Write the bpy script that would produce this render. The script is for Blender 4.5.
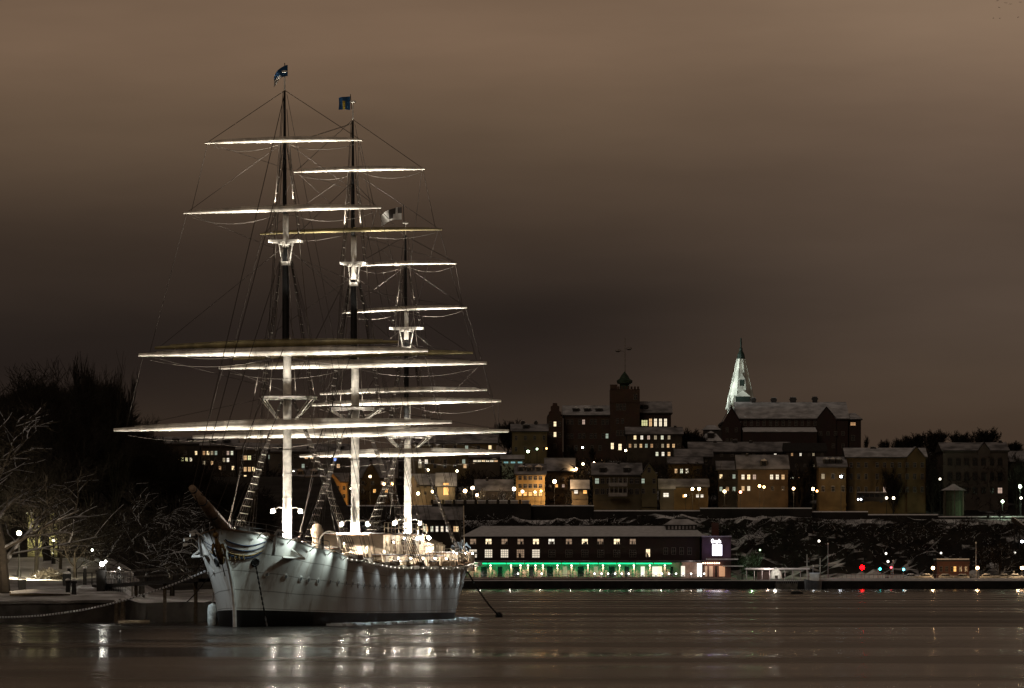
import bpy, math, random
from mathutils import Vector, Matrix
from math import radians as R, pi, sin, cos

for o in list(bpy.data.objects):
    bpy.data.objects.remove(o)
sc = bpy.context.scene
col = sc.collection

# ------------------------------------------------------------------ camera
F = 4510.0            # focal length in pixels of the 1024 px wide frame
CX, HY, CZ = 512.0, 573.0, 4.15
cam_d = bpy.data.cameras.new('camera')
cam_d.sensor_width = 36.0
cam_d.lens = F / 1024.0 * 36.0
cam_d.shift_y = (HY - 344.0) / 1024.0
cam_d.clip_start = 1.0
cam_d.clip_end = 20000.0
cam = bpy.data.objects.new('camera', cam_d)
cam.location = (0, 0, CZ)
cam.rotation_euler = (R(90), 0, 0)
col.objects.link(cam)
sc.camera = cam

# ------------------------------------------------------------------ render / colour
sc.view_settings.view_transform = 'Standard'
sc.view_settings.look = 'None'
sc.view_settings.gamma = 1.0
sc.view_settings.exposure = 0.0
sc.view_settings.use_curve_mapping = False
sc.render.engine = 'CYCLES'
sc.cycles.use_denoising = True
sc.cycles.max_bounces = 5
sc.cycles.diffuse_bounces = 2
sc.cycles.glossy_bounces = 3
sc.cycles.transmission_bounces = 2
sc.cycles.sample_clamp_indirect = 4.0
sc.cycles.sample_clamp_direct = 0.0
sc.cycles.caustics_reflective = False
sc.cycles.caustics_refractive = False
sc.cycles.use_light_tree = True


def lin(c):
    return tuple(((v / 255.0) / 12.92 if v / 255.0 <= 0.04045 else ((v / 255.0 + 0.055) / 1.055) ** 2.4) for v in c)


# ------------------------------------------------------------------ night sky: low cloud lit by the city
world = bpy.data.worlds.new('World')
sc.world = world
world.use_nodes = True
wt = world.node_tree
wt.nodes.clear()
wn = wt.nodes.new


def wlink(a, b):
    wt.links.new(a, b)


def wmath(op, a, b=None, c=None):
    n = wn('ShaderNodeMath')
    n.operation = op
    for i, v in enumerate((a, b, c)):
        if v is None:
            continue
        if isinstance(v, (int, float)):
            n.inputs[i].default_value = v
        else:
            wlink(v, n.inputs[i])
    return n.outputs[0]


w_tc = wn('ShaderNodeTexCoord')
w_sep = wn('ShaderNodeSeparateXYZ')
wlink(w_tc.outputs['Generated'], w_sep.inputs[0])
w_map = wn('ShaderNodeMapping')
w_map.inputs['Scale'].default_value = (5.0, 5.0, 22.0)
wlink(w_tc.outputs['Generated'], w_map.inputs[0])
w_n1 = wn('ShaderNodeTexNoise')
w_n1.inputs['Scale'].default_value = 1.7
w_n1.inputs['Detail'].default_value = 4.0
w_n1.inputs['Roughness'].default_value = 0.5
wlink(w_map.outputs[0], w_n1.inputs['Vector'])
nz = wmath('MULTIPLY', wmath('SUBTRACT', w_n1.outputs['Fac'], 0.5), 0.014)
# the cloud banks tilt: they hang a little lower towards the right
elev = wmath('ADD', wmath('ADD', w_sep.outputs['Z'], nz), wmath('MULTIPLY', w_sep.outputs['X'], -0.02))
elev = wmath('ADD', elev, 0.004)
ramp = wn('ShaderNodeValToRGB')
ramp.color_ramp.interpolation = 'B_SPLINE'
stops = [(0.0, (58, 45, 35)), (0.028, (62, 49, 39)), (0.040, (52, 42, 34)), (0.050, (42, 34, 30)), (0.058, (39, 32, 28)),
         (0.068, (50, 41, 35)), (0.085, (74, 60, 49)), (0.105, (100, 82, 65)), (0.126, (126, 102, 82)), (0.145, (112, 92, 74)),
         (0.20, (66, 54, 45)), (0.45, (46, 38, 32)), (1.0, (40, 33, 29))]
ramp.color_ramp.elements[0].position = stops[0][0]
ramp.color_ramp.elements[0].color = lin(stops[0][1]) + (1,)
ramp.color_ramp.elements[1].position = stops[-1][0]
ramp.color_ramp.elements[1].color = lin(stops[-1][1]) + (1,)
for p, c in stops[1:-1]:
    e = ramp.color_ramp.elements.new(p)
    e.color = lin(c) + (1,)
wlink(elev, ramp.inputs['Fac'])
# broad drifts of brighter and darker cloud
w_map2 = wn('ShaderNodeMapping')
w_map2.inputs['Scale'].default_value = (7.0, 7.0, 36.0)
w_map2.inputs['Rotation'].default_value = (0, R(14), 0)
wlink(w_tc.outputs['Generated'], w_map2.inputs[0])
w_n2 = wn('ShaderNodeTexNoise')
w_n2.inputs['Scale'].default_value = 1.3
w_n2.inputs['Detail'].default_value = 5.0
wlink(w_map2.outputs[0], w_n2.inputs['Vector'])
gain = wmath('ADD', wmath('MULTIPLY', w_n2.outputs['Fac'], 0.65), 0.67)
side = wmath('ADD', wmath('MULTIPLY', w_sep.outputs['X'], 1.2), 1.0)
side = wmath('MINIMUM', wmath('MAXIMUM', side, 0.8), 1.3)
gain = wmath('MULTIPLY', gain, side)
w_bg = wn('ShaderNodeBackground')
w_out = wn('ShaderNodeOutputWorld')
ramp2 = wn('ShaderNodeValToRGB')
ramp2.color_ramp.interpolation = 'B_SPLINE'
st2 = [(0.0, (54, 42, 34)), (0.030, (60, 47, 37)), (0.045, (72, 59, 48)), (0.056, (76, 63, 53)), (0.068, (70, 58, 49)),
       (0.085, (80, 66, 55)), (0.105, (104, 85, 70)), (0.126, (129, 107, 87)), (0.145, (112, 93, 76)), (0.20, (68, 55, 46)), (0.45, (46, 38, 32)), (1.0, (40, 33, 29))]
ramp2.color_ramp.elements[0].color = lin(st2[0][1]) + (1,)
ramp2.color_ramp.elements[1].color = lin(st2[-1][1]) + (1,)
for p, c in st2[1:-1]:
    e = ramp2.color_ramp.elements.new(p)
    e.color = lin(c) + (1,)
wlink(elev, ramp2.inputs['Fac'])
w_mr = wn('ShaderNodeMapRange')
w_mr.interpolation_type = 'SMOOTHSTEP'
w_mr.inputs[1].default_value = 0.0
w_mr.inputs[2].default_value = 0.10
wlink(w_sep.outputs['X'], w_mr.inputs[0])
w_mix = wn('ShaderNodeMix')
w_mix.data_type = 'RGBA'
wlink(w_mr.outputs[0], w_mix.inputs[0])
wlink(ramp.outputs['Color'], w_mix.inputs[6])
wlink(ramp2.outputs['Color'], w_mix.inputs[7])
wlink(w_mix.outputs[2], w_bg.inputs['Color'])
wlink(gain, w_bg.inputs['Strength'])
wlink(w_bg.outputs[0], w_out.inputs['Surface'])

# faint overcast light from the town behind the photographer
sun_d = bpy.data.lights.new('sun', 'SUN')
sun_d.energy = 0.27
sun_d.angle = R(20)
sun_d.color = (1.0, 0.80, 0.62)
sun = bpy.data.objects.new('sun', sun_d)
sun.rotation_euler = (R(58), 0, R(-22))
col.objects.link(sun)

# ------------------------------------------------------------------ materials
MATS = {}


def mat(name, base, rough=0.7, metal=0.0, var=0.25, scale=1.5, snow=None, emit=None, estr=0.0, bump=0.0, sample=True, spec=0.3, base2=None, smap=None):
    """principled material with noise variation; snow = (low, high) normal-z limits for lying snow"""
    if name in MATS:
        return MATS[name]
    m = bpy.data.materials.new(name)
    m.use_nodes = True
    nt = m.node_tree
    b = nt.nodes['Principled BSDF']
    b.inputs['Roughness'].default_value = rough
    b.inputs['Metallic'].default_value = metal
    b.inputs['Specular IOR Level'].default_value = spec
    tc = nt.nodes.new('ShaderNodeTexCoord')
    nz = nt.nodes.new('ShaderNodeTexNoise')
    nz.inputs['Scale'].default_value = scale
    nz.inputs['Detail'].default_value = 5
    nt.links.new(tc.outputs['Object'], nz.inputs['Vector'])
    rp = nt.nodes.new('ShaderNodeMix')
    rp.data_type = 'RGBA'
    b2 = base2 or tuple(v * (1 - var) for v in base)
    rp.inputs[6].default_value = tuple(b2) + (1,)
    rp.inputs[7].default_value = tuple(min(1, v * (1 + var * 0.5)) for v in base) + (1,)
    mr = nt.nodes.new('ShaderNodeMapRange')
    mr.inputs[1].default_value = 0.35
    mr.inputs[2].default_value = 0.65
    nt.links.new(nz.outputs['Fac'], mr.inputs[0])
    nt.links.new(mr.outputs[0], rp.inputs[0])
    out = rp.outputs[2]
    if snow:
        ge = nt.nodes.new('ShaderNodeNewGeometry')
        sp = nt.nodes.new('ShaderNodeSeparateXYZ')
        nt.links.new(ge.outputs['Normal'], sp.inputs[0])
        n3 = nt.nodes.new('ShaderNodeTexNoise')
        n3.inputs['Scale'].default_value = snow[2] if len(snow) > 2 else 0.6
        n3.inputs['Detail'].default_value = 6
        if smap:
            mpp = nt.nodes.new('ShaderNodeMapping')
            mpp.inputs['Scale'].default_value = smap
            nt.links.new(tc.outputs['Object'], mpp.inputs[0])
            nt.links.new(mpp.outputs[0], n3.inputs['Vector'])
        else:
            nt.links.new(tc.outputs['Object'], n3.inputs['Vector'])
        ad = nt.nodes.new('ShaderNodeMath')
        ad.operation = 'MULTIPLY_ADD'
        nt.links.new(n3.outputs['Fac'], ad.inputs[0])
        ad.inputs[1].default_value = snow[3] if len(snow) > 3 else 0.5
        nt.links.new(sp.outputs['Z'], ad.inputs[2])
        m2 = nt.nodes.new('ShaderNodeMapRange')
        m2.inputs[1].default_value = snow[0]
        m2.inputs[2].default_value = snow[1]
        nt.links.new(ad.outputs[0], m2.inputs[0])
        mx = nt.nodes.new('ShaderNodeMix')
        mx.data_type = 'RGBA'
        nt.links.new(m2.outputs[0], mx.inputs[0])
        nt.links.new(out, mx.inputs[6])
        mx.inputs[7].default_value = (0.72, 0.73, 0.76, 1)
        out = mx.outputs[2]
    nt.links.new(out, b.inputs['Base Color'])
    if bump:
        bp = nt.nodes.new('ShaderNodeBump')
        bp.inputs['Strength'].default_value = bump
        bp.inputs['Distance'].default_value = 0.1
        nt.links.new(nz.outputs['Fac'], bp.inputs['Height'])
        nt.links.new(bp.outputs[0], b.inputs['Normal'])
    if emit:
        b.inputs['Emission Color'].default_value = tuple(emit) + (1,)
        b.inputs['Emission Strength'].default_value = estr
    if not sample:
        m.cycles.emission_sampling = 'NONE'
    MATS[name] = m
    return m


def brick(name, c1, c2, mortar, scale=1.0):
    if name in MATS:
        return MATS[name]
    m = bpy.data.materials.new(name)
    m.use_nodes = True
    nt = m.node_tree
    b = nt.nodes['Principled BSDF']
    b.inputs['Roughness'].default_value = 0.9
    tc = nt.nodes.new('ShaderNodeTexCoord')
    br = nt.nodes.new('ShaderNodeTexBrick')
    br.inputs['Color1'].default_value = c1 + (1,)
    br.inputs['Color2'].default_value = c2 + (1,)
    br.inputs['Mortar'].default_value = mortar + (1,)
    br.inputs['Scale'].default_value = 1.0
    br.inputs['Brick Width'].default_value = 0.6 * scale
    br.inputs['Row Height'].default_value = 0.25 * scale
    br.inputs['Mortar Size'].default_value = 0.02
    mp = nt.nodes.new('ShaderNodeMapping')
    mp.inputs['Rotation'].default_value = (R(90), 0, 0)
    nt.links.new(tc.outputs['Object'], mp.inputs[0])
    nt.links.new(mp.outputs[0], br.inputs['Vector'])
    nz = nt.nodes.new('ShaderNodeTexNoise')
    nz.inputs['Scale'].default_value = 0.4
    nt.links.new(tc.outputs['Object'], nz.inputs['Vector'])
    mx = nt.nodes.new('ShaderNodeMix')
    mx.data_type = 'RGBA'
    mx.blend_type = 'MULTIPLY'
    mx.inputs[0].default_value = 0.5
    nt.links.new(br.outputs['Color'], mx.inputs[6])
    nt.links.new(nz.outputs['Color'], mx.inputs[7])
    nt.links.new(mx.outputs[2], b.inputs['Base Color'])
    MATS[name] = m
    return m


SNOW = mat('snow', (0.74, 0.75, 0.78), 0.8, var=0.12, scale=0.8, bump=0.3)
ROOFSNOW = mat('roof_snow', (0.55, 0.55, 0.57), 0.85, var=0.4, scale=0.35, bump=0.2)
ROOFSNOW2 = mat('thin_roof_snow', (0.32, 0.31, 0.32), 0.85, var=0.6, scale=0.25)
DARKROOF = mat('dark_roof', (0.035, 0.032, 0.03), 0.8)
STONE = mat('quay_stone', (0.11, 0.10, 0.09), 0.9, var=0.5, scale=0.6, bump=0.5)
ASPHALT = mat('asphalt', (0.05, 0.05, 0.05), 0.8)
BLACKM = mat('black_metal', (0.02, 0.02, 0.02), 0.5, 0.3)
GREYM = mat('grey_metal', (0.25, 0.25, 0.26), 0.5, 0.5)
BARK = mat('bark', (0.025, 0.020, 0.015), 0.9, var=0.4, scale=3, snow=(0.95, 1.2, 1.0, 0.9))
BARKDARK = mat('dark_bark', (0.020, 0.017, 0.013), 0.95, var=0.4, scale=3)
TWIGSNOW = mat('snowy_twig', (0.024, 0.019, 0.014), 0.9, var=0.4, scale=3, snow=(0.80, 1.15, 0.8, 0.9))
GLASSD = mat('dark_window_glass', (0.012, 0.013, 0.014), 0.15, spec=0.5)
FRAME = mat('window_frame_paint', (0.16, 0.14, 0.12), 0.6)
FRAMEW = mat('pale_window_frame', (0.45, 0.42, 0.38), 0.6)
PLANK = mat('weathered_plank', (0.10, 0.075, 0.05), 0.8, var=0.5, scale=4)
CLOTHB = mat('black_cloth', (0.02, 0.02, 0.022), 0.9)


def emis(name, c, s, sample=False):
    return mat(name, (0.1, 0.1, 0.1), 0.6, emit=c, estr=s, sample=sample)


WINL = emis('lit_window_glow', (1.0, 0.78, 0.48), 1.5)
WINM = emis('dim_window_glow', (1.0, 0.66, 0.42), 0.28)
WINW = emis('white_window_glow', (1.0, 0.90, 0.74), 1.1)
WINC = emis('cyan_window_glow', (0.45, 0.95, 0.95), 0.45)
WINO = emis('orange_window_glow', (1.0, 0.50, 0.14), 1.6)
WING = emis('green_yellow_window_glow', (0.90, 0.86, 0.42), 1.0)


# ------------------------------------------------------------------ mesh builder
class MB:
    def __init__(s):
        s.v = []
        s.f = []
        s.m = []
        s.mats = []
        s.smooth = False

    def mi(s, m):
        if m not in s.mats:
            s.mats.append(m)
        return s.mats.index(m)

    def face(s, pts, m):
        n = len(s.v)
        s.v += [tuple(p) for p in pts]
        s.f.append(tuple(range(n, n + len(pts))))
        s.m.append(s.mi(m))

    def box(s, x0, x1, y0, y1, z0, z1, m):
        n = len(s.v)
        s.v += [(x0, y0, z0), (x1, y0, z0), (x1, y1, z0), (x0, y1, z0), (x0, y0, z1), (x1, y0, z1), (x1, y1, z1), (x0, y1, z1)]
        for q in ((0, 3, 2, 1), (4, 5, 6, 7), (0, 1, 5, 4), (1, 2, 6, 5), (2, 3, 7, 6), (3, 0, 4, 7)):
            s.f.append(tuple(n + k for k in q))
            s.m.append(s.mi(m))

    def prism(s, poly, axis, a0, a1, m):
        """polygon (list of 2-tuples) extruded along axis 'x','y','z'"""
        def mk(p, a):
            return {'x': (a, p[0], p[1]), 'y': (p[0], a, p[1]), 'z': (p[0], p[1], a)}[axis]
        n = len(s.v)
        k = len(poly)
        s.v += [mk(p, a0) for p in poly] + [mk(p, a1) for p in poly]
        mi = s.mi(m)
        s.f.append(tuple(n + i for i in range(k)))
        s.f.append(tuple(n + k + i for i in reversed(range(k))))
        s.m += [mi, mi]
        for i in range(k):
            j = (i + 1) % k
            s.f.append((n + j, n + i, n + k + i, n + k + j))
            s.m.append(mi)

    def tube(s, pts, rad, m, n=6, cap=True):
        pts = [Vector(p) for p in pts]
        if isinstance(rad, (int, float)):
            rad = [rad] * len(pts)
        base = len(s.v)
        mi = s.mi(m)
        K = len(pts)
        up = Vector((0, 0, 1))
        prev = None
        for i, p in enumerate(pts):
            d = (pts[min(i + 1, K - 1)] - pts[max(i - 1, 0)])
            if d.length < 1e-9:
                d = Vector((0, 0, 1))
            d.normalize()
            if prev is None:
                a = d.cross(up)
                if a.length < 0.05:
                    a = d.cross(Vector((1, 0, 0)))
            else:
                a = prev - d * prev.dot(d)
            a.normalize()
            prev = a
            b = d.cross(a)
            for k in range(n):
                t = 2 * pi * k / n
                q = p + (a * cos(t) + b * sin(t)) * rad[i]
                s.v.append((q.x, q.y, q.z))
        for i in range(K - 1):
            for k in range(n):
                k2 = (k + 1) % n
                s.f.append((base + i * n + k, base + i * n + k2, base + (i + 1) * n + k2, base + (i + 1) * n + k))
                s.m.append(mi)
        if cap:
            s.f.append(tuple(base + k for k in reversed(range(n))))
            s.f.append(tuple(base + (K - 1) * n + k for k in range(n)))
            s.m += [mi, mi]

    def lathe(s, prof, m, cx=0, cy=0, n=12):
        """prof list of (r,z)"""
        base = len(s.v)
        mi = s.mi(m)
        for r, z in prof:
            for k in range(n):
                t = 2 * pi * k / n
                s.v.append((cx + r * cos(t), cy + r * sin(t), z))
        for i in range(len(prof) - 1):
            for k in range(n):
                k2 = (k + 1) % n
                s.f.append((base + i * n + k, base + i * n + k2, base + (i + 1) * n + k2, base + (i + 1) * n + k))
                s.m.append(mi)
        s.f.append(tuple(base + k for k in reversed(range(n))))
        s.f.append(tuple(base + (len(prof) - 1) * n + k for k in range(n)))
        s.m += [mi, mi]

    def ball(s, c, r, m, n=8, sz=1.0):
        prof = [(max(0.002, r * sin(pi * i / 6)), c[2] - r * sz * cos(pi * i / 6)) for i in range(7)]
        s.lathe(prof, m, c[0], c[1], n)

    def mesh(s, name):
        me = bpy.data.meshes.new(name)
        me.from_pydata(s.v, [], s.f)
        for m in s.mats:
            me.materials.append(m)
        me.polygons.foreach_set('material_index', s.m)
        if s.smooth:
            me.polygons.foreach_set('use_smooth', [True] * len(s.f))
        me.update()
        return me

    def build(s, name, parent=None, loc=None, smooth=False):
        s.smooth = s.smooth or smooth
        o = bpy.data.objects.new(name, s.mesh(name))
        col.objects.link(o)
        if parent is not None:
            o.parent = parent
        if loc is not None:
            o.location = loc
        return o


def tag(o, label=None, cat=None, group=None, kind=None):
    if label:
        o['label'] = label
    if cat:
        o['category'] = cat
    if group:
        o['group'] = group
    if kind:
        o['kind'] = kind
    return o


def empty(name, loc, rz=0.0, label=None, cat=None, group=None):
    o = bpy.data.objects.new(name, None)
    col.objects.link(o)
    o.location = loc
    o.rotation_euler = (0, 0, rz)
    o.empty_display_size = 1
    return tag(o, label, cat, group)


def inst(name, me, parent, loc=(0, 0, 0), rot=(0, 0, 0), scale=(1, 1, 1)):
    o = bpy.data.objects.new(name, me)
    col.objects.link(o)
    o.parent = parent
    o.location = loc
    o.rotation_euler = rot
    o.scale = scale
    return o


def copy_tree(o, parent=None):
    c = o.copy()
    col.objects.link(c)
    if parent is not None:
        c.parent = parent
    for ch in list(o.children):
        copy_tree(ch, c)
    return c


def W(px, py, D):
    return Vector(((px - CX) / F * D, D, CZ + (HY - py) / F * D))


def zat(py, D):
    return CZ + (HY - py) / F * D


def xat(px, D):
    return (px - CX) / F * D


def spot(parent, loc, aim, power, color, angle=80, blend=0.6, size=0.15):
    l = bpy.data.lights.new('spot_light', 'SPOT')
    l.energy = power
    l.color = color
    l.spot_size = R(angle)
    l.spot_blend = blend
    l.shadow_soft_size = size
    o = bpy.data.objects.new('spot_light', l)
    col.objects.link(o)
    if parent is not None:
        o.parent = parent
    o.location = loc
    d = Vector(aim) - Vector(loc)
    o.rotation_euler = d.to_track_quat('-Z', 'Y').to_euler()
    return o


def point(parent, loc, power, color, size=0.2):
    l = bpy.data.lights.new('point_light', 'POINT')
    l.energy = power
    l.color = color
    l.shadow_soft_size = size
    o = bpy.data.objects.new('point_light', l)
    col.objects.link(o)
    if parent is not None:
        o.parent = parent
    o.location = loc
    return o


# ------------------------------------------------------------------ water
def make_water():
    b = MB()
    wm = bpy.data.materials.new('harbour_water')
    wm.use_nodes = True
    nt = wm.node_tree
    p = nt.nodes['Principled BSDF']
    p.inputs['Base Color'].default_value = (0.010, 0.010, 0.009, 1)
    p.inputs['IOR'].default_value = 1.33
    p.inputs['Roughness'].default_value = 0.10
    ge = nt.nodes.new('ShaderNodeNewGeometry')

    def noise(scale, detail, sx, sy):
        mp = nt.nodes.new('ShaderNodeMapping')
        mp.inputs['Scale'].default_value = (sx, sy, 1)
        nt.links.new(ge.outputs['Position'], mp.inputs[0])
        n = nt.nodes.new('ShaderNodeTexNoise')
        n.inputs['Scale'].default_value = scale
        n.inputs['Detail'].default_value = detail
        nt.links.new(mp.outputs[0], n.inputs['Vector'])
        return n
    big = noise(1.0, 1.5, 0.012, 0.036)      # long swell left by passing ferries
    mid = noise(1.0, 2.0, 0.05, 0.22)
    calm = noise(1.0, 1.5, 0.013, 0.036)      # wind streaks: rougher and smoother water
    b1 = nt.nodes.new('ShaderNodeBump')
    b1.inputs['Strength'].default_value = 1.0
    b1.inputs['Distance'].default_value = WATER_BIG
    nt.links.new(big.outputs['Fac'], b1.inputs['Height'])
    b2 = nt.nodes.new('ShaderNodeBump')
    b2.inputs['Strength'].default_value = 1.0
    b2.inputs['Distance'].default_value = WATER_MID
    nt.links.new(mid.outputs['Fac'], b2.inputs['Height'])
    nt.links.new(b1.outputs[0], b2.inputs['Normal'])
    nt.links.new(b2.outputs[0], p.inputs['Normal'])
    mr = nt.nodes.new('ShaderNodeMapRange')
    mr.inputs[1].default_value = 0.38
    mr.inputs[2].default_value = 0.62
    mr.inputs[3].default_value = 0.16
    mr.inputs[4].default_value = 0.34
    nt.links.new(calm.outputs['Fac'], mr.inputs[0])
    # wind ruffles the open harbour; the water stays smooth in the lee of the far quay
    sp = nt.nodes.new('ShaderNodeSeparateXYZ')
    nt.links.new(ge.outputs['Position'], sp.inputs[0])
    m3 = nt.nodes.new('ShaderNodeMapRange')
    m3.inputs[1].default_value = 900
    m3.inputs[2].default_value = 1130
    m3.inputs[3].default_value = 1.0
    m3.inputs[4].default_value = 0.25
    nt.links.new(sp.outputs['Y'], m3.inputs[0])
    m4 = nt.nodes.new('ShaderNodeMapRange')
    m4.inputs[1].default_value = 250
    m4.inputs[2].default_value = 420
    m4.inputs[3].default_value = -0.05
    m4.inputs[4].default_value = 0.04
    nt.links.new(sp.outputs['Y'], m4.inputs[0])
    ad = nt.nodes.new('ShaderNodeMath')
    ad.operation = 'ADD'
    nt.links.new(mr.outputs[0], ad.inputs[0])
    nt.links.new(m4.outputs[0], ad.inputs[1])
    mu = nt.nodes.new('ShaderNodeMath')
    mu.operation = 'MULTIPLY'
    nt.links.new(ad.outputs[0], mu.inputs[0])
    nt.links.new(m3.outputs[0], mu.inputs[1])
    nt.links.new(mu.outputs[0], p.inputs['Roughness'])
    b.face([(-3000, -60, 0), (3000, -60, 0), (3000, 3000, 0), (-3000, 3000, 0)], wm)
    o = b.build('water')
    tag(o, kind='structure')


WATER_BIG, WATER_MID = 0.80, 0.03
make_water()
# ================================================================== THE SHIP
SX, SY = -21.3, 347.0
TH = R(13.76)
SN, CS = sin(TH), cos(TH)


def vz(s, px, py):
    """measure: where the sight line of a pixel meets the ship's cross-section plane at s metres aft of the stem"""
    a = (px - CX) / F
    v = (SX + s * SN - a * (SY + s * CS)) / (a * SN + CS)
    D = SY + s * CS + v * SN
    return v, zat(py, D)


def sz(v, px, py):
    """same for the fore-and-aft plane v metres to starboard"""
    a = (px - CX) / F
    s = (a * (SY + v * SN) - SX + v * CS) / (SN - a * CS)
    D = SY + s * CS + v * SN
    return s, zat(py, D)


WHITE = mat('ship_white_paint', (0.62, 0.60, 0.55), 0.5, var=0.25, scale=0.8)
MASTW = mat('mast_cream_paint', (0.80, 0.76, 0.68), 0.5, var=0.35, scale=1.6)
YARDW = mat('yard_cream_paint', (0.76, 0.71, 0.62), 0.5, var=0.35, scale=1.2)
MASTB = mat('mast_black_paint', (0.012, 0.012, 0.012), 0.6)
ROPE = mat('tarred_rope', (0.05, 0.04, 0.032), 0.8, var=0.3, scale=6)
ROPEL = mat('pale_rope', (0.17, 0.145, 0.12), 0.8, var=0.3, scale=6)
DECKW = mat('snow_dusted_deck', (0.30, 0.24, 0.17), 0.8, var=0.5, scale=1.0)
SPAR = mat('brown_spar_varnish', (0.20, 0.12, 0.07), 0.5, var=0.4, scale=2)
GOLD = mat('gilding', (0.26, 0.17, 0.06), 0.5, 0.3, var=0.5, scale=4)
NAVY = mat('navy_paint', (0.015, 0.03, 0.07), 0.5)
BULB = emis('warm_bulb', (1.0, 0.9, 0.74), 130.0, True)
BULBC = emis('cool_bulb', (0.8, 0.95, 1.0), 12.0)


def hull_material():
    m = bpy.data.materials.new('riveted_hull_plating')
    m.use_nodes = True
    nt = m.node_tree
    b = nt.nodes['Principled BSDF']
    b.inputs['Roughness'].default_value = 0.45
    b.inputs['Specular IOR Level'].default_value = 0.35
    uv = nt.nodes.new('ShaderNodeUVMap')
    sp = nt.nodes.new('ShaderNodeSeparateXYZ')
    nt.links.new(uv.outputs[0], sp.inputs[0])

    def M(op, a, b_=None, c=None, clamp=False):
        n = nt.nodes.new('ShaderNodeMath')
        n.operation = op
        n.use_clamp = clamp
        for i, v in enumerate((a, b_, c)):
            if v is None:
                continue
            if isinstance(v, (int, float)):
                n.inputs[i].default_value = v
            else:
                nt.links.new(v, n.inputs[i])
        return n.outputs[0]
    # plate edges: seams along the strakes, staggered butts, big rust tears
    tv = M('MULTIPLY', sp.outputs['Y'], 5.0)
    fr = M('FRACT', tv)
    seam = M('LESS_THAN', fr, 0.05)
    row = M('FLOOR', tv)
    uu = M('ADD', M('MULTIPLY', sp.outputs['X'], 14.0), M('MULTIPLY', row, 0.37))
    butt = M('LESS_THAN', M('FRACT', uu), 0.015)
    lines = M('MAXIMUM', seam, M('MULTIPLY', butt, 0.25))
    wh = nt.nodes.new('ShaderNodeTexWhiteNoise')
    wh.noise_dimensions = '2D'
    cb = nt.nodes.new('ShaderNodeCombineXYZ')
    nt.links.new(M('FLOOR', uu), cb.inputs[0])
    nt.links.new(row, cb.inputs[1])
    nt.links.new(cb.outputs[0], wh.inputs['Vector'])
    tc = nt.nodes.new('ShaderNodeTexCoord')
    mp = nt.nodes.new('ShaderNodeMapping')
    mp.inputs['Scale'].default_value = (1.3, 1.3, 0.13)
    nt.links.new(tc.outputs['Object'], mp.inputs[0])
    n1 = nt.nodes.new('ShaderNodeTexNoise')
    n1.inputs['Scale'].default_value = 1.0
    n1.inputs['Detail'].default_value = 6
    n1.inputs['Roughness'].default_value = 0.65
    nt.links.new(mp.outputs[0], n1.inputs['Vector'])
    n2 = nt.nodes.new('ShaderNodeTexNoise')
    n2.inputs['Scale'].default_value = 0.35
    n2.inputs['Detail'].default_value = 5
    nt.links.new(tc.outputs['Object'], n2.inputs['Vector'])
    base = nt.nodes.new('ShaderNodeMix')
    base.data_type = 'RGBA'
    base.inputs[6].default_value = (0.52, 0.50, 0.46, 1)
    base.inputs[7].default_value = (0.82, 0.80, 0.75, 1)
    nt.links.new(M('ADD', M('MULTIPLY', n2.outputs['Fac'], 0.75), M('MULTIPLY', wh.outputs['Value'], 0.18)), base.inputs[0])
    rust = nt.nodes.new('ShaderNodeMix')
    rust.data_type = 'RGBA'
    rm = nt.nodes.new('ShaderNodeMapRange')
    rm.inputs[1].default_value = 0.52
    rm.inputs[2].default_value = 0.78
    nt.links.new(n1.outputs['Fac'], rm.inputs[0])
    nt.links.new(rm.outputs[0], rust.inputs[0])
    nt.links.new(base.outputs[2], rust.inputs[6])
    rust.inputs[7].default_value = (0.24, 0.16, 0.10, 1)
    ln = nt.nodes.new('ShaderNodeMix')
    ln.data_type = 'RGBA'
    nt.links.new(M('MULTIPLY', lines, 0.6), ln.inputs[0])
    nt.links.new(rust.outputs[2], ln.inputs[6])
    ln.inputs[7].default_value = (0.10, 0.085, 0.07, 1)
    nt.links.new(ln.outputs[2], b.inputs['Base Color'])
    bp = nt.nodes.new('ShaderNodeBump')
    bp.inputs['Strength'].default_value = 0.6
    bp.inputs['Distance'].default_value = 0.06
    nt.links.new(M('ADD', M('MULTIPLY', wh.outputs['Value'], 0.35), M('MULTIPLY', n2.outputs['Fac'], 1.5)), bp.inputs['Height'])
    nt.links.new(bp.outputs[0], b.inputs['Normal'])
    MATS['hull'] = m
    return m


HULL = hull_material()
BOOT = mat('black_boot_topping', (0.007, 0.007, 0.007), 0.5, var=0.3, scale=1.0)

ship = empty('sailing_ship', (SX, SY, 0), pi / 2 - TH, 'white three-masted full-rigged sailing ship with floodlit masts and furled yards', 'sailing ship')


def interp(x, T):
    if x <= T[0][0]:
        return T[0][1]
    for (a, b), (c, d) in zip(T, T[1:]):
        if x <= c:
            k = (x - a) / (c - a)
            k2 = k * k * (3 - 2 * k)
            return b + (d - b) * (0.5 * k + 0.5 * k2)
    return T[-1][1]


RAIL = [(-5, 7.6), (-1, 7.2), (2, 6.8), (6, 6.1), (14, 5.35), (28, 4.72), (45, 4.70), (56, 5.0), (71, 5.45)]


def rail(s):
    return interp(s, RAIL)


def boot(s):
    return interp(s, [(0, 1.30), (15, 0.95), (30, 0.82), (64, 0.62)])


def half_deck(a):
    if a < 0.25:
        return 1 - (1 - a / 0.25) ** 2.8
    if a > 0.68:
        return 1 - ((a - 0.68) / 0.32) ** 1.75
    return 1.0


def half_wl(a):
    if a < 0.30:
        return 1 - (1 - a / 0.30) ** 2.3
    if a > 0.58:
        return 1 - ((a - 0.58) / 0.42) ** 2.8
    return 1.0


BEAM = 5.35


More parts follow.
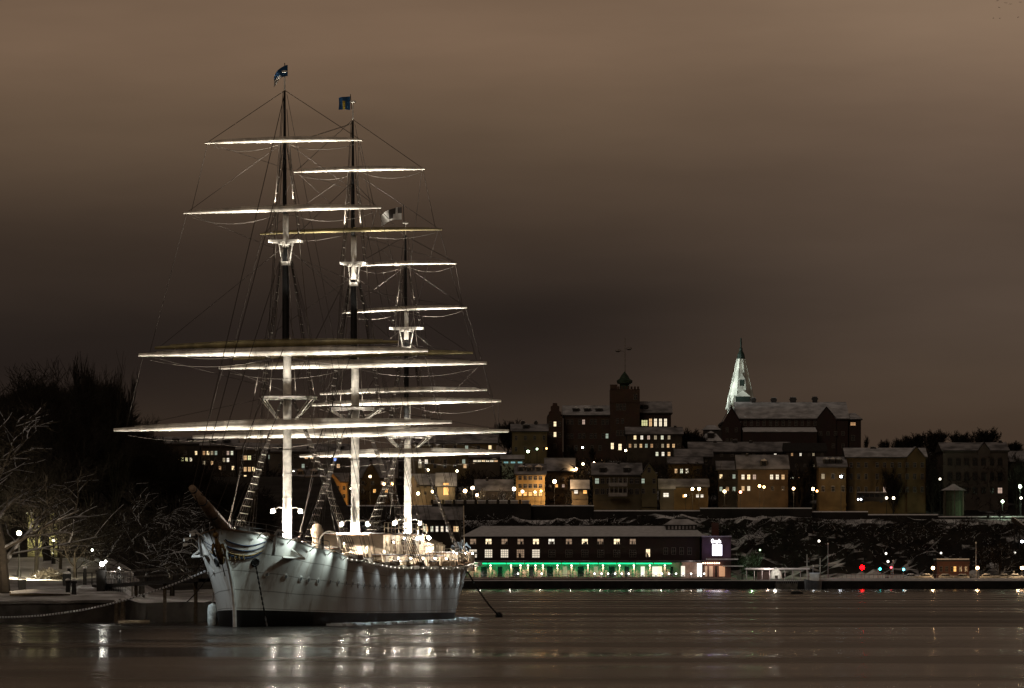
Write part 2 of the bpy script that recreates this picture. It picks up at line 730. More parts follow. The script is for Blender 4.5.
def hull_pt(a, t):
    """a 0..1 bow to stern, t 0 waterline .. 1 rail; starboard side"""
    s0 = -4.2 * max(t, 0) ** 2.2
    s1 = 62.0 + 8.0 * max(t, 0) ** 1.3
    if t < 0:
        s0, s1 = 1.5 * -t, 62 + 3 * t
    s = s0 + (s1 - s0) * a
    k = max(t, 0)
    k = k ** 1.15
    h = half_wl(a) * (1 - k) + half_deck(a) * k
    if t < 0:
        h *= 1 + 0.35 * t
    h = max(h, 0.0) * BEAM + (0.12 if a in (0, 1) else 0.0)
    zt = rail(s)
    z = zt * t if t >= 0 else t * 1.5
    return s, h, z


def hull_at(s, z):
    """half breadth of the hull at s, z (search)"""
    t = max(0.0, min(1.0, z / rail(s)))
    s0 = -4.2 * t ** 2.2
    s1 = 62.0 + 8.0 * t ** 1.3
    a = max(0.0, min(1.0, (s - s0) / (s1 - s0)))
    return hull_pt(a, t)[1]


def make_hull():
    NA, TT = 90, []
    As = [(i / NA) for i in range(NA + 1)]
    As = [a ** 1.35 if a < 0.5 else a for a in As]
    As = sorted(set([0.0, 0.004, 0.01, 0.018, 0.028, 0.04] + [a for a in As if a > 0.045 and a < 0.97] + [0.972, 0.982, 0.99, 0.996, 1.0]))
    ts = [-1.0, 0.0] + ['b'] + [0.25 + 0.05 * i for i in range(16)]
    b = MB()
    uvs = []
    idx = {}
    for side in (1, -1):
        for i, a in enumerate(As):
            for j, t in enumerate(ts):
                if t == 'b':
                    s, h, z = hull_pt(a, 0.16)
                    zb = boot(s)
                    s, h, z = hull_pt(a, zb / rail(s))
                    tt = zb / rail(s)
                else:
                    s, h, z = hull_pt(a, t)
                    tt = t
                idx[(side, i, j)] = len(b.v)
                b.v.append((s, h * side, z))
                uvs.append((s / 100.0, tt if tt > 0 else 0.0))
    hm, bm = b.mi(HULL), b.mi(BOOT)
    for side in (1, -1):
        for i in range(len(As) - 1):
            for j in range(len(ts) - 1):
                q = (idx[(side, i, j)], idx[(side, i + 1, j)], idx[(side, i + 1, j + 1)], idx[(side, i, j + 1)])
                b.f.append(q if side == -1 else tuple(reversed(q)))
                b.m.append(bm if j < 2 else hm)
    for i in (0, len(As) - 1):
        for j in range(len(ts) - 1):
            q = (idx[(1, i, j)], idx[(-1, i, j)], idx[(-1, i, j + 1)], idx[(1, i, j + 1)])
            b.f.append(q if i == 0 else tuple(reversed(q)))
            b.m.append(bm if j < 2 else hm)
    # inner face of the bulwark
    base = len(b.v)
    J = len(ts) - 1
    for side in (1, -1):
        for i, a in enumerate(As):
            s, h, z = hull_pt(a, 1.0)
            hi = max(0.02, h - 0.14)
            hl = max(0.01, min(hi, hull_at(s, z - 1.15) - .16))
            b.v.append((s, hi * side, z))
            b.v.append((s, hl * side, z - 1.15))
            uvs += [(s / 100.0, 0.07), (s / 100.0, 0.1)]
    n = len(As)
    for sd, side in enumerate((1, -1)):
        for i in range(n - 1):
            o = base + sd * n * 2 + i * 2
            q1 = (idx[(side, i, J)], idx[(side, i + 1, J)], o + 2, o)
            q2 = (o, o + 2, o + 3, o + 1)
            for q in (q1, q2):
                b.f.append(q if side == -1 else tuple(reversed(q)))
                b.m.append(hm)
    me = b.mesh('hull')
    ul = me.uv_layers.new(name='UVMap')
    for lp in me.loops:
        ul.data[lp.index].uv = uvs[lp.vertex_index]
    me.polygons.foreach_set('use_smooth', [True] * len(me.polygons))
    try:
        me.set_sharp_from_angle(angle=R(40))
    except Exception:
        pass
    o = bpy.data.objects.new('hull', me)
    col.objects.link(o)
    o.parent = ship
    # deck
    d = MB()
    for i in range(n - 1):
        s0, h0, z0 = hull_pt(As[i], 1.0)
        s1, h1, z1 = hull_pt(As[i + 1], 1.0)
        h0, h1 = max(.01, min(h0 - .14, hull_at(s0, z0 - 1.1) - .16)), max(.01, min(h1 - .14, hull_at(s1, z1 - 1.1) - .16))
        d.face([(s0, -h0, z0 - 1.1), (s1, -h1, z1 - 1.1), (s1, h1, z1 - 1.1), (s0, h0, z0 - 1.1)], DECKW)
    d.build('deck', ship)
    # rail caps
    for side in (1, -1):
        r = MB()
        pts = [hull_pt(a, 1.0) for a in As]
        top = [(s, side * (h - 0.05), z + 0.05) for s, h, z in pts]
        for p, q in zip(top, top[1:]):
            w = 0.16
            r.face([(p[0], p[1] - w, p[2]), (q[0], q[1] - w, q[2]), (q[0], q[1] + w, q[2]), (p[0], p[1] + w, p[2])], SPAR)
            r.face([(p[0], p[1] + side * w, p[2] - .1), (q[0], q[1] + side * w, q[2] - .1), (q[0], q[1] + side * w, q[2]), (p[0], p[1] + side * w, p[2])], SPAR)
        r.build('rail_cap', ship)


make_hull()

# stem bar that catches the light
b = MB()
pts = []
for i in range(13):
    t = i / 12 * 0.86
    s, h, z = hull_pt(0, t)
    pts.append((s - 0.10, 0, z))
b.tube(pts, 0.16, mat('stem_white_paint', (0.75, 0.76, 0.74), 0.4), 6)
b.build('stem_bar', ship)

# portholes along the port side and a few at the starboard bow
pm = MB()
pm.lathe([(0.27, 0.0), (0.25, 0.05), (0.18, 0.06)], mat('porthole_rim', (0.75, 0.74, 0.70), 0.35), n=10)
pm.lathe([(0.175, 0.05), (0.12, 0.075)], mat('porthole_glass', (0.30, 0.32, 0.32), 0.15, spec=.6), n=10)
pmesh = pm.mesh('porthole')
holes = [1.7, 3.6, 5.3, 6.3, 7.7] + [9.6 + 1.6 * i for i in range(32)]
for s in holes:
    z = interp(s, [(0, 4.15), (8, 3.5), (20, 3.1), (45, 3.05), (60, 3.2)])
    h0 = hull_at(s, z)
    dh = hull_at(s + .5, z) - hull_at(s - .5, z)
    dz = hull_at(s, z + .4) - hull_at(s, z - .4)
    nrm = Vector((-dh, -1, dz / 0.8 * -1 if False else -dz / 0.8)).normalized()
    q = Vector((0, 0, 1)).rotation_difference(nrm)
    o = inst('porthole', pmesh, ship, (s, -h0 + 0.0, z))
    o.rotation_mode = 'QUATERNION'
    o.rotation_quaternion = q
for s in (2.5, 5.0):
    z = 4.3
    h0 = hull_at(s, z)
    dh = hull_at(s + .5, z) - hull_at(s - .5, z)
    q = Vector((0, 0, 1)).rotation_difference(Vector((-dh, 1, 0)).normalized())
    o = inst('porthole', pmesh, ship, (s, h0, z))
    o.rotation_mode = 'QUATERNION'
    o.rotation_quaternion = q

# hawse pipes
for sd in (1, -1):
    b = MB()
    h = hull_at(0.2, 5.0)
    b.lathe([(0.36, -0.2), (0.40, 0.06), (0.30, 0.12), (0.24, 0.05)], BLACKM, n=10)
    o = b.build('hawse_pipe', ship, (0.2, sd * h, 5.0))
    o.rotation_mode = 'QUATERNION'
    o.rotation_quaternion = Vector((0, 0, 1)).rotation_difference(Vector((-0.9, sd, -.3)).normalized())

# bow scroll work and trail boards sweeping back from the figurehead
for sd in (1, -1):
    for k, (t0, t1, L, m, r) in enumerate(((0.90, 0.93, 3.6, NAVY, .05), (0.84, 0.885, 3.4, NAVY, .05), (0.785, 0.84, 3.2, GOLD, .06), (0.76, 0.815, 3.0, NAVY, .08))):
        b = MB()
        pts = []
        for i in range(15):
            u = i / 14
            a = 0.001 + u * L / 74
            t = t0 + (t1 - t0) * u - 0.05 * sin(pi * u)
            s, h, z = hull_pt(a, t)
            if u < 0.2:
                h = max(h, 0.2)
            pts.append((s, sd * (h + 0.06), z))
        b.tube(pts, [r * (1.0 - 0.5 * i / 14) for i in range(15)], m, 5)
        b.build('trail_board', ship)
    b = MB()
    rng = random.Random(5)
    for i in range(4):
        u = i / 8
        a = 0.002 + u * 3.0 / 74
        s, h, z = hull_pt(a, 0.72 + .05 * u)
        c = Vector((s, sd * (h + .12), z))
        pts = [(c.x + .3 * cos(k * 1.1) * (1 - k / 7), c.y, c.z + .3 * sin(k * 1.1) * (1 - k / 7)) for k in range(6)]
        b.tube(pts, .06, GOLD, 4)
    b.build('gilded_scroll', ship)

# figurehead: gilded bust leaning forward under the bowsprit
b = MB()
b.tube([(-3.4, 0, 4.9), (-3.9, 0, 5.5), (-4.3, 0, 6.1), (-4.75, 0, 6.6), (-4.9, 0, 6.85)], [.20, .30, .28, .14, .11], GOLD, 8)
b.ball((-5.0, 0, 7.05), .22, GOLD, 8, 1.15)
for sd in (1, -1):
    b.tube([(-4.45, sd * .32, 6.35), (-4.2, sd * .5, 5.9), (-3.8, sd * .38, 5.4)], [.13, .11, .08], GOLD, 6)
b.build('figurehead', ship, smooth=True)

# bowsprit
st, zt_ = sz(0, 192, 488)
sb, zb_ = sz(0, 233, 540)
b = MB()
b.tube([(sb + 2.5, 0, zb_ - .9), (sb, 0, zb_), (sb + (st - sb) * .5, 0, zb_ + (zt_ - zb_) * .5), (st, 0, zt_)], [.62, .60, .46, .27], mat('pale_spar_wood', (.36, .26, .18), .5, var=.4, scale=2), 10)
bow = b.build('bowsprit', ship, smooth=True)
for f in (.25, .5, .75, .97):
    b = MB()
    c = Vector((sb + (st - sb) * f, 0, zb_ + (zt_ - zb_) * f))
    d = Vector((st - sb, 0, zt_ - zb_)).normalized() * .09
    r = .60 - .33 * f + .04
    b.tube([c - d, c + d], r, BLACKM, 10)
    b.build('iron_band', bow)
BTIP = (st, 0, zt_)
spot(ship, (4.0, -2.0, 9.5), ((sb + st) / 2, 0, (zb_ + zt_) / 2), 330, (1.0, .85, .68), 50, .8)
spot(ship, (sb + 2.2, .9, zb_ + 1.2), ((sb + st) / 2 - 1, 0, (zb_ + zt_) / 2 + .6), 60, (1.0, .9, .8), 40, .8)
# furled jib heap lashed on the bowsprit root
b = MB()
rng = random.Random(11)
pts = [(sb - 1.2 + .45 * i, -.55 - .08 * i, zb_ + .75 + .16 * sin(i * 1.7) - .06 * i) for i in range(9)]
b.tube(pts, [.12, .28, .42, .5, .52, .48, .44, .3, .12], mat('stowed_canvas', (0.055, 0.05, 0.045), .9, var=.4, scale=3), 9)
b.build('furled_jib', ship, smooth=True)


# ---- masts
def plate(pts):
    return pts


def rope(name, pts, r=0.025, m=None, sag=0.0, parent=None, n=4):
    b = MB()
    if len(pts) == 2 and sag:
        p, q = Vector(pts[0]), Vector(pts[1])
        pts = [p.lerp(q, i / 8) - Vector((0, 0, sag * 4 * (i / 8) * (1 - i / 8))) for i in range(9)]
    b.tube(pts, r, m or ROPE, n, cap=False)
    return b.build(name, parent or ship)


def shroud_set(feet, head, rungs, m=ROPE, name='shrouds', r=0.028, spread=0.12, mr=None):
    """a ladder of shrouds: feet = list of points, head = centre point; ratlines across"""
    b = MB()
    n = len(feet)
    hs = [Vector(head) + Vector(((i - (n - 1) / 2) * spread, 0, 0)) for i in range(n)]
    for f, h in zip(feet, hs):
        b.tube([f, h], r, m, 4, cap=False)
    L = (Vector(feet[0]) - hs[0]).length
    k = int(L / 0.62)
    for i in range(1, k):
        u = i / k
        if u > .96:
            break
        row = [Vector(f).lerp(h, u) for f, h in zip(feet, hs)]
        b.tube([row[0] + Vector((0, 0, .0)), row[-1]], r * 1.35, mr or mat('pale_ratline', (.50, .46, .40), .8), 4, cap=False)
    return b.build(name, ship)


MASTS = {}


def make_mast(key, s, segs, yards, top, trees, truck_px, deck_z, glow_py):
    """segs: (py_bottom, py_top, radius0, radius1, material)"""
    root = None
    px0 = segs[0][5] if len(segs[0]) > 5 else None
    zc = lambda py: vz(s, truck_px, py)[1]
    info = dict(s=s, z=zc)
    for i, (pb, pt, r0, r1, m) in enumerate(segs):
        b = MB()
        z0, z1 = (deck_z if i == 0 else zc(pb)), zc(pt)
        off = (0, -0.42, -0.72)[min(i // 2, 2)] if i else 0
        nseg = 6
        b.tube([(s + off, 0, z0 + (z1 - z0) * k / nseg) for k in range(nseg + 1)], [r0 + (r1 - r0) * k / nseg for k in range(nseg + 1)], m, 14)
        if i == 0:
            for k in range(1, 9):
                zz = z0 + (z1 - z0) * k / 9.0
                rr = r0 + (r1 - r0) * k / 9 + .03
                b.tube([(s, 0, zz), (s, 0, zz + .16)], rr, m, 14)
        nm = ('mast', 'mast_head', 'topmast', 'topmast_head', 'topgallant_mast', 'pole')[min(i, 5)]
        o = b.build(nm, ship if root is None else root, smooth=True)
        if root is None:
            root = o
            try:
                o.data.set_sharp_from_angle(angle=R(40))
            except Exception:
                pass
    b = MB()
    b.lathe([(.05, 0), (.26, .05), (.26, .16), (.05, .22)], MASTW, n=10)
    b.build('truck', root, (s - .72, 0, zc(segs[-1][1])))
    info['root'] = root
    # fighting top
    lx, rx, py, pyb = top
    z = zc(py)
    v1 = (rx - lx) / 2 * ((SY + s * CS) / F)
    b = MB()
    poly = [(s - 1.3, -v1 * .55), (s - .9, -v1 * .85), (s + 1.0, -v1), (s + 1.3, -v1 * .9), (s + 1.3, v1 * .9), (s + 1.0, v1), (s - .9, v1 * .85), (s - 1.3, v1 * .55)]
    b.prism(poly, 'z', z - .10, z + .06, MASTW)
    b.tube([(p[0], p[1], z + .08) for p in poly + [poly[0]]], .07, MASTW, 6)
    b.build('top_platform', root)
    zb = zc(pyb)
    for sd in (1, -1):
        b = MB()
        for k in (-.8, 0.1, 1.0):
            b.tube([(s + k, sd * v1 * .97, z), (s + k * .35, sd * v1 * .30, zb)], .05, MASTW, 6)
        b.build('futtock_shrouds', root)
    info['top'] = (v1, z, zb)
    # crosstrees
    lx, rx, py = trees
    z2 = zc(py)
    v2 = (rx - lx) / 2 * ((SY + s * CS) / F)
    b = MB()
    for k in (-.55, .0, .55):
        b.box(s - .4 + k - .07, s - .4 + k + .07, -v2, v2, z2 - .08, z2 + .12, MASTW)
    for k in (-.3, .3):
        b.box(s - 1.3, s + .5, k - .08, k + .08, z2 - .26, z2 - .09, MASTW)
    for sd in (1, -1):
        b.tube([(s - .4, sd * v2 * .45, z2 - .1), (s - .4, sd * .3, z2 - 1.75)], .05, MASTW, 6)
    b.tube([(s - .4, 0, z2 - 1.9), (s - .4, 0, z2 - 1.6)], .38, MASTW, 10)
    b.build('crosstrees', root)
    info['trees'] = (v2, z2)
    # yards
    info['yards'] = []
    for (lpx, lpy, rpx, rpy, r0, r1, m) in yards:
        sy = s - 0.85
        vl, zl = vz(sy, lpx, lpy)
        vr, zr = vz(sy, rpx, rpy)
        b = MB()
        n = 16
        pts, rad = [], []
        for i in range(n + 1):
            u = i / n
            e = abs(2 * u - 1)
            pts.append((sy, vl + (vr - vl) * u, zl + (zr - zl) * u + .12 * (1 - e * e)))
            rad.append(r0 + (r1 - r0) * max(0, (e - .12) / .88) ** 1.25)
        b.tube(pts, rad, m, 12)
        for i in range(1, 12):
            u = i / 12
            e = abs(2 * u - 1)
            rr = (r0 + (r1 - r0) * max(0, (e - .12) / .88) ** 1.25) + .03
            c = Vector((sy, vl + (vr - vl) * u, zl + (zr - zl) * u + .12 * (1 - e * e)))
            b.tube([c - Vector((0, .05, 0)), c + Vector((0, .05, 0))], rr, m, 12)
        # jackstay along the top
        b.tube([(sy, p[1], p[2] + q + .05) for p, q in zip(pts, rad)][1:-1], .03, m, 4)
        yo = b.build('yard', root, smooth=True)
        try:
            yo.data.set_sharp_from_angle(angle=R(40))
        except Exception:
            pass
        # footrope
        b = MB()
        fp = []
        for i in range(21):
            u = .04 + .92 * i / 20
            e = abs(2 * u - 1)
            sagv = 0.85 * (1 - (2 * abs(e) - 1) ** 2) if r0 > .2 else .6 * (1 - (2 * abs(e) - 1) ** 2)
            fp.append((sy + .1, vl + (vr - vl) * u, zl + (zr - zl) * u - r0 * .5 - sagv))
        b.tube(fp, .02, mat('footrope', (.10, .085, .07), .8), 4, cap=False)
        b.build('footrope', root)
        info['yards'].append((sy, vl, zl, vr, zr))
    MASTS[key] = info
    # floodlight brackets low on the mast: they flood its foot
    zg = zc(glow_py)
    for sd in (1, -1):
        b = MB()
        b.tube([(s, sd * .38, zg), (s, sd * .75, zg + .05), (s, sd * 1.05, zg - .15)], .05, MASTW, 6)
        b.prism([(sd * .95, zg - .35), (sd * 1.35, zg - .45), (sd * 1.30, zg - .10), (sd * 1.0, zg + .0)], 'x', s - .2, s + .2, MASTW)
        b.ball((s - .28, sd * 1.12, zg - .34), .10, emis('mast_lamp_glow', (1.0, .9, .76), 480.0, True), 8)
        b.build('mast_lamp', root)
        for dx in (-1.0,):
            spot(root, (s + dx, sd * 1.25, zg - .2), (s, 0, zg - 1.8), 9000, (1.0, .90, .76), 95, .5)
    return root


YM = YARDW
YG = mat('unlit_yard_paint', (0.30, 0.25, 0.12), 0.5, var=0.35, scale=1.2)  # darker copy of the yard paint; the unlit look is in its colour
make_mast('F', 14.0, [(530, 357, .37, .33, MASTW), (357, 335, .33, .30, MASTW), (356, 248, .29, .27, MASTB), (250, 213, .24, .22, MASTW), (214, 160, .17, .15, MASTB), (160, 92, .13, .08, MASTB), (93, 74, .07, .05, MASTW)],
          [(114, 430, 452, 422, .38, .13, YM), (139, 355, 428, 350.5, .36, .12, YM), (155, 348, 398, 342, .27, .11, YG), (184, 213, 381, 207.5, .24, .09, YM), (205.5, 143, 362, 140, .20, .08, YM)],
          (262, 316, 398, 421), (270, 302, 242), 285.3, 4.3, 508)
make_mast('M', 34.0, [(545, 366, .37, .33, MASTW), (366, 342, .33, .30, MASTW), (365, 280, .29, .27, MASTB), (281, 235, .24, .22, MASTW), (236, 186, .17, .15, MASTB), (186, 122, .13, .08, MASTB), (122, 104, .07, .05, MASTW)],
          [(193, 437, 509, 431, .39, .13, YM), (219, 368, 487, 363, .34, .12, YM), (233, 359, 473, 353, .26, .11, YG), (260, 234, 442, 229.5, .15, .07, YG), (294, 172, 425, 169, .19, .08, YM)],
          (330, 384, 409, 421), (341, 366, 264), 352.8, 3.4, 521)
make_mast('Z', 51.0, [(550, 420, .34, .30, MASTW), (420, 402, .28, .26, MASTW), (418, 340, .22, .20, MASTB), (343, 308, .2, .18, MASTW), (309, 268, .14, .13, MASTB), (269, 236, .11, .07, MASTB), (236, 225, .05, .04, MASTW)],
          [(300, 456, 506, 452.5, .34, .12, YM), (312, 405, 501, 401, .27, .11, YM), (320, 394, 487, 390, .23, .10, YM), (342, 313, 467, 307.5, .16, .08, YM), (353, 266, 457, 263.5, .14, .07, YM)],
          (386, 429, 437, 451), (386, 418, 329), 404.5, 4.3, 520)


# ---- standing and running rigging
def side_feet(s0, n, step, sd, dz=0.1):
    out = []
    for i in range(n):
        s = s0 + i * step
        z = rail(s) + dz
        out.append((s, sd * (hull_at(s, rail(s) * .98) - .1), z))
    return out


for key in 'FMZ':
    I = MASTS[key]
    s = I['s']
    v1, zt, zb = I['top']
    v2, z2 = I['trees']
    zc = I['z']
    root = I['root']
    for sd in (1, -1):
        shroud_set(side_feet(s - .3, 5, .75, sd), (s + .1, sd * .35, zt + .2), 0)
        # chain plates / channel board on the rail
        b = MB()
        f = side_feet(s - .5, 2, 3.4, sd, 0)
        b.box(s - .7, s + 3.2, min(f[0][1], f[0][1] + sd * .35), max(f[0][1], f[0][1] + sd * .35), rail(s + 1.3) - .28, rail(s + 1.3) - .16, WHITE)
        b.build('channel', ship)
        shroud_set([(s + k, sd * v1 * .97, zt + .1) for k in (-.7, .0, .7)], (s - .3, sd * .22, z2 - .2), 0, spread=.08, r=.025)
        topz = zc({'F': 146, 'M': 173, 'Z': 268}[key])
        shroud_set([(s - .4 + k, sd * v2 * .97, z2 + .1) for k in (-.5, .3)], (s - .65, sd * .14, topz), 0, spread=.05, r=.02)
        # backstays to the rail
        for j, (k, hz) in enumerate(((4.4, z2 - .6), (5.6, z2 + .2), (6.8, topz), (7.8, zc({'F': 95, 'M': 125, 'Z': 238}[key])))):
            ss = s + k
            if ss > 66:
                ss = 66
            rope('backstay', [(ss, sd * (hull_at(ss, rail(ss) * .98) - .1), rail(ss)), (s - .5, sd * .12, hz)], .024)
# fore stays
FM, MM, ZM = MASTS['F'], MASTS['M'], MASTS['Z']


def bs(f):
    return (sb + (st - sb) * f, 0, zb_ + (zt_ - zb_) * f + .2)


for f, py in ((.15, 398), (.45, 345), (.72, 245), (.86, 160), (.98, 92)):
    rope('stay', [bs(f), (13.4, 0, FM['z'](py))], .03)
for py, dst in ((409, (16, 0, 6.0)), (350, (15, 0, 9.0)), (264, (13.9, 0, FM['z'](398))), (182, (13.6, 0, FM['z'](245))), (124, (13.4, 0, FM['z'](146)))):
    rope('stay', [dst, (33.4, 0, MM['z'](py))], .03)
for py, dst in ((437, (36, 0, 6.0)), (329, (34, 0, MM['z'](409))), (268, (33.7, 0, MM['z'](270))), (238, (33.4, 0, MM['z'](182)))):
    rope('stay', [dst, (50.4, 0, ZM['z'](py))], .03)
# martingale and bobstays
for sd in (1, -1):
    rope('bowsprit_guy', [BTIP, (1.5, sd * hull_at(1.5, 6.2), 6.3)], .03)
rope('bobstay', [BTIP, (-3.6, 0, 4.9)], .04)
rope('bobstay', [bs(.6), (-2.6, 0, 3.9)], .04)
# lifts, and leeches joining the yard ends, braces aft
nxt = {'F': MM, 'M': ZM, 'Z': None}
for key in 'FMZ':
    I = MASTS[key]
    ys = I['yards']
    lifts_to = {'F': (398, 345, 250, 146, 95), 'M': (409, 350, 280, 176, 124), 'Z': (437, 345, 330, 270, 240)}[key]
    for k, (sy, vl, zl, vr, zr) in enumerate(ys):
        hz = I['z'](lifts_to[k]) + .3
        for v, z in ((vl * .96, zl), (vr * .96, zr)):
            if k in (1, 2):
                pass
            rope('lift', [(sy, v, z + .1), (sy + .2, 0, hz)], .018 if k < 4 else .024, ROPE)
            if nxt[key]:
                J = nxt[key]
                rope('brace', [(sy, v, z), (J['s'] - .4, (1 if v > 0 else -1) * .3, J['z']((437, 409, 350, 280, 190)[k] if key == 'F' else (437, 437, 345, 330, 270)[k]))], .018)
            else:
                rope('brace', [(sy, v, z), (MM['s'] + .4, (1 if v > 0 else -1) * .3, MM['z']((425, 409, 350, 290, 236)[k]))], .018)
    for a_, b_ in ((4, 3), (3, 1), (1, 0)):
        for iv, iz in ((1, 2), (3, 4)):
            p = ys[a_]
            q = ys[b_]
            rope('sheet', [(p[0], p[iv] * .97, p[iz]), (q[0], q[iv] * .93, q[iz])], .02)
# pale halyards running close to each mast
for key in 'FMZ':
    I = MASTS[key]
    for (v_, s_, pa_, pb_) in ((.55, -1.1, 240, 92), (-.5, -1.1, 200, 110), (.8, -1.2, 420, 250), (-.7, -1.0, 420, 250), (1.0, .6, 350, 140), (-1.1, .6, 350, 140)):
        if key != 'F':
            pa_ += 25 if key == 'M' else 95
            pb_ += 30 if key == 'M' else 140
        rope('halyard', [(I['s'] + s_, v_ * 1.6, I['z'](pa_)), (I['s'] - .6, v_ * .3, I['z'](pb_))], .028, ROPEL)
# hanging blocks and hoisting tackles on both sides of the fore and main
for key in 'FM':
    I = MASTS[key]
    for sd in (1, -1):
        for k in (-1.0, -2.0, 6.0):
            ss = I['s'] + k
            rope('halyard', [(ss, sd * (hull_at(ss, rail(ss) * .98) - .3), rail(ss)), (I['s'] - .6, sd * .2, I['z']({'F': 248, 'M': 270}[key] + 60 * (k < -1.5)))], .018)

# ---- floodlights of the rig
WARM = (1.0, .92, .80)
for key, (hw) in (('F', 13.2), ('M', 12.6), ('Z', 9.8)):
    I = MASTS[key]
    s = I['s']
    v1, zt, zb = I['top']
    v2, z2 = I['trees']
    dz = {'F': rail(s) - .2, 'M': 6.0, 'Z': 4.9}[key]
    root = I['root']
    sy = s - .85
    zy = [.5 * (y[2] + y[4]) for y in I['yards']]
    zy0 = zy[0]
    for sd in (1, -1):
        # deck floods throwing light along the lower yards
        for k, frac, P in ((1.6, .22, 6500), (3.6, .62, 19000)):
            spot(ship, (sy - 1.6, sd * k, dz + .2), (sy, sd * hw * frac, zy0), P, WARM, 62, .9)
        # deck floods up the mast
        spot(ship, (s - 1.0, sd * 1.3, dz + 1.2), (s, 0, zt - 3), 1300, WARM, 40, .7)
        # on the top: topsail yards and topmast
        spot(root, (sy - .6, sd * v1 * .8, zt + .3), (sy, sd * hw * .55, zy[1]), 3200, WARM, 95, .9)
        spot(root, (sy - .5, sd * .9, zt + .35), (sy, sd * 1.0, zy[1] + 1), 350, WARM, 110, .9)
        # down from the top and the topsail yards on to the backs of the lower yards
        spot(root, (sy - .9, sd * v1 * .9, zt + .2), (sy, sd * hw * .55, zy0), 210, WARM, 80, .9)
        spot(root, (sy - .9, sd * v2 * .9, z2 - .4), (sy, sd * hw * .5, zy[2]), 420, WARM, 60, .9)
        # on the crosstrees: the upper yards
        spot(root, (sy - .35, sd * v2 * .8, z2 - 1.4), (sy, sd * hw * .40, zy[3]), 4600, WARM, 100, .9)
        spot(root, (sy - .35, sd * v2 * .5, zy[3] + .6), (sy, sd * hw * .32, zy[4]), 4200, WARM, 92, .9)
        spot(root, (s - 1.3, sd * v2 * .9, z2 - 2.2), (s - .4, 0, z2 + .5), 320, WARM, 80, .6)
        spot(root, (s - 1.3, sd * .9, zy[4] - 2.0), (s - .6, 0, zy[4] + 5.5), 650, WARM, 40, .6)
        # above the topsail yards
        spot(root, (sy - .5, sd * 1.6, zy[2] + 1), (s - .4, 0, z2 - .5), 900, WARM, 26, .6)

# fixtures of the deck floods
b = MB()
b.box(-.22, .22, -.2, .2, 0, .35, BLACKM)
b.face([(-.2, -.18, .36), (.2, -.18, .36), (.2, .18, .36), (-.2, .18, .36)], BULB)
fl = b.mesh('deck_floodlight')
for key in 'FMZ':
    s = MASTS[key]['s']
    for sd in (1, -1):
        for k in (1.6, 3.6):
            inst('deck_floodlight', fl, ship, (s - 2.45, sd * k, rail(s) - .6))

# ---- hull wash lamps on brackets outboard of the rail
wb = MB()
wb.tube([(0, 0, -.35), (0, -.5, .05), (0, -.95, .0)], .045, WHITE, 6)
wb.prism([(-.85, -.12), (-1.2, -.2), (-1.2, .06), (-.85, .1)], 'x', -.16, .16, WHITE)
wmesh = wb.mesh('wash_lamp')
COOL = (.80, .93, 1.0)
port = [(-1.0, 260), (2.0, 260), (5.0, 220), (8.0, 170), (11.5, 90), (16, 60), (21, 40), (26.5, 90), (30.5, 35), (34, 95), (37, 110), (41, 80), (45.5, 40), (49, 140), (53, 50), (56.5, 190), (60, 60)]
for s, P in port:
    h = hull_at(s, rail(s) * .98)
    dh = hull_at(s + 1, rail(s)) - hull_at(s - 1, rail(s))
    ang = math.atan2(dh, 2.0)
    o = inst('wash_lamp', wmesh, ship, (s, -h, rail(s) - .05), (0, 0, -ang))
    bw_ = s < 12
    spot(ship, (s - dh * .5 + (1.1 if bw_ else .9), -h - (1.35 if bw_ else .85), rail(s) - (-.12 if bw_ else .40)), (s + .1, -h + .1, rail(s) - (.75 if bw_ else 2.6)), P * (1.6 if bw_ else .85), (.84, 1.0, .95) if bw_ else COOL, 88 if bw_ else 110, 1.0)
for s, P in ((-1.0, 200), (1.5, 240), (4.0, 200)):
    h = hull_at(s, rail(s) * .98)
    dh = hull_at(s + 1, rail(s)) - hull_at(s - 1, rail(s))
    o = inst('wash_lamp', wmesh, ship, (s, h, rail(s) - .05), (0, 0, pi + math.atan2(dh, 2.0)))
    spot(ship, (s - dh * .5 - .3, h + 2.0, rail(s) - .20), (s + .1, h - .6, rail(s) - 2.2), P, COOL, 92, .95)
# harbour floods standing ashore catch the side of the bow softly
# triangular anchor beds and curved davits at both bows
for sd in (1, -1):
    s = 2.9 if sd < 0 else 2.4
    z = 5.35 if sd < 0 else 5.5
    h = hull_at(s, z)
    b = MB()
    b.tube([(s - .9, sd * (h - .1), z), (s + .5, sd * (h + 1.25), z - .1), (s + 1.0, sd * (h - .1), z)], .10, WHITE, 6)
    b.tube([(s + .0, sd * (h - .05), z + .9), (s + .5, sd * (h + 1.25), z - .05)], .09, WHITE, 6)
    b.face([(s - .9, sd * (h - .1), z + .05), (s + .5, sd * (h + 1.2), z + .0), (s + 1.0, sd * (h - .1), z + .05)], WHITE)
    b.build('anchor_bed', ship)
    s = .6 if sd < 0 else .8
    h = hull_at(s, rail(s) * .95)
    b = MB()
    b.tube([(s, sd * (h + .05), rail(s) - 1.5), (s, sd * (h + .18), rail(s) - .6), (s, sd * (h + .25), rail(s) + .15), (s - .1, sd * (h + .5), rail(s) + .45), (s - .3, sd * (h + .95), rail(s) + .3)], .12, mat('davit_grey_paint', (.35, .35, .34), .5), 7)
    b.build('cat_davit', ship, smooth=True)

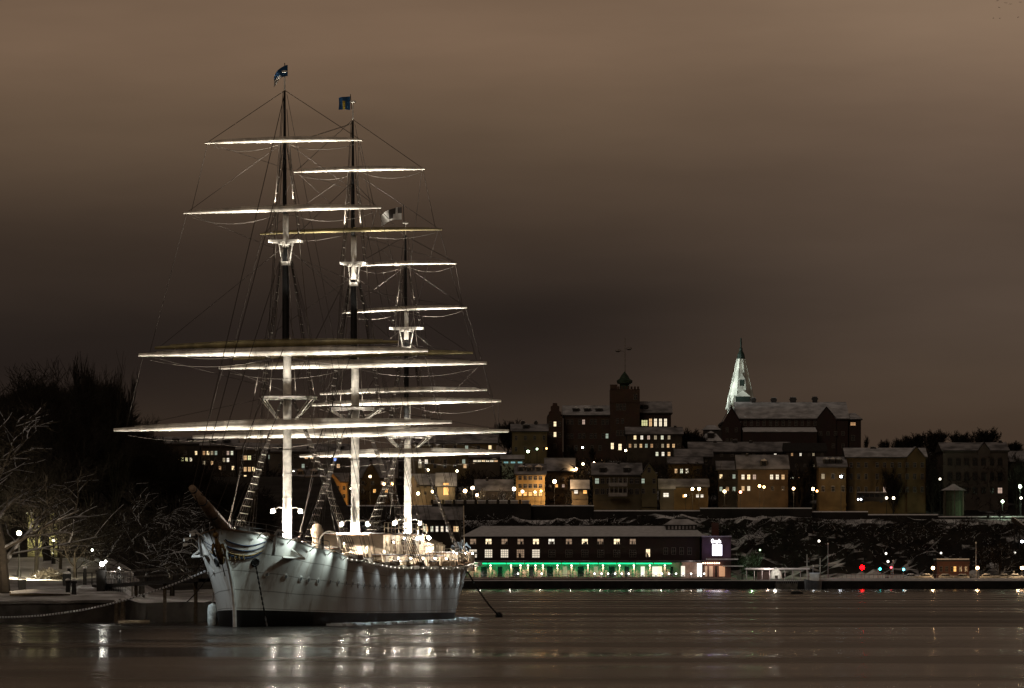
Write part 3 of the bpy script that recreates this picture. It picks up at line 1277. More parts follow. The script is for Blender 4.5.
# anchor chain from the port hawse straight down
cp, cq = Vector((0.0, -hull_at(0.2, 5.0) - .1, 4.9)), Vector((1.4, -hull_at(1.0, 1.0) - 1.5, -.3))
b = MB()
n = 26
for i in range(n):
    p = cp.lerp(cq, i / n)
    q = cp.lerp(cq, (i + 1.15) / n)
    b.tube([p, q], .07 if i % 2 else .035, BLACKM if i < 20 else GREYM, 6)
b.build('anchor_chain', ship)

# small dotted rail lamps
lb = MB()
lb.ball((0, 0, 0), .04, emis('small_bulb', (1.0, .9, .75), 3.5), 6)
lmesh = lb.mesh('rail_lamp')
for i in range(38):
    s = 12.5 + i * 1.3
    h = hull_at(s, rail(s) * .98)
    inst('rail_lamp', lmesh, ship, (s, -h - .10, rail(s) - .14))

# pale slabs added to imitate the line of light along the port waterline
b = MB()
GLINT = mat('glint_white', (.70, .76, .80), .6, var=.35, scale=.8)
for i in range(86):
    s0_, s1_ = 9 + i * .62, 9 + (i + .9) * .62
    if i % 7 == 3:
        continue
    h0_, h1_ = hull_at(min(s0_, 61.5), .3) + .5, hull_at(min(s1_, 61.5), .3) + .5
    w_ = 1.3 + .5 * sin(i * 1.3)
    top = .17 + .05 * sin(i * 2.1)
    P4 = [(s0_, -h0_), (s1_, -h1_), (s1_, -h1_ - w_), (s0_, -h0_ - w_)]
    b.prism(P4, 'z', -.1, top, GLINT)
io = b.build('waterline_glint')
io.matrix_world = Matrix.Translation((SX, SY, 0)) @ Matrix.Rotation(pi / 2 - TH, 4, 'Z')
tag(io, 'added broken strip imitating a line of light along the waterline of the sailing ship', kind='structure')
for s_ in (12, 17, 22, 26, 30, 34, 37, 40, 43, 46, 49, 52, 55, 58, 60):  # extra cool spots added only to brighten the waterline strip
    h_ = hull_at(min(s_, 61.5), .3)
    hr_ = hull_at(s_, rail(s_) * .98)
    spot(ship, (s_, -hr_ - 1.3, rail(s_) - .3), (s_, -h_ - 1.7, 0), 1700, (.80, .96, 1.0), 34, .6)
# ---- deck houses
CREAM = mat('deckhouse_cream_paint', (0.62, 0.50, 0.36), .5, var=.25, scale=1.2)
def deckhouse(s0, s1, hw, z0, z1, ports, nm='deckhouse', roofm=None):
    b = MB()
    b.box(s0, s1, -hw, hw, z0, z1, CREAM)
    for k in range(int((s1 - s0) / 1.6)):
        x = s0 + .8 + k * 1.6
        b.box(x - .05, x + .05, -hw - .04, hw + .04, z0, z1, CREAM)
    o = b.build(nm, ship)
    r = MB()
    r.box(s0 - .3, s1 + .3, -hw - .3, hw + .3, z1, z1 + .1, SPAR)
    r.box(s0 - .2, s1 + .2, -hw - .2, hw + .2, z1 + .1, z1 + .18, ROOFSNOW)
    r.build('roof', o)
    for x, z, rr in ports:
        p = MB()
        p.tube([(x, -hw - .06, z), (x, -hw + .02, z)], rr, SPAR, 12)
        p.tube([(x, -hw - .08, z), (x, -hw - .05, z)], rr * .75, GLASSD, 12)
        p.build('window', o)
    return o


# midship house: lower saloon with open rail above, upper chart house
deckhouse(29.5, 47.5, 3.9, 3.5, 5.55, [(31.5 + 2 * k, 5.1, .16) for k in range(8)])
up = deckhouse(33.5, 47.0, 2.6, 5.75, 7.35, [(36, 6.8, .22), (39.5, 6.8, .25), (43, 6.8, .22), (45.3, 6.8, .22)])
b = MB()
for k in range(3):
    x = 37 + k * 3.2
    b.box(x - .4, x + .4, -2.66, -2.58, 5.8, 7.0, SPAR)
b.build('door', up)
deckhouse(52.5, 63.5, 2.9, 4.3, 5.85, [(54, 5.3, .2), (56.5, 5.3, .2), (59, 5.3, .2), (61.5, 5.3, .2)])
deckhouse(19.5, 24.0, 2.0, 4.4, 6.1, [(20.5, 5.6, .2), (22.5, 5.6, .2)])
# hatch with rounded skylight cover amid the poop
b = MB()
b.box(55, 59, -1.3, 1.3, 6.05, 6.6, CREAM)
b.prism([(-1.4, 6.6), (1.4, 6.6), (0, 7.25)], 'x', 54.9, 59.1, CREAM)
b.build('skylight', ship)


def railing(pts, h, n=2, step=1.1, m=None, nm='railing'):
    b = MB()
    m = m or CREAM
    pts = [Vector(p) for p in pts]
    for k in range(n):
        hh = h * (k + 1) / n
        b.tube([p + Vector((0, 0, hh)) for p in pts], .028, m, 5)
    for p, q in zip(pts, pts[1:]):
        L = (q - p).length
        c = max(1, int(L / step))
        for i in range(c + 1):
            x = p.lerp(q, i / c)
            b.tube([x, x + Vector((0, 0, h))], .03, m, 5)
    return b.build(nm, ship)


railing([(29.5, -4.0, 5.7), (47.7, -4.0, 5.7)], 1.1, 3)
railing([(29.5, 4.0, 5.7), (47.7, 4.0, 5.7)], 1.1, 3)
railing([(33.5, -2.7, 7.5), (47.2, -2.7, 7.5)], .9, 2)
railing([(s, -hull_at(s, rail(s)) + .2, rail(s)) for s in (48, 52, 56, 60, 63, 66, 69)], 1.0, 3, 1.2)
railing([(s, hull_at(s, rail(s)) - .2, rail(s)) for s in (48, 52, 56, 60, 63, 66, 69)], 1.0, 3, 1.2)
railing([(s, -hull_at(s, rail(s)) + .25, rail(s)) for s in (-3, 0, 3, 6, 9)], .8, 2, 1.4, GREYM)
railing([(s, hull_at(s, rail(s)) - .25, rail(s)) for s in (-3, 0, 3, 6, 9)], .8, 2, 1.4, GREYM)
# bands of belaying pins by each mast
for key in 'FMZ':
    s = MASTS[key]['s']
    for sd in (1, -1):
        b = MB()
        h = hull_at(s + 1, rail(s)) - .45
        zz = rail(s + 1) - .1
        b.box(s - 1.6, s + 3.2, sd * h - .08, sd * h + .08, zz, zz + .1, CREAM)
        for k in range(11):
            x = s - 1.4 + k * .44
            b.tube([(x, sd * h, zz - .25), (x, sd * h, zz + .35)], .035, SPAR, 5)
            b.tube([(x + .05, sd * h, zz - .1), (x + .12, sd * h - .1, zz - .7), (x - .1, sd * h + .05, zz - .65)], .05, ROPEL, 5)
        b.build('pin_rail', ship)
# capstan bell, ventilators, arched boat davit ring, windlass
b = MB()
b.lathe([(.45, 4.5), (.40, 5.2), (.40, 7.1), (.52, 7.3), (.52, 7.6), (.34, 8.0), (.1, 8.15)], mat('ventilator_tan_paint', (.42, .33, .24), .5), 17.0, -1.6, 12)
b.build('ventilator', ship, smooth=True)
for (x, y) in ((26, 1.5), (48.8, -2.0), (22.5, -2.5)):
    b = MB()
    b.tube([(x, y, 4.0), (x, y, 5.7), (x - .1, y, 6.05), (x - .45, y, 6.2)], [.2, .2, .26, .36], CREAM, 10)
    b.build('ventilator', ship, smooth=True)
for x in (15.8,):
    b = MB()
    r = .95
    b.tube([(x + .0, -3.9, rail(x) - .5)] + [(x, -3.9 + .9 - .9 * cos(pi * k / 10), rail(x) + 1.1 + 1.1 * sin(pi * k / 10)) for k in range(11)], .07, MASTW, 6)
    b.build('boat_davit', ship, smooth=True)
b = MB()
b.tube([(7.5, -1.6, 6.1), (7.5, 1.6, 6.1)], [.45, .45], BLACKM, 12)
for k in (-1.6, -.5, .5, 1.6):
    b.tube([(7.5, k - .07, 6.1), (7.5, k + .07, 6.1)], .62, BLACKM, 12)
b.box(7.0, 8.0, -1.9, -1.7, 5.3, 6.6, BLACKM)
b.box(7.0, 8.0, 1.7, 1.9, 5.3, 6.6, BLACKM)
b.build('windlass', ship)


rng = random.Random(3)


def lifeboat(x, y, z, L=6.0):
    b = MB()
    n = 12
    rows = []
    for i in range(n + 1):
        u = i / n
        w = .95 * (1 - abs(2 * u - 1) ** 2.6) + .03
        sh = .25 * (2 * u - 1) ** 2
        rows.append([(x + (u - .5) * L, y + w * c, z + zz + sh) for c, zz in ((-1, .9), (-.85, .4), (-.35, .05), (0, 0), (.35, .05), (.85, .4), (1, .9))])
    for r0, r1 in zip(rows, rows[1:]):
        for k in range(6):
            b.face([r0[k], r1[k], r1[k + 1], r0[k + 1]], WHITE)
        b.face([r0[0], r0[6], r1[6], r1[0]], mat('boat_cover_canvas', (.36, .30, .24), .9))
    b.build('lifeboat', ship)


for k in range(26):
    b = MB()
    x, y = 20 + k * .62, -rng.uniform(2.2, 4.3)
    z = 4.3 + rng.uniform(.3, 1.2)
    w_ = rng.uniform(.12, .35)
    if k % 3:
        b.tube([(x, y, z - 1.2), (x + rng.uniform(-.3, .3), y, z), (x + rng.uniform(-.6, .6), y + .2, z + rng.uniform(.2, .9))], [w_ * .5, w_ * .6, w_ * .25], WHITE if k % 2 else CREAM, 7)
        b.build('tackle', ship)
    else:
        b.lathe([(w_, z - 1.0), (w_ * 1.1, z), (w_ * .6, z + .25), (.05, z + .4)], CREAM, x, y, 9)
        b.build('bitt', ship)
lifeboat(44, 3.2, 6.1, 6.5)
# wheel house box and gear crates aft, the cool lit canvas shelter at the taffrail
b = MB()
b.tube([(52.0, -.6, 4.3), (52.3, -.6, 8.3)], .06, CREAM, 6)
b.build('flag_staff', ship)
b = MB()
b.tube([(60.5, -2.7, 5.4), (60.3, -2.7, 10.2)], .045, CREAM, 6)
b.build('lamp_pole', ship)
b = MB()
CANV = mat('ice_glazed_netting', (.55, .60, .62), .5, var=.7, scale=2.5)
for i in range(70):
    u = rng.random()
    s_ = 63.0 + 6.5 * u
    hh = hull_at(min(s_, 69.5), 5.2)
    v_ = -hh * rng.uniform(.2, 1.0)
    z_ = rail(s_) + rng.uniform(.1, 1.0) * (1.5 - abs(u - .4))
    p = Vector((s_, v_, z_))
    q = p + Vector((rng.uniform(-.7, .7), rng.uniform(-.6, .6), rng.uniform(-.7, .8)))
    r_ = p.lerp(q, .5) + Vector((0, rng.uniform(-.3, .3), rng.uniform(-.2, .3)))
    b.tube([p, r_, q], [.08, .13, .05], CANV, 5)
b.build('coiled_netting', ship)
spot(ship, (64.0, -3.4, rail(64) + 2.2), (66.5, -.8, rail(66)), 300, COOL, 110, .8)
# warm lamps under the deck-house eaves
for (x, y, z, P) in ((46.2, -3.2, 7.2, 120), (38, -3.2, 7.1, 40), (34.5, -3.2, 6.8, 45), (42, -3.2, 7.1, 30), (31, -4.6, 5.4, 40), (35, -4.6, 5.4, 45), (39, -4.6, 5.4, 45), (43, -4.6, 5.4, 45), (46.8, -4.6, 5.4, 50), (50, -4.4, 6.0, 60), (53.5, -3.8, 5.9, 50), (56.5, -3.8, 5.9, 55), (60, -3.6, 5.9, 55), (25, -3.5, 6.2, 50), (19, -3.3, 6.5, 35), (28, -4.2, 5.9, 40)):
    b = MB()
    b.ball((x, y, z), .05 if P < 120 else .16, BULB, 8)
    b.tube([(x, y, z + .1), (x, y + .3, z + .25)], .03, CREAM, 5)
    b.build('deck_lamp', ship)
    spot(ship, (x, y - .4, z), (x, y + 2.0, z - .7), P * 2.2, WARM, 150, .5, .1)
# gear piles: coils, capstans between the bulwark and houses
for k in range(14):
    b = MB()
    x = 15.5 + k * 3.4 + rng.uniform(-.8, .8)
    y = -hull_at(x, rail(x)) + rng.uniform(.5, 1.2)
    z = rail(x) - 1.1
    if k % 3 == 0:
        b.lathe([(.35, z), (.28, z + .5), (.25, z + 1.1), (.42, z + 1.3), (.40, z + 1.5), (.1, z + 1.6)], CREAM, x, y, 10)
        b.build('capstan', ship)
    elif k % 3 == 1:
        for j in range(4):
            r = .45 - .05 * j
            b.tube([(x + r * cos(t * pi / 5), y + r * sin(t * pi / 5), z + 1.15 + .1 * j) for t in range(11)], .06, ROPEL, 5)
        b.build('rope_coil', ship)
    else:
        b.box(x - .5, x + .5, y - .3, y + .3, z, z + 1.5, CREAM)
        b.box(x - .56, x + .56, y - .36, y + .36, z + 1.5, z + 1.58, ROOFSNOW)
        b.build('deck_locker', ship)


# ---- flags
def flag(name, s, px, py, w, h, mats, label, drop, lit=0):
    v, z = vz(s, px, py)
    o = None
    b = MB()
    n = 10
    g = [[None] * 7 for _ in range(n + 1)]
    for i in range(n + 1):
        u = i / n
        for j in range(7):
            q = j / 6
            g[i][j] = (s - .1 + .25 * sin(u * 7 + q * 2) * u, v + w * u, z - h * q * (1 - .15 * u) - drop * u * u)
    for i in range(n):
        for j in range(6):
            m = mats(i / n, j / 6)
            b.face([g[i][j], g[i + 1][j], g[i + 1][j + 1], g[i][j + 1]], m)
    me = b.mesh(name)
    o = bpy.data.objects.new(name, me)
    col.objects.link(o)
    o.matrix_world = Matrix.Translation((SX, SY, 0)) @ Matrix.Rotation(pi / 2 - TH, 4, 'Z')
    tag(o, label, 'flag')
    sol = o.modifiers.new('thickness', 'SOLIDIFY')
    sol.thickness = .015
    return o


FB = mat('flag_blue', (.015, .07, .17), .8)
FY = mat('flag_yellow', (.42, .30, .03), .8)
FW = mat('flag_white', (.6, .58, .54), .8)
FD = mat('flag_dark', (.06, .05, .045), .8)
flag('flag', 13.3, 288, 65, 1.2, .9, lambda u, q: FB if u + q < 1.15 else FW, 'small dark blue pennant with a pale tip flying from the leftmost mast of the ship', 1.0)
flag('flag', 33.3, 350.5, 96.5, 1.05, 1.15, lambda u, q: FY if (.3 < u < .6 and .2 < q < .85) else FB, 'blue flag with a yellow patch streaming left of the middle mast', .1)
flag('flag', 50.3, 402, 207, 1.9, 1.1, lambda u, q: FD if (u < .5 and q < .5 and not (.18 < u < .3)) or (.3 < u < .55 and q < .7) else FW, 'white flag with a dark emblem blowing left above the rearmost mast', .7)
# flagpole head carrying the fore pennant
b = MB()
b.tube([(13.3, 0, FM['z'](76)), (13.3, 0, FM['z'](64))], .035, MASTB, 6)
b.build('flag_pole', FM['root'])
b = MB()
zz_ = MM['z'](104)
b.tube([(33.3, .12, MM['z'](110)), (33.3, .22, MM['z'](95))], .03, MASTB, 6)
b.build('flag_pole', MM['root'])
b = MB()
b.tube([(50.3, .1, ZM['z'](232)), (50.3, .22, ZM['z'](205))], .03, MASTB, 6)
b.build('flag_pole', ZM['root'])


# ---- mooring lines (things of their own: they join ship and shore)
def ship_w(p):
    return Matrix.Translation((SX, SY, 0)) @ Matrix.Rotation(pi / 2 - TH, 4, 'Z') @ Vector(p)


def mooring(p, q, sag, r, m, label, twist=True, name='mooring_rope'):
    b = MB()
    n = 36
    p, q = Vector(p), Vector(q)
    pts = [p.lerp(q, i / n) - Vector((0, 0, sag * 4 * (i / n) * (1 - i / n))) for i in range(n + 1)]
    b.tube(pts, r, m, 6)
    if twist:
        for i in range(0, n * 2):
            u = i / (n * 2)
            a = p.lerp(q, u) - Vector((0, 0, sag * 4 * u * (1 - u)))
            u2 = (i + .5) / (n * 2)
            c = p.lerp(q, u2) - Vector((0, 0, sag * 4 * u2 * (1 - u2)))
            b.tube([a, c], r * 1.7, SNOW, 5)
    o = b.build(name)
    tag(o, label, 'rope')
    return o
# ================================================================== SHORES
rng = random.Random(7)


def smooth01(x):
    x = max(0.0, min(1.0, x))
    return x * x * (3 - 2 * x)


def nz2(x, y, seed=0):
    """cheap value noise"""
    def h(i, j):
        n = int(i) * 374761393 + int(j) * 668265263 + seed * 1442695041
        n = (n ^ (n >> 13)) * 1274126177 & 0xffffffff
        return ((n ^ (n >> 16)) & 0xffff) / 65535.0
    i, j = math.floor(x), math.floor(y)
    fx, fy = smooth01(x - i), smooth01(y - j)
    return (h(i, j) * (1 - fx) + h(i + 1, j) * fx) * (1 - fy) + (h(i, j + 1) * (1 - fx) + h(i + 1, j + 1) * fx) * fy


FARY = 1209.0
QZ = zat(580, FARY)


def far_h(x, y):
    top = 18.6 + 1.2 * nz2(x * .02, 3.1)
    if y < 1243:
        return QZ + .05
    if y < 1264:
        k = (y - 1243) / 21
        h = QZ + (top - QZ) * min(1.0, .15 * k + .9 * smooth01(k * 1.05))
        edge = sin(pi * min(1, max(0, k)))
        h += edge * (6.0 * (nz2(x * .13, y * .16, 1) - .5) + 3.5 * (nz2(x * .4, y * .5, 2) - .5))
        return h
    if y < 1292:
        return top
    if y < 1345:
        return top + (31 - top) * smooth01((y - 1292) / 53)
    if y < 1400:
        return 31 + 8 * smooth01((y - 1345) / 55)
    if y < 1480:
        return 39 + 5 * smooth01((y - 1400) / 80)
    return 44


ROCK = mat('cliff_rock', (0.020, 0.018, 0.016), .95, var=.6, scale=.3, snow=(1.20, 1.36, 1.0, 1.0), smap=(.10, .10, .45))
HILLG = mat('hillside_ground', (0.014, 0.012, 0.011), .95, var=.5, scale=.1, snow=(1.50, 1.68, .09, 1.0))


def far_shore():
    b = MB()
    ys = [1209 + 4 * i for i in range(8)] + [1243 + 1.5 * i for i in range(15)] + [1266 + 8 * i for i in range(30)] + [1520, 1600, 1800, 2400]
    xs = [-900, -600, -420, -300] + [-240 + 2.5 * i for i in range(193)] + [300, 420, 600, 900]
    idx = {}
    for j, y in enumerate(ys):
        for i, x in enumerate(xs):
            idx[i, j] = len(b.v)
            b.v.append((x, y, far_h(x, y)))
    r, h = b.mi(ROCK), b.mi(HILLG)
    q = b.mi(SNOWROAD)
    for j in range(len(ys) - 1):
        for i in range(len(xs) - 1):
            b.f.append((idx[i, j], idx[i + 1, j], idx[i + 1, j + 1], idx[i, j + 1]))
            b.m.append(q if ys[j] < 1241 else (r if ys[j] < 1266 else h))
    o = b.build('hill')
    tag(o, kind='structure')
    # quay: stone face with a timber fender line and coping
    b = MB()
    b.box(-900, 900, FARY - .6, FARY + 1, -3, QZ - .25, mat('dark_quay_wall', (.018, .016, .015), .9, var=.5, scale=.5))
    b.box(-900, 900, FARY - .8, FARY + 1.2, QZ - .25, QZ + .02, SNOW)
    o = b.build('quay')
    tag(o, kind='structure')


SNOWROAD = mat('trodden_snow_road', (0.20, 0.19, 0.19), .9, var=.5, scale=.2)
far_shore()

# street balustrade along the cliff edge (snow capped blocks between posts)
RS = mat('pale_railing_stone', (.30, .28, .26), .9)
DKW = mat('dark_retaining_wall', (.022, .020, .018), .9, var=.5, scale=.15)


def rail_wall(x0, x1, py, D, label, n, blocks=True, drop=7.0):
    X0, X1, z = xat(x0, D), xat(x1, D), zat(py, D)
    o = empty('street_wall', ((X0 + X1) / 2, D, z - drop), 0, label, 'wall')
    w = (X1 - X0)
    b = MB()
    b.box(-w / 2, w / 2, 0, .8, 0, drop - .9, DKW)
    b.build('wall', o)
    if blocks:
        for i in range(n):
            xa = -w / 2 + w * i / n
            b = MB()
            b.box(xa + .5, xa + w / n - .5, .15, .6, drop - .9, drop - .15, RS)
            b.box(xa + .4, xa + w / n - .4, .0, .75, drop - .15, drop + .12, SNOW)
            b.build('balustrade_panel', o)
            b = MB()
            b.box(xa - .3, xa + .3, 0, .8, drop - .9, drop + .25, DKW)
            b.build('post', o)
    else:
        b = MB()
        b.box(-w / 2, w / 2, -.1, .9, drop - .9, drop - .6, SNOW)
        b.build('snow_cap', o)
    return o


rail_wall(432, 531, 500.5, 1266, 'long pale balustrade with snow capped panels under the brightest street lamps', 9)
rail_wall(531, 594, 503, 1268, 'dark terrace wall with thin snow cap below the ochre house with three dormers', 5, False)
rail_wall(594, 700, 508, 1266, 'dark cliff wall with thin snow cap below the beige veranda house', 5, False)
rail_wall(700, 812, 505.5, 1264, 'dark cliff wall with a straight snow line below the orange brick houses', 5, False)
rail_wall(812, 868, 509, 1265, 'short cliff wall with snow line below the low ochre annex', 5, False)
rail_wall(868, 938, 512, 1265, 'cliff wall with a snow line left of the pavilion', 5, False)
rail_wall(938, 1064, 514, 1266, 'dark terrace wall under the pavilion and the large grey building', 5, False)
rail_wall(260, 432, 503, 1266, 'dark cliff top wall seen between the masts of the ship', 5, False)

# ---------------------------------------------------------------- buildings
WINMESH = {}


def win_mesh(w, h, gl, arched=False, frame=FRAME, bars=True):
    key = (round(w, 2), round(h, 2), gl.name, arched, frame.name)
    if key in WINMESH:
        return WINMESH[key]
    b = MB()
    t = .10
    b.box(-w / 2 - t, -w / 2, -.10, .1, -h / 2, h / 2, frame)
    b.box(w / 2, w / 2 + t, -.10, .1, -h / 2, h / 2, frame)
    b.box(-w / 2 - t, w / 2 + t, -.10, .1, h / 2, h / 2 + t, frame)
    b.box(-w / 2 - t - .05, w / 2 + t + .05, -.16, .1, -h / 2 - t, -h / 2, frame)
    if bars:
        b.box(-.04, .04, -.08, 0, -h / 2, h / 2, frame)
        b.box(-w / 2, w / 2, -.075, 0, -.04 + h * .12, .04 + h * .12, frame)
    if arched:
        pl = [(w / 2 * cos(pi * k / 8), h / 2 + t + w / 2 * .6 * sin(pi * k / 8)) for k in range(9)]
        b.prism(pl, 'y', -.05, .05, frame)
    b.face([(-w / 2, -.04, -h / 2), (w / 2, -.04, -h / 2), (w / 2, -.04, h / 2), (-w / 2, -.04, h / 2)], gl)
    WINMESH[key] = b.mesh('window')
    return WINMESH[key]


LITV = [emis('window_glow_%d' % k, c, s) for k, (c, s) in enumerate((((1, .74, .40), 1.5), ((1, .86, .62), 1.1), ((1, .62, .30), .8), ((.95, .95, .70), .9), ((1, .70, .55), .5), ((1, .80, .5), .35), ((1, .55, .25), .45), ((.8, .95, .75), .4)))]
wrng = random.Random(77)


def pick_glass(c):
    if c == 'L':
        return LITV[wrng.choice((0, 0, 1, 1, 3, 2))]
    if c == 'm':
        return LITV[wrng.choice((2, 4, 5, 5, 6, 7))]
    if c == '.':
        return LITV[wrng.choice((4, 5, 6, 7))] if wrng.random() < .07 else GLASSD
    return GL[c]


GL = {'.': GLASSD, 'L': WINL, 'm': WINM, 'W': WINW, 'C': WINC, 'O': WINO, 'G': WING}


def house(name, label, x0, x1, yb, ye, yr, D, depth, wall, rows, cat='house', roof=None, gables=(), dormers=(), chims=(), wsize=(2.6, 4.2), arched=False,
          roofkind='gable', frame=FRAME, wall2=None, cornice=True, yaw=0.0):
    """x0,x1 left/right, yb ground, ye eave, yr ridge: measured on the front wall at distance D (metres)"""
    mp = D / F
    w = (x1 - x0) * mp
    z0, ze, zr = zat(yb, D), zat(ye, D), zat(yr, D + depth / 2)
    H, HR = ze - z0, zr - z0
    root = empty(name, ((xat(x0, D) + xat(x1, D)) / 2, D, z0), yaw, label, cat)
    cxp = (x0 + x1) / 2
    b = MB()
    b.box(-w / 2, w / 2, 0, depth, -14, H, wall)
    if roofkind == 'gable':
        for s in (-1, 1):
            xx = s * w / 2
            b.prism([(0, H), (depth, H), (depth / 2, HR)], 'x', xx - .15 if s > 0 else xx, xx if s > 0 else xx + .15, wall)
    wo = b.build('wall', root)
    if cornice:
        b = MB()
        b.box(-w / 2 - .25, w / 2 + .25, -.35, .0, H - .35, H - .02, wall2 or wall)
        b.build('cornice', root)
        b = MB()
        b.box(-w / 2 - .08, w / 2 + .08, -.12, .0, .0, .8, wall2 or wall)
        b.build('plinth', root)
    rm = roof or ROOFSNOW
    b = MB()
    e = .5
    th = .35
    if roofkind == 'gable':
        for sgn, ya, yb_ in ((1, -e, depth / 2), (-1, depth + e, depth / 2)):
            za = H - e * (HR - H) / (depth / 2)
            b.face([(-w / 2 - e, ya, za + th), (w / 2 + e, ya, za + th), (w / 2 + e, yb_, HR + th), (-w / 2 - e, yb_, HR + th)][::sgn], rm)
            b.face([(-w / 2 - e, ya, za), (w / 2 + e, ya, za), (w / 2 + e, ya, za + th), (-w / 2 - e, ya, za + th)][::sgn], DARKROOF)
        for s in (-1, 1):
            xx = s * (w / 2 + e)
            za = H - e * (HR - H) / (depth / 2)
            b.face([(xx, -e, za), (xx, -e, za + th), (xx, depth / 2, HR + th), (xx, depth / 2, HR)], DARKROOF)
            b.face([(xx, depth + e, za), (xx, depth + e, za + th), (xx, depth / 2, HR + th), (xx, depth / 2, HR)], DARKROOF)
            b.face([(xx, -e, za), (xx, depth / 2, HR), (xx, depth + e, za)], DARKROOF)
    elif roofkind == 'hip':
        k = min(w * .28, depth / 2)
        A = [(-w / 2 - e, -e, H), (w / 2 + e, -e, H), (w / 2 + e, depth + e, H), (-w / 2 - e, depth + e, H)]
        r1, r2 = (-w / 2 + k, depth / 2, HR), (w / 2 - k, depth / 2, HR)
        b.face([A[0], A[1], r2, r1], rm)
        b.face([A[1], A[2], r2], rm)
        b.face([A[2], A[3], r1, r2], rm)
        b.face([A[3], A[0], r1], rm)
        b.box(-w / 2 - e, w / 2 + e, -e, depth + e, H - .3, H - .02, DARKROOF)
    else:
        b.box(-w / 2 - .2, w / 2 + .2, -.2, depth + .2, H, H + .5, DARKROOF)
        b.box(-w / 2 - .1, w / 2 + .1, -.1, depth + .1, H + .5, H + .8, rm)
    ro = b.build('roof', root)
    slope = (HR - H) / (depth / 2)
    for cpx, cpy, cw in chims:
        X = (cpx - cxp) * mp
        yy = depth * .5
        zt = zat(cpy, D + yy) - z0
        b = MB()
        cw = cw * mp * .8
        b.box(X - cw / 2, X + cw / 2, yy - .7, yy + .7, max(H, zt - 3.2), zt, DARKROOF)
        b.prism([(X - cw / 2, zt - 1.2), (X + cw / 2, zt - 1.2), (X + cw / 2 + .35, zt - .5), (X - cw / 2 - .35, zt - .5)], 'y', yy - .8, yy + .8, DARKROOF)
        b.box(X - cw / 2 - .15, X + cw / 2 + .15, yy - .85, yy + .85, zt - .5, zt - .3, DARKROOF)
        b.box(X - cw / 2 - .05, X + cw / 2 + .05, yy - .75, yy + .75, zt, zt + .15, ROOFSNOW2)
        b.build('chimney', ro)
    for dpx, dpy in dormers:
        X = (dpx - cxp) * mp
        zc = zat(dpy, D + 2) - z0
        yy = (zc - H) / slope if slope > 0.05 else 1.0
        b = MB()
        b.box(X - 1.0, X + 1.0, yy - 1.6, yy + 1.4, zc - .9, zc + .9, DARKROOF)
        b.prism([(X - 1.2, zc + .9), (X + 1.2, zc + .9), (X, zc + 1.6)], 'y', yy - 1.75, yy + 2.0, rm)
        b.face([(X - .6, yy - 1.63, zc - .6), (X + .6, yy - 1.63, zc - .6), (X + .6, yy - 1.63, zc + .6), (X - .6, yy - 1.63, zc + .6)], GLASSD)
        b.build('dormer', ro)
    for gx0, gx1, gpy in gables:
        Xa, Xb = (gx0 - cxp) * mp, (gx1 - cxp) * mp
        zg = zat(gpy, D) - z0
        b = MB()
        Xm = (Xa + Xb) / 2
        b.prism([(Xa, -2), (Xb, -2), (Xb, H), (Xm, zg), (Xa, H)], 'y', -.6, 1.0, wall2 or wall)
        b.build('gable', wo)
        b = MB()
        for sx in (-1, 1):
            xe = Xa if sx < 0 else Xb
            o_ = .3 * sx
            b.face([(xe + o_, -.8, H), (Xm, -.8, zg + .35), (Xm, depth / 2, zg + .35), (xe + o_, depth / 2, H)], rm)
        b.build('gable_roof', ro)
    ww, wh = wsize
    for row in rows:
        py, xa, xb, pat = row[:4]
        sw, sh = (row[4], row[5]) if len(row) > 5 else (ww, wh)
        n = len(pat)
        for i, c in enumerate(pat):
            if c == ' ':
                continue
            px = xa + (xb - xa) * (i / (n - 1) if n > 1 else 0)
            inst('window', win_mesh(sw * mp, sh * mp, pick_glass(c), arched, frame), root, ((px - cxp) * mp, -.02 if not (gables and any(g[0] <= px <= g[1] for g in gables)) else -.62, zat(py, D) - z0))
    return root


BRD = brick('dark_red_brick', (.045, .020, .014), (.036, .017, .012), (.06, .05, .045))
BRB = brick('brown_brick', (.085, .045, .026), (.065, .036, .022), (.06, .05, .045))
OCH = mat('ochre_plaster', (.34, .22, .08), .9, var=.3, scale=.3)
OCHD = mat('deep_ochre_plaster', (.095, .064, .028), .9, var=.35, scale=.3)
BEI = mat('beige_plaster', (.22, .18, .12), .9, var=.3, scale=.3)
GRY = mat('grey_plaster', (.09, .075, .06), .9, var=.35, scale=.3)
DKP = mat('dark_plaster', (.045, .037, .030), .9, var=.4, scale=.3)
ORG = mat('orange_plaster', (.085, .055, .030), .9, var=.35, scale=.3)
YEL = mat('pale_yellow_plaster', (.28, .22, .12), .9, var=.3, scale=.3)

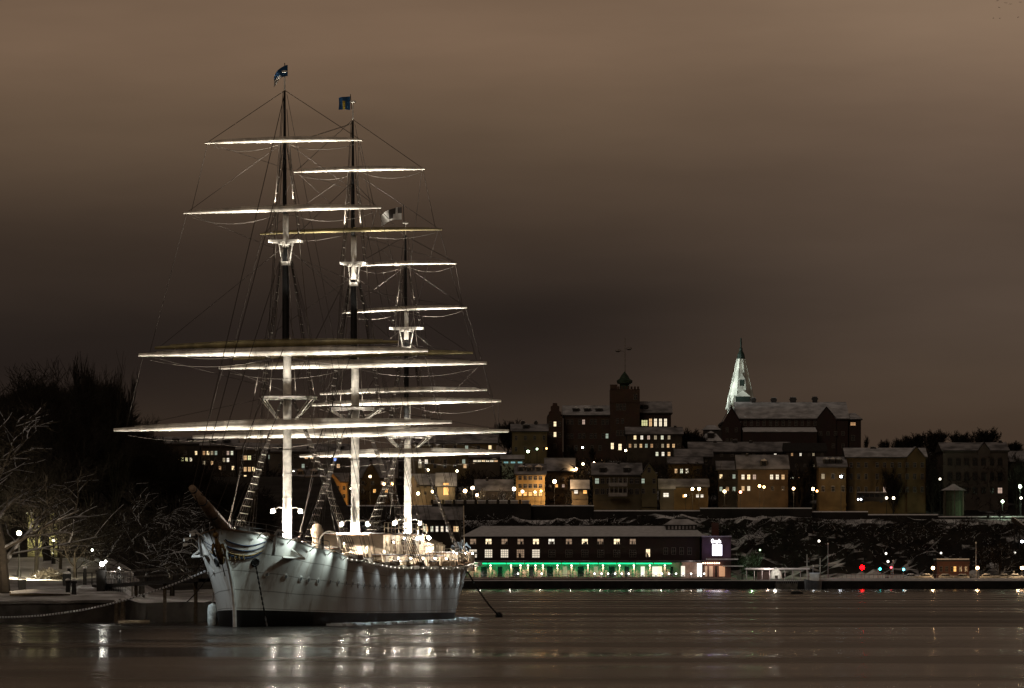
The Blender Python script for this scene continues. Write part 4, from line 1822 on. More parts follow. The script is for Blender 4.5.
# --- left, between the park trees and the mast
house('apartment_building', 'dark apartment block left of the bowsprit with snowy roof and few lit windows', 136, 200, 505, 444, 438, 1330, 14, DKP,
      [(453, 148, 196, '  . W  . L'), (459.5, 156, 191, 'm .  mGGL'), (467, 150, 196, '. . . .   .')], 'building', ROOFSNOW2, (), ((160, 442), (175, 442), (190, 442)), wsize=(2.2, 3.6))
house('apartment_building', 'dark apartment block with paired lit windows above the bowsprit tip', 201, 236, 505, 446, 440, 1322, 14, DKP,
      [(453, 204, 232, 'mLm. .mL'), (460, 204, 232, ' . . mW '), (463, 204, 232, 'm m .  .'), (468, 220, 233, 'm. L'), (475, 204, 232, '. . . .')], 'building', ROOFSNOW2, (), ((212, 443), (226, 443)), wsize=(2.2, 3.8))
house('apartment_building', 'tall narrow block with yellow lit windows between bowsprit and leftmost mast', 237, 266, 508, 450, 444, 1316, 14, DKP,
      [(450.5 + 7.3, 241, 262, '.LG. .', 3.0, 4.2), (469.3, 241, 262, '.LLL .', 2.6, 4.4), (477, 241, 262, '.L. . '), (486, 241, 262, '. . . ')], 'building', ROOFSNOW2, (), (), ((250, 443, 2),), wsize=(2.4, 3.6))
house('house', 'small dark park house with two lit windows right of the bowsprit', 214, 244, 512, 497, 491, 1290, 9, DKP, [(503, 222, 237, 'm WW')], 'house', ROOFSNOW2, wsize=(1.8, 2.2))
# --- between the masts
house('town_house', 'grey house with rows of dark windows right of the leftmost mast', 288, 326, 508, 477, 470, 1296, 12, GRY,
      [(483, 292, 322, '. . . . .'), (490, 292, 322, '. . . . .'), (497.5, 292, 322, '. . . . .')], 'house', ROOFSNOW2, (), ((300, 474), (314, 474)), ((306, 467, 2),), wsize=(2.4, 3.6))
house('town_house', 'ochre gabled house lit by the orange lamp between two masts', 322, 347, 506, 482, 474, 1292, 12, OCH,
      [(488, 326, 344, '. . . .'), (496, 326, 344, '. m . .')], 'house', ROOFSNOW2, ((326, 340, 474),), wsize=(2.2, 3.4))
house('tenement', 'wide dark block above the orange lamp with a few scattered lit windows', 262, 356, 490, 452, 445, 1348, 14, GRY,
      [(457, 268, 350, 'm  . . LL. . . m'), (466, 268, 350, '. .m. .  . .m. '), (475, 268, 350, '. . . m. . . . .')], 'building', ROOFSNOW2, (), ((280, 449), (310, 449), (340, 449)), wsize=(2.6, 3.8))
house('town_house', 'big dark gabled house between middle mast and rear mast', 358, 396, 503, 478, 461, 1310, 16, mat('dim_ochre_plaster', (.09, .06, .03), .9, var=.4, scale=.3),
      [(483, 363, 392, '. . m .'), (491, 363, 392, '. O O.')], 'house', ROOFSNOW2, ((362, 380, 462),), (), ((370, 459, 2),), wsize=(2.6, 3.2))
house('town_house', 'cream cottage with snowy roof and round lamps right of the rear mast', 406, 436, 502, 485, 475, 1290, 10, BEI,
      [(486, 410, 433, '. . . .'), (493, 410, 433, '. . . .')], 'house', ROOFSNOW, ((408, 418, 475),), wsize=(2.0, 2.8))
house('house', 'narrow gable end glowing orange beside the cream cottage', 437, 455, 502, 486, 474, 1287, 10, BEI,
      [(489, 446, 446, 'O', 5.0, 12.0)], 'house', ROOFSNOW, (), wsize=(3, 6))  # glowing pane added in place of a lamplit orange piece of wall
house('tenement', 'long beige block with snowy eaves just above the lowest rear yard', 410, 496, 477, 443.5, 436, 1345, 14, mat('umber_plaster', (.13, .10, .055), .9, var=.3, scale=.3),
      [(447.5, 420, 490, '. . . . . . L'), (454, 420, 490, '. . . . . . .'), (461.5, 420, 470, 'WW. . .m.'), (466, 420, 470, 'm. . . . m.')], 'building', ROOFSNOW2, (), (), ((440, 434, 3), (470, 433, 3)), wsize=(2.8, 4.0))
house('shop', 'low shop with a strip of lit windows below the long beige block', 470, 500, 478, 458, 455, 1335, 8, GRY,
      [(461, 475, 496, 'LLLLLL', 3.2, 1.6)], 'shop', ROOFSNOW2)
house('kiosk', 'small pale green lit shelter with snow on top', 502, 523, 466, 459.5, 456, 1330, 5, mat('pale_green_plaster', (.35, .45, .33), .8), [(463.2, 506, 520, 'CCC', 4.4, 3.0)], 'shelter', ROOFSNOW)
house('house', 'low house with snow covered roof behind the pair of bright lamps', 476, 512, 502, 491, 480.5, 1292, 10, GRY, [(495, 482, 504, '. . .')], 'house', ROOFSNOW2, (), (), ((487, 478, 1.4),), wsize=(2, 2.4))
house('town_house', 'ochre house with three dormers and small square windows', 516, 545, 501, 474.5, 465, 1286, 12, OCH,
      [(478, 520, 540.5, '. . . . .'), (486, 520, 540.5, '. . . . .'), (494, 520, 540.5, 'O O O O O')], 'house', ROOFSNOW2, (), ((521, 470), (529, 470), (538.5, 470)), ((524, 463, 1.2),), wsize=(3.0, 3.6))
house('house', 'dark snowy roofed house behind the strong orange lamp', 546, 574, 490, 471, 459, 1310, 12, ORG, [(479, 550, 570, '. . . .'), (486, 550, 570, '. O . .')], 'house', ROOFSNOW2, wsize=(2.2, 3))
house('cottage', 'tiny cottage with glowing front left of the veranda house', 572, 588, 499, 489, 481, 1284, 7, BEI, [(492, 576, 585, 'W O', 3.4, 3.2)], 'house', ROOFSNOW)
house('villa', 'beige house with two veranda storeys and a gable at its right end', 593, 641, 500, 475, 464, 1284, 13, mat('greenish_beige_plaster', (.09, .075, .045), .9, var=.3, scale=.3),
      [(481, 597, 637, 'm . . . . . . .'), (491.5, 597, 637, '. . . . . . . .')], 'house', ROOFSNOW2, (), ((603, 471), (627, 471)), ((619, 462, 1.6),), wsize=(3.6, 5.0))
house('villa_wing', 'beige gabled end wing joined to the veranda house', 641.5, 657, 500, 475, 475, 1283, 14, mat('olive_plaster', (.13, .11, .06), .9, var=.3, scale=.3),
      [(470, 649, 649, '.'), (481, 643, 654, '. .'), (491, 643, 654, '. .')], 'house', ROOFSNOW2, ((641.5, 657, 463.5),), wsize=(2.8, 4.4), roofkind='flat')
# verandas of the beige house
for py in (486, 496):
    D = 1283
    o = empty('veranda_balcony', W(620, py, D - 1), 0, 'upper pale balcony across the beige veranda house' if py == 486 else 'lower pale balcony across the beige veranda house', 'balcony')
    b = MB()
    w = 21 * D / F
    b.box(-w / 2 - .3, w / 2 - 1, -1.6, .8, -.2, 0, FRAME)
    b.box(-w / 2 - .3, w / 2 - 1, -1.65, -1.55, 0, .9, RS)
    b.build('balustrade', o)
    for k in range(5):
        b = MB()
        x = -w / 2 + k * (w - 1) / 4
        b.box(x - .09, x + .09, -1.5, -1.3, 0, 2.4, RS)
        b.build('post', o)

# --- the big brick school with the tower
house('brick_building', 'long brown brick wing with snowy roof left of the square tower', 564, 612, 458, 415.5, 406.5, 1400, 20, BRB,
      [(422, 568, 607, '.. .. .. ..'), (436, 568, 607, '.. .. .. ..'), (448, 568, 600, '. . . . .')], 'building', ROOFSNOW, (), ((576, 411), (587.5, 411), (599, 411)), wsize=(2.4, 4.6))
o = empty('brick_gable_house', W(555, 460, 1394), 0, 'brown brick gable with stepped top and two lit windows one above the other', 'building')
D = 1394
mp = D / F
b = MB()
w = 15.5 * mp
H = (460 - 416) * mp
Hp = (460 - 403) * mp
b.prism([(-w / 2, -10), (w / 2, -10), (w / 2, H), (w * .40, H), (w * .40, H + 1.2), (w * .28, H + 1.6), (w * .28, H + 3), (w * .16, H + 3.2), (w * .14, Hp), (-w * .14, Hp), (-w * .16, H + 3.2),
         (-w * .28, H + 3), (-w * .28, H + 1.6), (-w * .40, H + 1.2), (-w * .40, H), (-w / 2, H)], 'y', 0, 1.0, BRB)
b.box(-w / 2, w / 2, 1.0, 20, -10, H, BRB)
b.build('wall', o)
b = MB()
for s_ in (-1, 1):
    b.face([(s_ * w / 2, 1.0, H), (0, 1.0, H + 3.4), (0, 20, H + 3.4), (s_ * w / 2, 20, H)], ROOFSNOW)
b.face([(-w / 2, 20, H), (w / 2, 20, H), (0, 20, H + 3.4)], BRB)
b.build('roof', o)
for (px, py, c) in ((555, 424, 'L'), (555, 434.5, 'L'), (550.5, 424, '.'), (559.5, 424, '.'), (550.5, 435, '.'), (559.5, 435, '.'), (555, 446, '.')):
    inst('window', win_mesh(2.4 * mp, 4.6 * mp, GL[c]), o, ((px - 555) * mp, -.02, (460 - py) * mp))

D = 1398
mp = D / F
o = empty('brick_tower', W(625, 460, D), 0, 'square brown brick tower with dark lantern on top and two lit windows at its foot', 'tower')
b = MB()
w = 29.5 * mp
H = (460 - 389) * mp
b.box(-w / 2, w / 2, 0, w, -10, H, BRB)
for k in range(9):
    x = -w / 2 + w * k / 9
    b.box(x + .2, x + w / 9 - .2, -.15, .5, H, H + .8, BRB)
b.box(-w / 2 - .2, w / 2 + .2, -.3, -.02, H - 4.2, H - 3.9, BRB)
b.build('wall', o)
b = MB()
b.box(-w / 2, -w / 2 + 7 * mp, -.3, 2.5, H, H + 4 * mp, BRB)
b.box(-w / 2 - .1, -w / 2 + 7.3 * mp, -.4, 2.6, H + 4 * mp, H + 4.4 * mp, BRD)
b.build('turret', o)
b = MB()
b.lathe([(1.5, H), (1.5, H + 1.7), (2.3, H + 1.9), (2.5, H + 2.8), (1.6, H + 3.4), (1.2, H + 4.2), (.4, H + 5.2), (.1, H + 5.6)], mat('verdigris_copper', (.03, .055, .035), .7, var=.4, scale=1), 0, 5, 8)
b.build('lantern', o)
for (px, py, c, ww, hh) in ([(x, 407, '.', 2.2, 6) for x in (617.5, 621, 624.5)] + [(x, 421, '.', 2.2, 4.4) for x in (617.5, 622.5)] + [(x, 433, '.', 2.2, 5) for x in (617.5, 621, 624.5)] +
                            [(612.3, 446, 'L', 2.6, 6.0), (620, 447, 'L', 3.0, 6.0), (635.5, 397, '.', 3, 5)]):
    inst('window', win_mesh(ww * mp, hh * mp, GL[c]), o, ((px - 625) * mp, -.02, (460 - py) * mp))
# radio mast behind the tower
D = 1560
o = empty('radio_mast', W(625, 420, D), 0, 'thin pale radio mast with two side arms rising behind the square tower', 'mast')
mp = D / F
b = MB()
PALEM = mat('pale_galvanised_steel', (.30, .27, .25), .6, .3)
b.tube([(0, 0, -20), (0, 0, 82 * mp)], [.5, .18], PALEM, 6)
b.build('pole', o)
for sx, zz in ((-1, 69), (1, 71)):
    b = MB()
    b.tube([(0, 0, zz * mp), (sx * 7.2 * mp, 0, (zz + (1 if sx > 0 else 0)) * mp)], .14, PALEM, 5)
    b.lathe([(.4, (zz - 1.2) * mp), (1.0, zz * mp), (.9, (zz + 1.3) * mp), (.3, (zz + 2) * mp)], PALEM, sx * (4 if sx > 0 else 7) * mp, 0, 8)
    b.build('antenna', o)

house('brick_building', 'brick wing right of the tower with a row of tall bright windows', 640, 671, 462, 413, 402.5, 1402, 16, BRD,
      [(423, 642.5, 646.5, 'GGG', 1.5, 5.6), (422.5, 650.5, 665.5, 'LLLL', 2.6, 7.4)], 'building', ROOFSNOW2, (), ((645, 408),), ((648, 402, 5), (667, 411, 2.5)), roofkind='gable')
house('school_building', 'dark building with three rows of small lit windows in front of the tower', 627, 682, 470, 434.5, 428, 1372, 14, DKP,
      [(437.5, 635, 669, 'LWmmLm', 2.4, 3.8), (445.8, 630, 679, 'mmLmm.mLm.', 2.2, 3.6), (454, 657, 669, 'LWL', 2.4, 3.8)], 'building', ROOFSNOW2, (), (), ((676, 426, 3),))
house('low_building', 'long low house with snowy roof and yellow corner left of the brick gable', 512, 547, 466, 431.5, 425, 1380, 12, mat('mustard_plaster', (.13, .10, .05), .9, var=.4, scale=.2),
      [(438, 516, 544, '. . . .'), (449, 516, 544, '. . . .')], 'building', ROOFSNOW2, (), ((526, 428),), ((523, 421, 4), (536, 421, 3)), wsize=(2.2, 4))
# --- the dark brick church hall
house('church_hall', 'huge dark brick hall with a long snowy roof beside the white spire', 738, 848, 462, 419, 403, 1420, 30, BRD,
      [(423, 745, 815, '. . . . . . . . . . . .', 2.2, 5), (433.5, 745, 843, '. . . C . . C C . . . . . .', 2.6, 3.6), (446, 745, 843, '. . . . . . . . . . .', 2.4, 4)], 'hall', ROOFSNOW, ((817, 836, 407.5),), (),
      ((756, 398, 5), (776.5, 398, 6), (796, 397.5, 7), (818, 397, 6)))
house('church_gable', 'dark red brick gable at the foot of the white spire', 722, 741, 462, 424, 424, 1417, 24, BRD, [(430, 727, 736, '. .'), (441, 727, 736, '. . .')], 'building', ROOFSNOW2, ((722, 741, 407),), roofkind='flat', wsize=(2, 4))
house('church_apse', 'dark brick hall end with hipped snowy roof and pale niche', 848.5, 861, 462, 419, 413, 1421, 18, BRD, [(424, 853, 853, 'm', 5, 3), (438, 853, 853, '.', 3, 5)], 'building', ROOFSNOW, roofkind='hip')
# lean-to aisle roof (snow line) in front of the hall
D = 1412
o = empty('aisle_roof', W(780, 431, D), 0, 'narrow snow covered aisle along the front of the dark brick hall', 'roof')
mp = D / F
b = MB()
w = 74 * mp
b.box(-w / 2, w / 2, 0, 8, -12, 0, BRD)
b.build('wall', o)
b = MB()
b.face([(-w / 2, -.3, 0), (w / 2, -.3, 0), (w / 2, 8, 1.4), (-w / 2, 8, 1.4)], SNOW)
b.box(-w / 2, w / 2, -.35, -.3, -.3, .05, ROOFSNOW)
b.build('snow_cover', o)
# spire
D = 1440
mp = D / F
o = empty('church_spire', W(741, 410, D), 0, 'floodlit white pointed spire with dark lantern and thin finial', 'spire')
SPW = mat('pale_copper_sheet', (.62, .66, .60), .6, var=.45, scale=.25)
b = MB()
w = 13 * mp
b.box(-w, w, -w, w, -16, 2 * mp, SPW)
b.build('base', o)
b = MB()
Hs = (410 - 359) * mp
n = 8
ring = lambda r, z: [(r * cos(pi / 8 + 2 * pi * k / n), r * sin(pi / 8 + 2 * pi * k / n), z) for k in range(n)]
r0, r1 = ring(15.6 * mp, 1 * mp), ring(3.9 * mp, Hs)
for k in range(n):
    b.face([r0[k], r0[(k + 1) % n], r1[(k + 1) % n], r1[k]], SPW)
for k in range(n):
    b.tube([r0[k], r1[k]], .25, SPW, 5)
b.build('spire_body', o)
DKC = mat('dark_green_copper', (.02, .035, .028), .7)
for px, py, w_, h_ in ((742, 401, 14, 8), (741.5, 386, 4.5, 12)):
    b = MB()
    X, Z = (px - 741) * mp, (410 - py) * mp
    yy = -13.2 * mp * (1 - Z / Hs) - .4 if h_ > 10 else -13.5 * mp
    b.box(X - w_ * mp / 2, X + w_ * mp / 2, yy - .4, yy + 3, Z - h_ * mp / 2, Z + h_ * mp / 2, DKC)
    b.prism([(X - w_ * mp / 2 - .3, Z + h_ * mp / 2), (X + w_ * mp / 2 + .3, Z + h_ * mp / 2), (X, Z + h_ * mp / 2 + 2.0)], 'y', yy - .6, yy + 3.4, SPW)
    b.build('louvre_window', o)
b = MB()
z = Hs - .1
b.lathe([(3.6 * mp, z), (4.0 * mp, z + .4), (3.4 * mp, z + 1.6), (1.8 * mp, z + 2.6), (.7 * mp, z + 3.6), (.3, z + 5), (.22, (410 - 338) * mp)], DKC, n=8)
b.ball((0, 0, (410 - 349) * mp), .55, DKC, 8)
b.build('finial', o)
b = MB()
b.lathe([(1.9 * mp, 2 * mp), (1.9 * mp, 9 * mp), (.3, 14 * mp)], SPW, -12.5 * mp, -11 * mp, 6)
b.build('corner_pinnacle', o)
b = MB()
b.lathe([(1.5 * mp, 2 * mp), (1.5 * mp, 8 * mp), (.3, 12 * mp)], SPW, 12.5 * mp, -11 * mp, 6)
b.build('corner_pinnacle', o)
spot(o, (-46, -10, 3), (-3, -1, 9), 110000, (.95, 1, .92), 38, .8, 1.0)
spot(o, (-12, -21, 2.5), (-1, -2, 12), 7000, (.95, 1, .92), 60, .8, .5)
# cupola house
house('cupola_house', 'small snowy house with a square cupola left of the white spire', 702, 721, 462, 441, 432, 1400, 10, DKP, [(447, 706, 717, '. . .')], 'building', ROOFSNOW, (), ((711, 436),), roofkind='hip', wsize=(2, 3))
D = 1404
o = empty('cupola', W(711.5, 433.5, D), 0, 'square snow capped cupola on the small house left of the spire', 'cupola')
b = MB()
b.box(-2.4, 2.4, 0, 4.8, -1, 1.2, DARKROOF)
b.face([(-3, -.5, 1.2), (3, -.5, 1.2), (1.2, 2.4, 2.7), (-1.2, 2.4, 2.7)], ROOFSNOW)
b.face([(3, -.5, 1.2), (3, 5.3, 1.2), (1.2, 2.4, 2.7)], ROOFSNOW)
b.face([(-3, 5.3, 1.2), (-3, -.5, 1.2), (-1.2, 2.4, 2.7)], ROOFSNOW)
b.face([(3, 5.3, 1.2), (-3, 5.3, 1.2), (-1.2, 2.4, 2.7), (1.2, 2.4, 2.7)], ROOFSNOW)
b.build('roof', o)
# --- middle rows on the right
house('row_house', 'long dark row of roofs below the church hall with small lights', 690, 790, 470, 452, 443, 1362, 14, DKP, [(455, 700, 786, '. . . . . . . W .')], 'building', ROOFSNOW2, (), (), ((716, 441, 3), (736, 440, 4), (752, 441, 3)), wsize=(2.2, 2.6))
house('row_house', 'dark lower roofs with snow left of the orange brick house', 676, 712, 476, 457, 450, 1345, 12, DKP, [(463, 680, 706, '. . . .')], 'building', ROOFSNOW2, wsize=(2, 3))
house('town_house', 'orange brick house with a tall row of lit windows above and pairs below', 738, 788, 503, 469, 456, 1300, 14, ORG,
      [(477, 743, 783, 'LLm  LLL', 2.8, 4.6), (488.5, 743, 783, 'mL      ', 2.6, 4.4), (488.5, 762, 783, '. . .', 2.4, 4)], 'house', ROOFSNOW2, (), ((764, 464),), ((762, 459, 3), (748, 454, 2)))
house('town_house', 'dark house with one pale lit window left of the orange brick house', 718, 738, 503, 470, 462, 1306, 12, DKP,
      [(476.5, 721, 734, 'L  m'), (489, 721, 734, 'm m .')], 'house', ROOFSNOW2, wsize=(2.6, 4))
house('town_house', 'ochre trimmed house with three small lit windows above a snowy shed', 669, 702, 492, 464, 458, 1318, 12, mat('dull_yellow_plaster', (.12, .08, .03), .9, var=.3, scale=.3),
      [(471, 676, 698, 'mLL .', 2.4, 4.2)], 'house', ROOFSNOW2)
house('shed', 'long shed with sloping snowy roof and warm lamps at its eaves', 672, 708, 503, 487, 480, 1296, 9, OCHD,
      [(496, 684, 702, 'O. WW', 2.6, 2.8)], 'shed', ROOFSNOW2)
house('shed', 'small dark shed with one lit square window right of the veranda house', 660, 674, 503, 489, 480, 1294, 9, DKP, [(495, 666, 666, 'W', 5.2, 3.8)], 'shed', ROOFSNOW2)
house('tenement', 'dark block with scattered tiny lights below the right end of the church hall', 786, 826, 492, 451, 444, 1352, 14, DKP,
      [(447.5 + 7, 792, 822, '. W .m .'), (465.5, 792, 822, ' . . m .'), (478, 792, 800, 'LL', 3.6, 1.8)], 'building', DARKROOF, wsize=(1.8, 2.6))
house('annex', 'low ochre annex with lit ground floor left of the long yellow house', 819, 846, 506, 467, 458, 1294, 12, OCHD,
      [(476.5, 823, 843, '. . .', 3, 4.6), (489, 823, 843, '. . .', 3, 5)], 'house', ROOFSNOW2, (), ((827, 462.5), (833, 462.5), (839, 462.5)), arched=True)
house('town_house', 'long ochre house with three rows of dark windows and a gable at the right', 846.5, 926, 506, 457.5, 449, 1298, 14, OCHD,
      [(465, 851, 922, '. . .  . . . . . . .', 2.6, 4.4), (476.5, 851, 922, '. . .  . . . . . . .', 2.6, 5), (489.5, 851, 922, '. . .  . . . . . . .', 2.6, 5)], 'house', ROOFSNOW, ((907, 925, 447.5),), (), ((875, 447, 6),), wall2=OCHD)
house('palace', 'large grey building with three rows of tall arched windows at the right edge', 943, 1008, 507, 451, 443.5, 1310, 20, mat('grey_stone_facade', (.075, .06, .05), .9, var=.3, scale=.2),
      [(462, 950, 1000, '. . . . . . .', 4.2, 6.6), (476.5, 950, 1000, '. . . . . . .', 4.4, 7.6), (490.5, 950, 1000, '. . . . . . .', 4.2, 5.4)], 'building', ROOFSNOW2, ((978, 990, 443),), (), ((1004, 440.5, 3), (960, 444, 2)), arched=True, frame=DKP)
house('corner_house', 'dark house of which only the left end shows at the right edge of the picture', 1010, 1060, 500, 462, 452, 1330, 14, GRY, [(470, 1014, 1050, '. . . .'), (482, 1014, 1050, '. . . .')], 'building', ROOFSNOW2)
# pavilion
D = 1276
mp = D / F
o = empty('garden_pavilion', W(953.5, 506, D), 0, 'small six-sided garden pavilion with a snowy pointed roof', 'pavilion')
w = 10.5 * mp
for k in range(6):
    b = MB()
    a = pi / 6 + k * pi / 3
    b.tube([(w * cos(a), w * sin(a), -4), (w * cos(a), w * sin(a), 16 * mp)], .22, GRY, 6)
    b.build('post', o)
b = MB()
b.lathe([(w * .93, -4), (w * .93, 5 * mp)], mat('green_grey_paint', (.07, .09, .055), .8), n=6)
b.build('parapet', o)
b = MB()
b.lathe([(w * .9, 5 * mp), (w * .9, 15.5 * mp)], mat('shade_panel', (.05, .06, .04), .8), n=6)
b.build('window_panel', o)
b = MB()
b.lathe([(w * 1.25, 15.6 * mp), (w * .55, 19 * mp), (.3, 22 * mp)], ROOFSNOW, n=6)
b.build('roof', o)

house('quay_office', 'low dark quay house whose row of tall lit windows shows above the ship stern', 404, 461, 582, 520, 508, 1228, 12, DKP,
      [(529, 424.3, 457.3, 'Lm L W L W  mL'.replace(' W', ' W'), 2.3, 5.4)], 'building', ROOFSNOW2)
# ---------------------------------------------------------------- the long quay terminal
TD = 1219.0
tp = TD / F
XB = 596.0


def tx(px):
    return (px - XB) * tp


def tz(py):
    return zat(py, TD) - zat(580, TD)


term = empty('quay_terminal', (xat(XB, TD), TD, zat(580, TD)), 0, 'long dark brick quay terminal with green light strip and lit square windows', 'building')
TB = brick('terminal_brick', (.040, .020, .014), (.030, .017, .012), (.03, .026, .022))
b = MB()
b.box(tx(464), tx(700), 2.5, 22, -.5, tz(537), TB)
b.build('wall', term)
b = MB()
ze, zr = tz(536.3), tz(525.5)
A = [(tx(461), 1.9, ze), (tx(706), 1.9, ze), (tx(706), 22.5, ze), (tx(461), 22.5, ze)]
r1, r2 = (tx(481), 12, zr), (tx(694), 12, zr)
b.face([A[0], A[1], r2, r1], SNOW)
b.face([A[1], A[2], r2], SNOW)
b.face([A[2], A[3], r1, r2], SNOW)
b.face([A[3], A[0], r1], SNOW)
b.box(tx(461), tx(706), 1.9, 22.5, ze - .25, ze - .02, DARKROOF)
trf = b.build('roof', term)
b = MB()
b.box(tx(667), tx(698), 8, 15, tz(532), tz(524.5), DARKROOF)
for k in range(8):
    x = tx(669 + k * 3.6)
    b.box(x, x + .5, 7.8, 7.98, tz(529), tz(525.5), ROOFSNOW2)
b.face([(tx(665), 7.5, tz(524.5)), (tx(701), 7.5, tz(524.5)), (tx(690), 11.5, tz(518.5)), (tx(674), 11.5, tz(518.5))], ROOFSNOW)
b.face([(tx(701), 15.5, tz(524.5)), (tx(665), 15.5, tz(524.5)), (tx(674), 11.5, tz(518.5)), (tx(690), 11.5, tz(518.5))], ROOFSNOW)
b.face([(tx(701), 7.5, tz(524.5)), (tx(701), 15.5, tz(524.5)), (tx(690), 11.5, tz(518.5))], ROOFSNOW)
b.face([(tx(665), 15.5, tz(524.5)), (tx(665), 7.5, tz(524.5)), (tx(674), 11.5, tz(518.5))], ROOFSNOW)
b.build('roof_lantern', trf)


def twin(px, py, w, h, gl, bars=3):
    b = MB()
    w, h = w * tp, h * tp
    t = .12
    fm = FRAME
    b.box(-w / 2 - t, -w / 2, -.14, .1, -h / 2, h / 2, fm)
    b.box(w / 2, w / 2 + t, -.14, .1, -h / 2, h / 2, fm)
    b.box(-w / 2 - t, w / 2 + t, -.14, .1, h / 2, h / 2 + t, fm)
    b.box(-w / 2 - t, w / 2 + t, -.2, .1, -h / 2 - t, -h / 2, fm)
    for k in range(1, bars):
        x = -w / 2 + w * k / bars
        b.box(x - .05, x + .05, -.12, 0, -h / 2, h / 2, fm)
        z = -h / 2 + h * k / bars
        b.box(-w / 2, w / 2, -.115, 0, z - .05, z + .05, fm)
    f = b.build('window', term, (tx(px), 2.48, tz(py)))
    b = MB()
    b.face([(-w / 2, -.05, -h / 2), (w / 2, -.05, -h / 2), (w / 2, -.05, h / 2), (-w / 2, -.05, h / 2)], gl)
    if gl in (WINL, WINM, WINW):
        # curtains and furniture silhouettes inside
        r2_ = random.Random(int(px * 7 + py))
        for _ in range(3):
            xx = r2_.uniform(-w / 2, w / 2 - .3)
            hh = r2_.uniform(.2, .6) * h
            b.box(xx, min(w / 2, xx + r2_.uniform(.15, .6)), -.09, -.055, -h / 2, -h / 2 + hh, FRAME)
    b.build('pane', f)


up_x = [473, 488.5, 504.5, 520.5, 536, 551.5, 569, 585, 600.5, 617, 633]
up_l = [WINM, WINL, WINM, WINM, WINL, WINW, WINM, WINL, WINM, WINL, WINM]
for x, g in zip(up_x, up_l):
    twin(x, 541.5, 5.6, 5.0, g, 2)
for x, g in zip((473, 488.5, 504.5, 520.5, 536), (WINL, WINW, WINW, WINM, WINW)):
    twin(x, 553.5, 7.2, 8.0, mat('curtained_window_glow', (.1, .1, .1), emit=(1.0, .86, .66), estr=.85 if g is not WINM else .40, sample=False) if g is not WINM else WINM, 4)
for x in (552, 569, 585, 601, 617, 633):
    twin(x, 553.5, 6.0, 6.6, GLASSD, 3)
for x in (666, 674, 682, 690):
    twin(x, 551, 3.4, 6.5, GLASSD, 2)
twin(648.3, 553, 3.8, 7.6, WINL, 2)
# terrace storey
b = MB()
b.box(tx(462), tx(705), -1.2, 2.5, tz(562.4), tz(561.2), DARKROOF)
b.box(tx(462), tx(705), -1.25, 2.45, tz(561.2), tz(560.7), ROOFSNOW2)
b.build('terrace_canopy', term)
PINKW = mat('pinkish_terrace_wall', (.26, .16, .13), .8, var=.3, scale=.5)
b = MB()
b.box(tx(462), tx(704), 2.2, 2.45, tz(577), tz(562.5), PINKW)
b.build('terrace_wall', term)
GST = emis('green_light_strip', (.0, 1.0, .32), 1.5, True)
b = MB()
for k in range(11):
    xa = 470 + k * 18.4
    b.box(tx(xa), tx(xa + 17.4), -1.32, -1.24, tz(564.1), tz(562.9), GST)
b.build('green_light_strip', term)
for k in range(11):
    l = bpy.data.lights.new('green_area', 'AREA')
    l.shape = 'RECTANGLE'
    l.size = 4.4
    l.size_y = .15
    l.energy = 150
    l.color = (.0, 1.0, .32)
    lo = bpy.data.objects.new('green_area', l)
    col.objects.link(lo)
    lo.parent = term
    lo.location = (tx(479 + k * 18.4), -1.0, tz(563.2))
    lo.rotation_euler = (R(-35) + 0, 0, 0)
    lo.rotation_euler = Vector((0, .75, -1)).to_track_quat('-Z', 'Y').to_euler()
col_x = [475.5, 490.5, 511, 520.5, 528, 535.5, 543, 557.5, 571.5, 588, 603, 619.5, 634, 650, 665]
for i, x in enumerate(col_x):
    b = MB()
    b.box(tx(x) - .22, tx(x) + .22, 1.2, 1.6, tz(577), tz(562.5), PINKW)
    b.box(tx(x) - .3, tx(x) + .3, 1.1, 1.7, tz(563.6), tz(562.5), PINKW)
    b.build('column', term)
    b = MB()
    b.box(tx(x) - .2, tx(x) + .2, .85, 1.05, tz(566.0), tz(564.9), emis('terrace_lamp_glow', (1.0, .86, .72), 5.0))
    b.build('wall_lamp', term)
    spot(term, (tx(x), .5, tz(564.9)), (tx(x), 1.8, tz(573)), 800, (1.0, .72, .58), 75, .8, .15)
for i, x in enumerate((484, 500, 516, 531.5, 550, 565, 581, 596, 612, 627)):
    b = MB()
    w_ = 2.2 * tp if i % 2 else 3.0 * tp
    b.box(tx(x) - w_, tx(x) + w_, 2.05, 2.18, tz(576.5), tz(566.5), GLASSD if i not in (5, 7) else WINM)
    b.box(tx(x) - w_ - .12, tx(x) - w_, 2.0, 2.18, tz(576.5), tz(566.2), FRAME)
    b.box(tx(x) + w_, tx(x) + w_ + .12, 2.0, 2.18, tz(576.5), tz(566.2), FRAME)
    b.build('door', term)
for x, w_, g in ((643, 2.0, WINW), (655.5, 3.0, WINW), (660, 2.0, WINL), (672, 1.4, GLASSD)):
    b = MB()
    b.box(tx(x) - w_ * tp, tx(x) + w_ * tp, 2.05, 2.18, tz(576.5), tz(566.5), g)
    b.build('door', term)
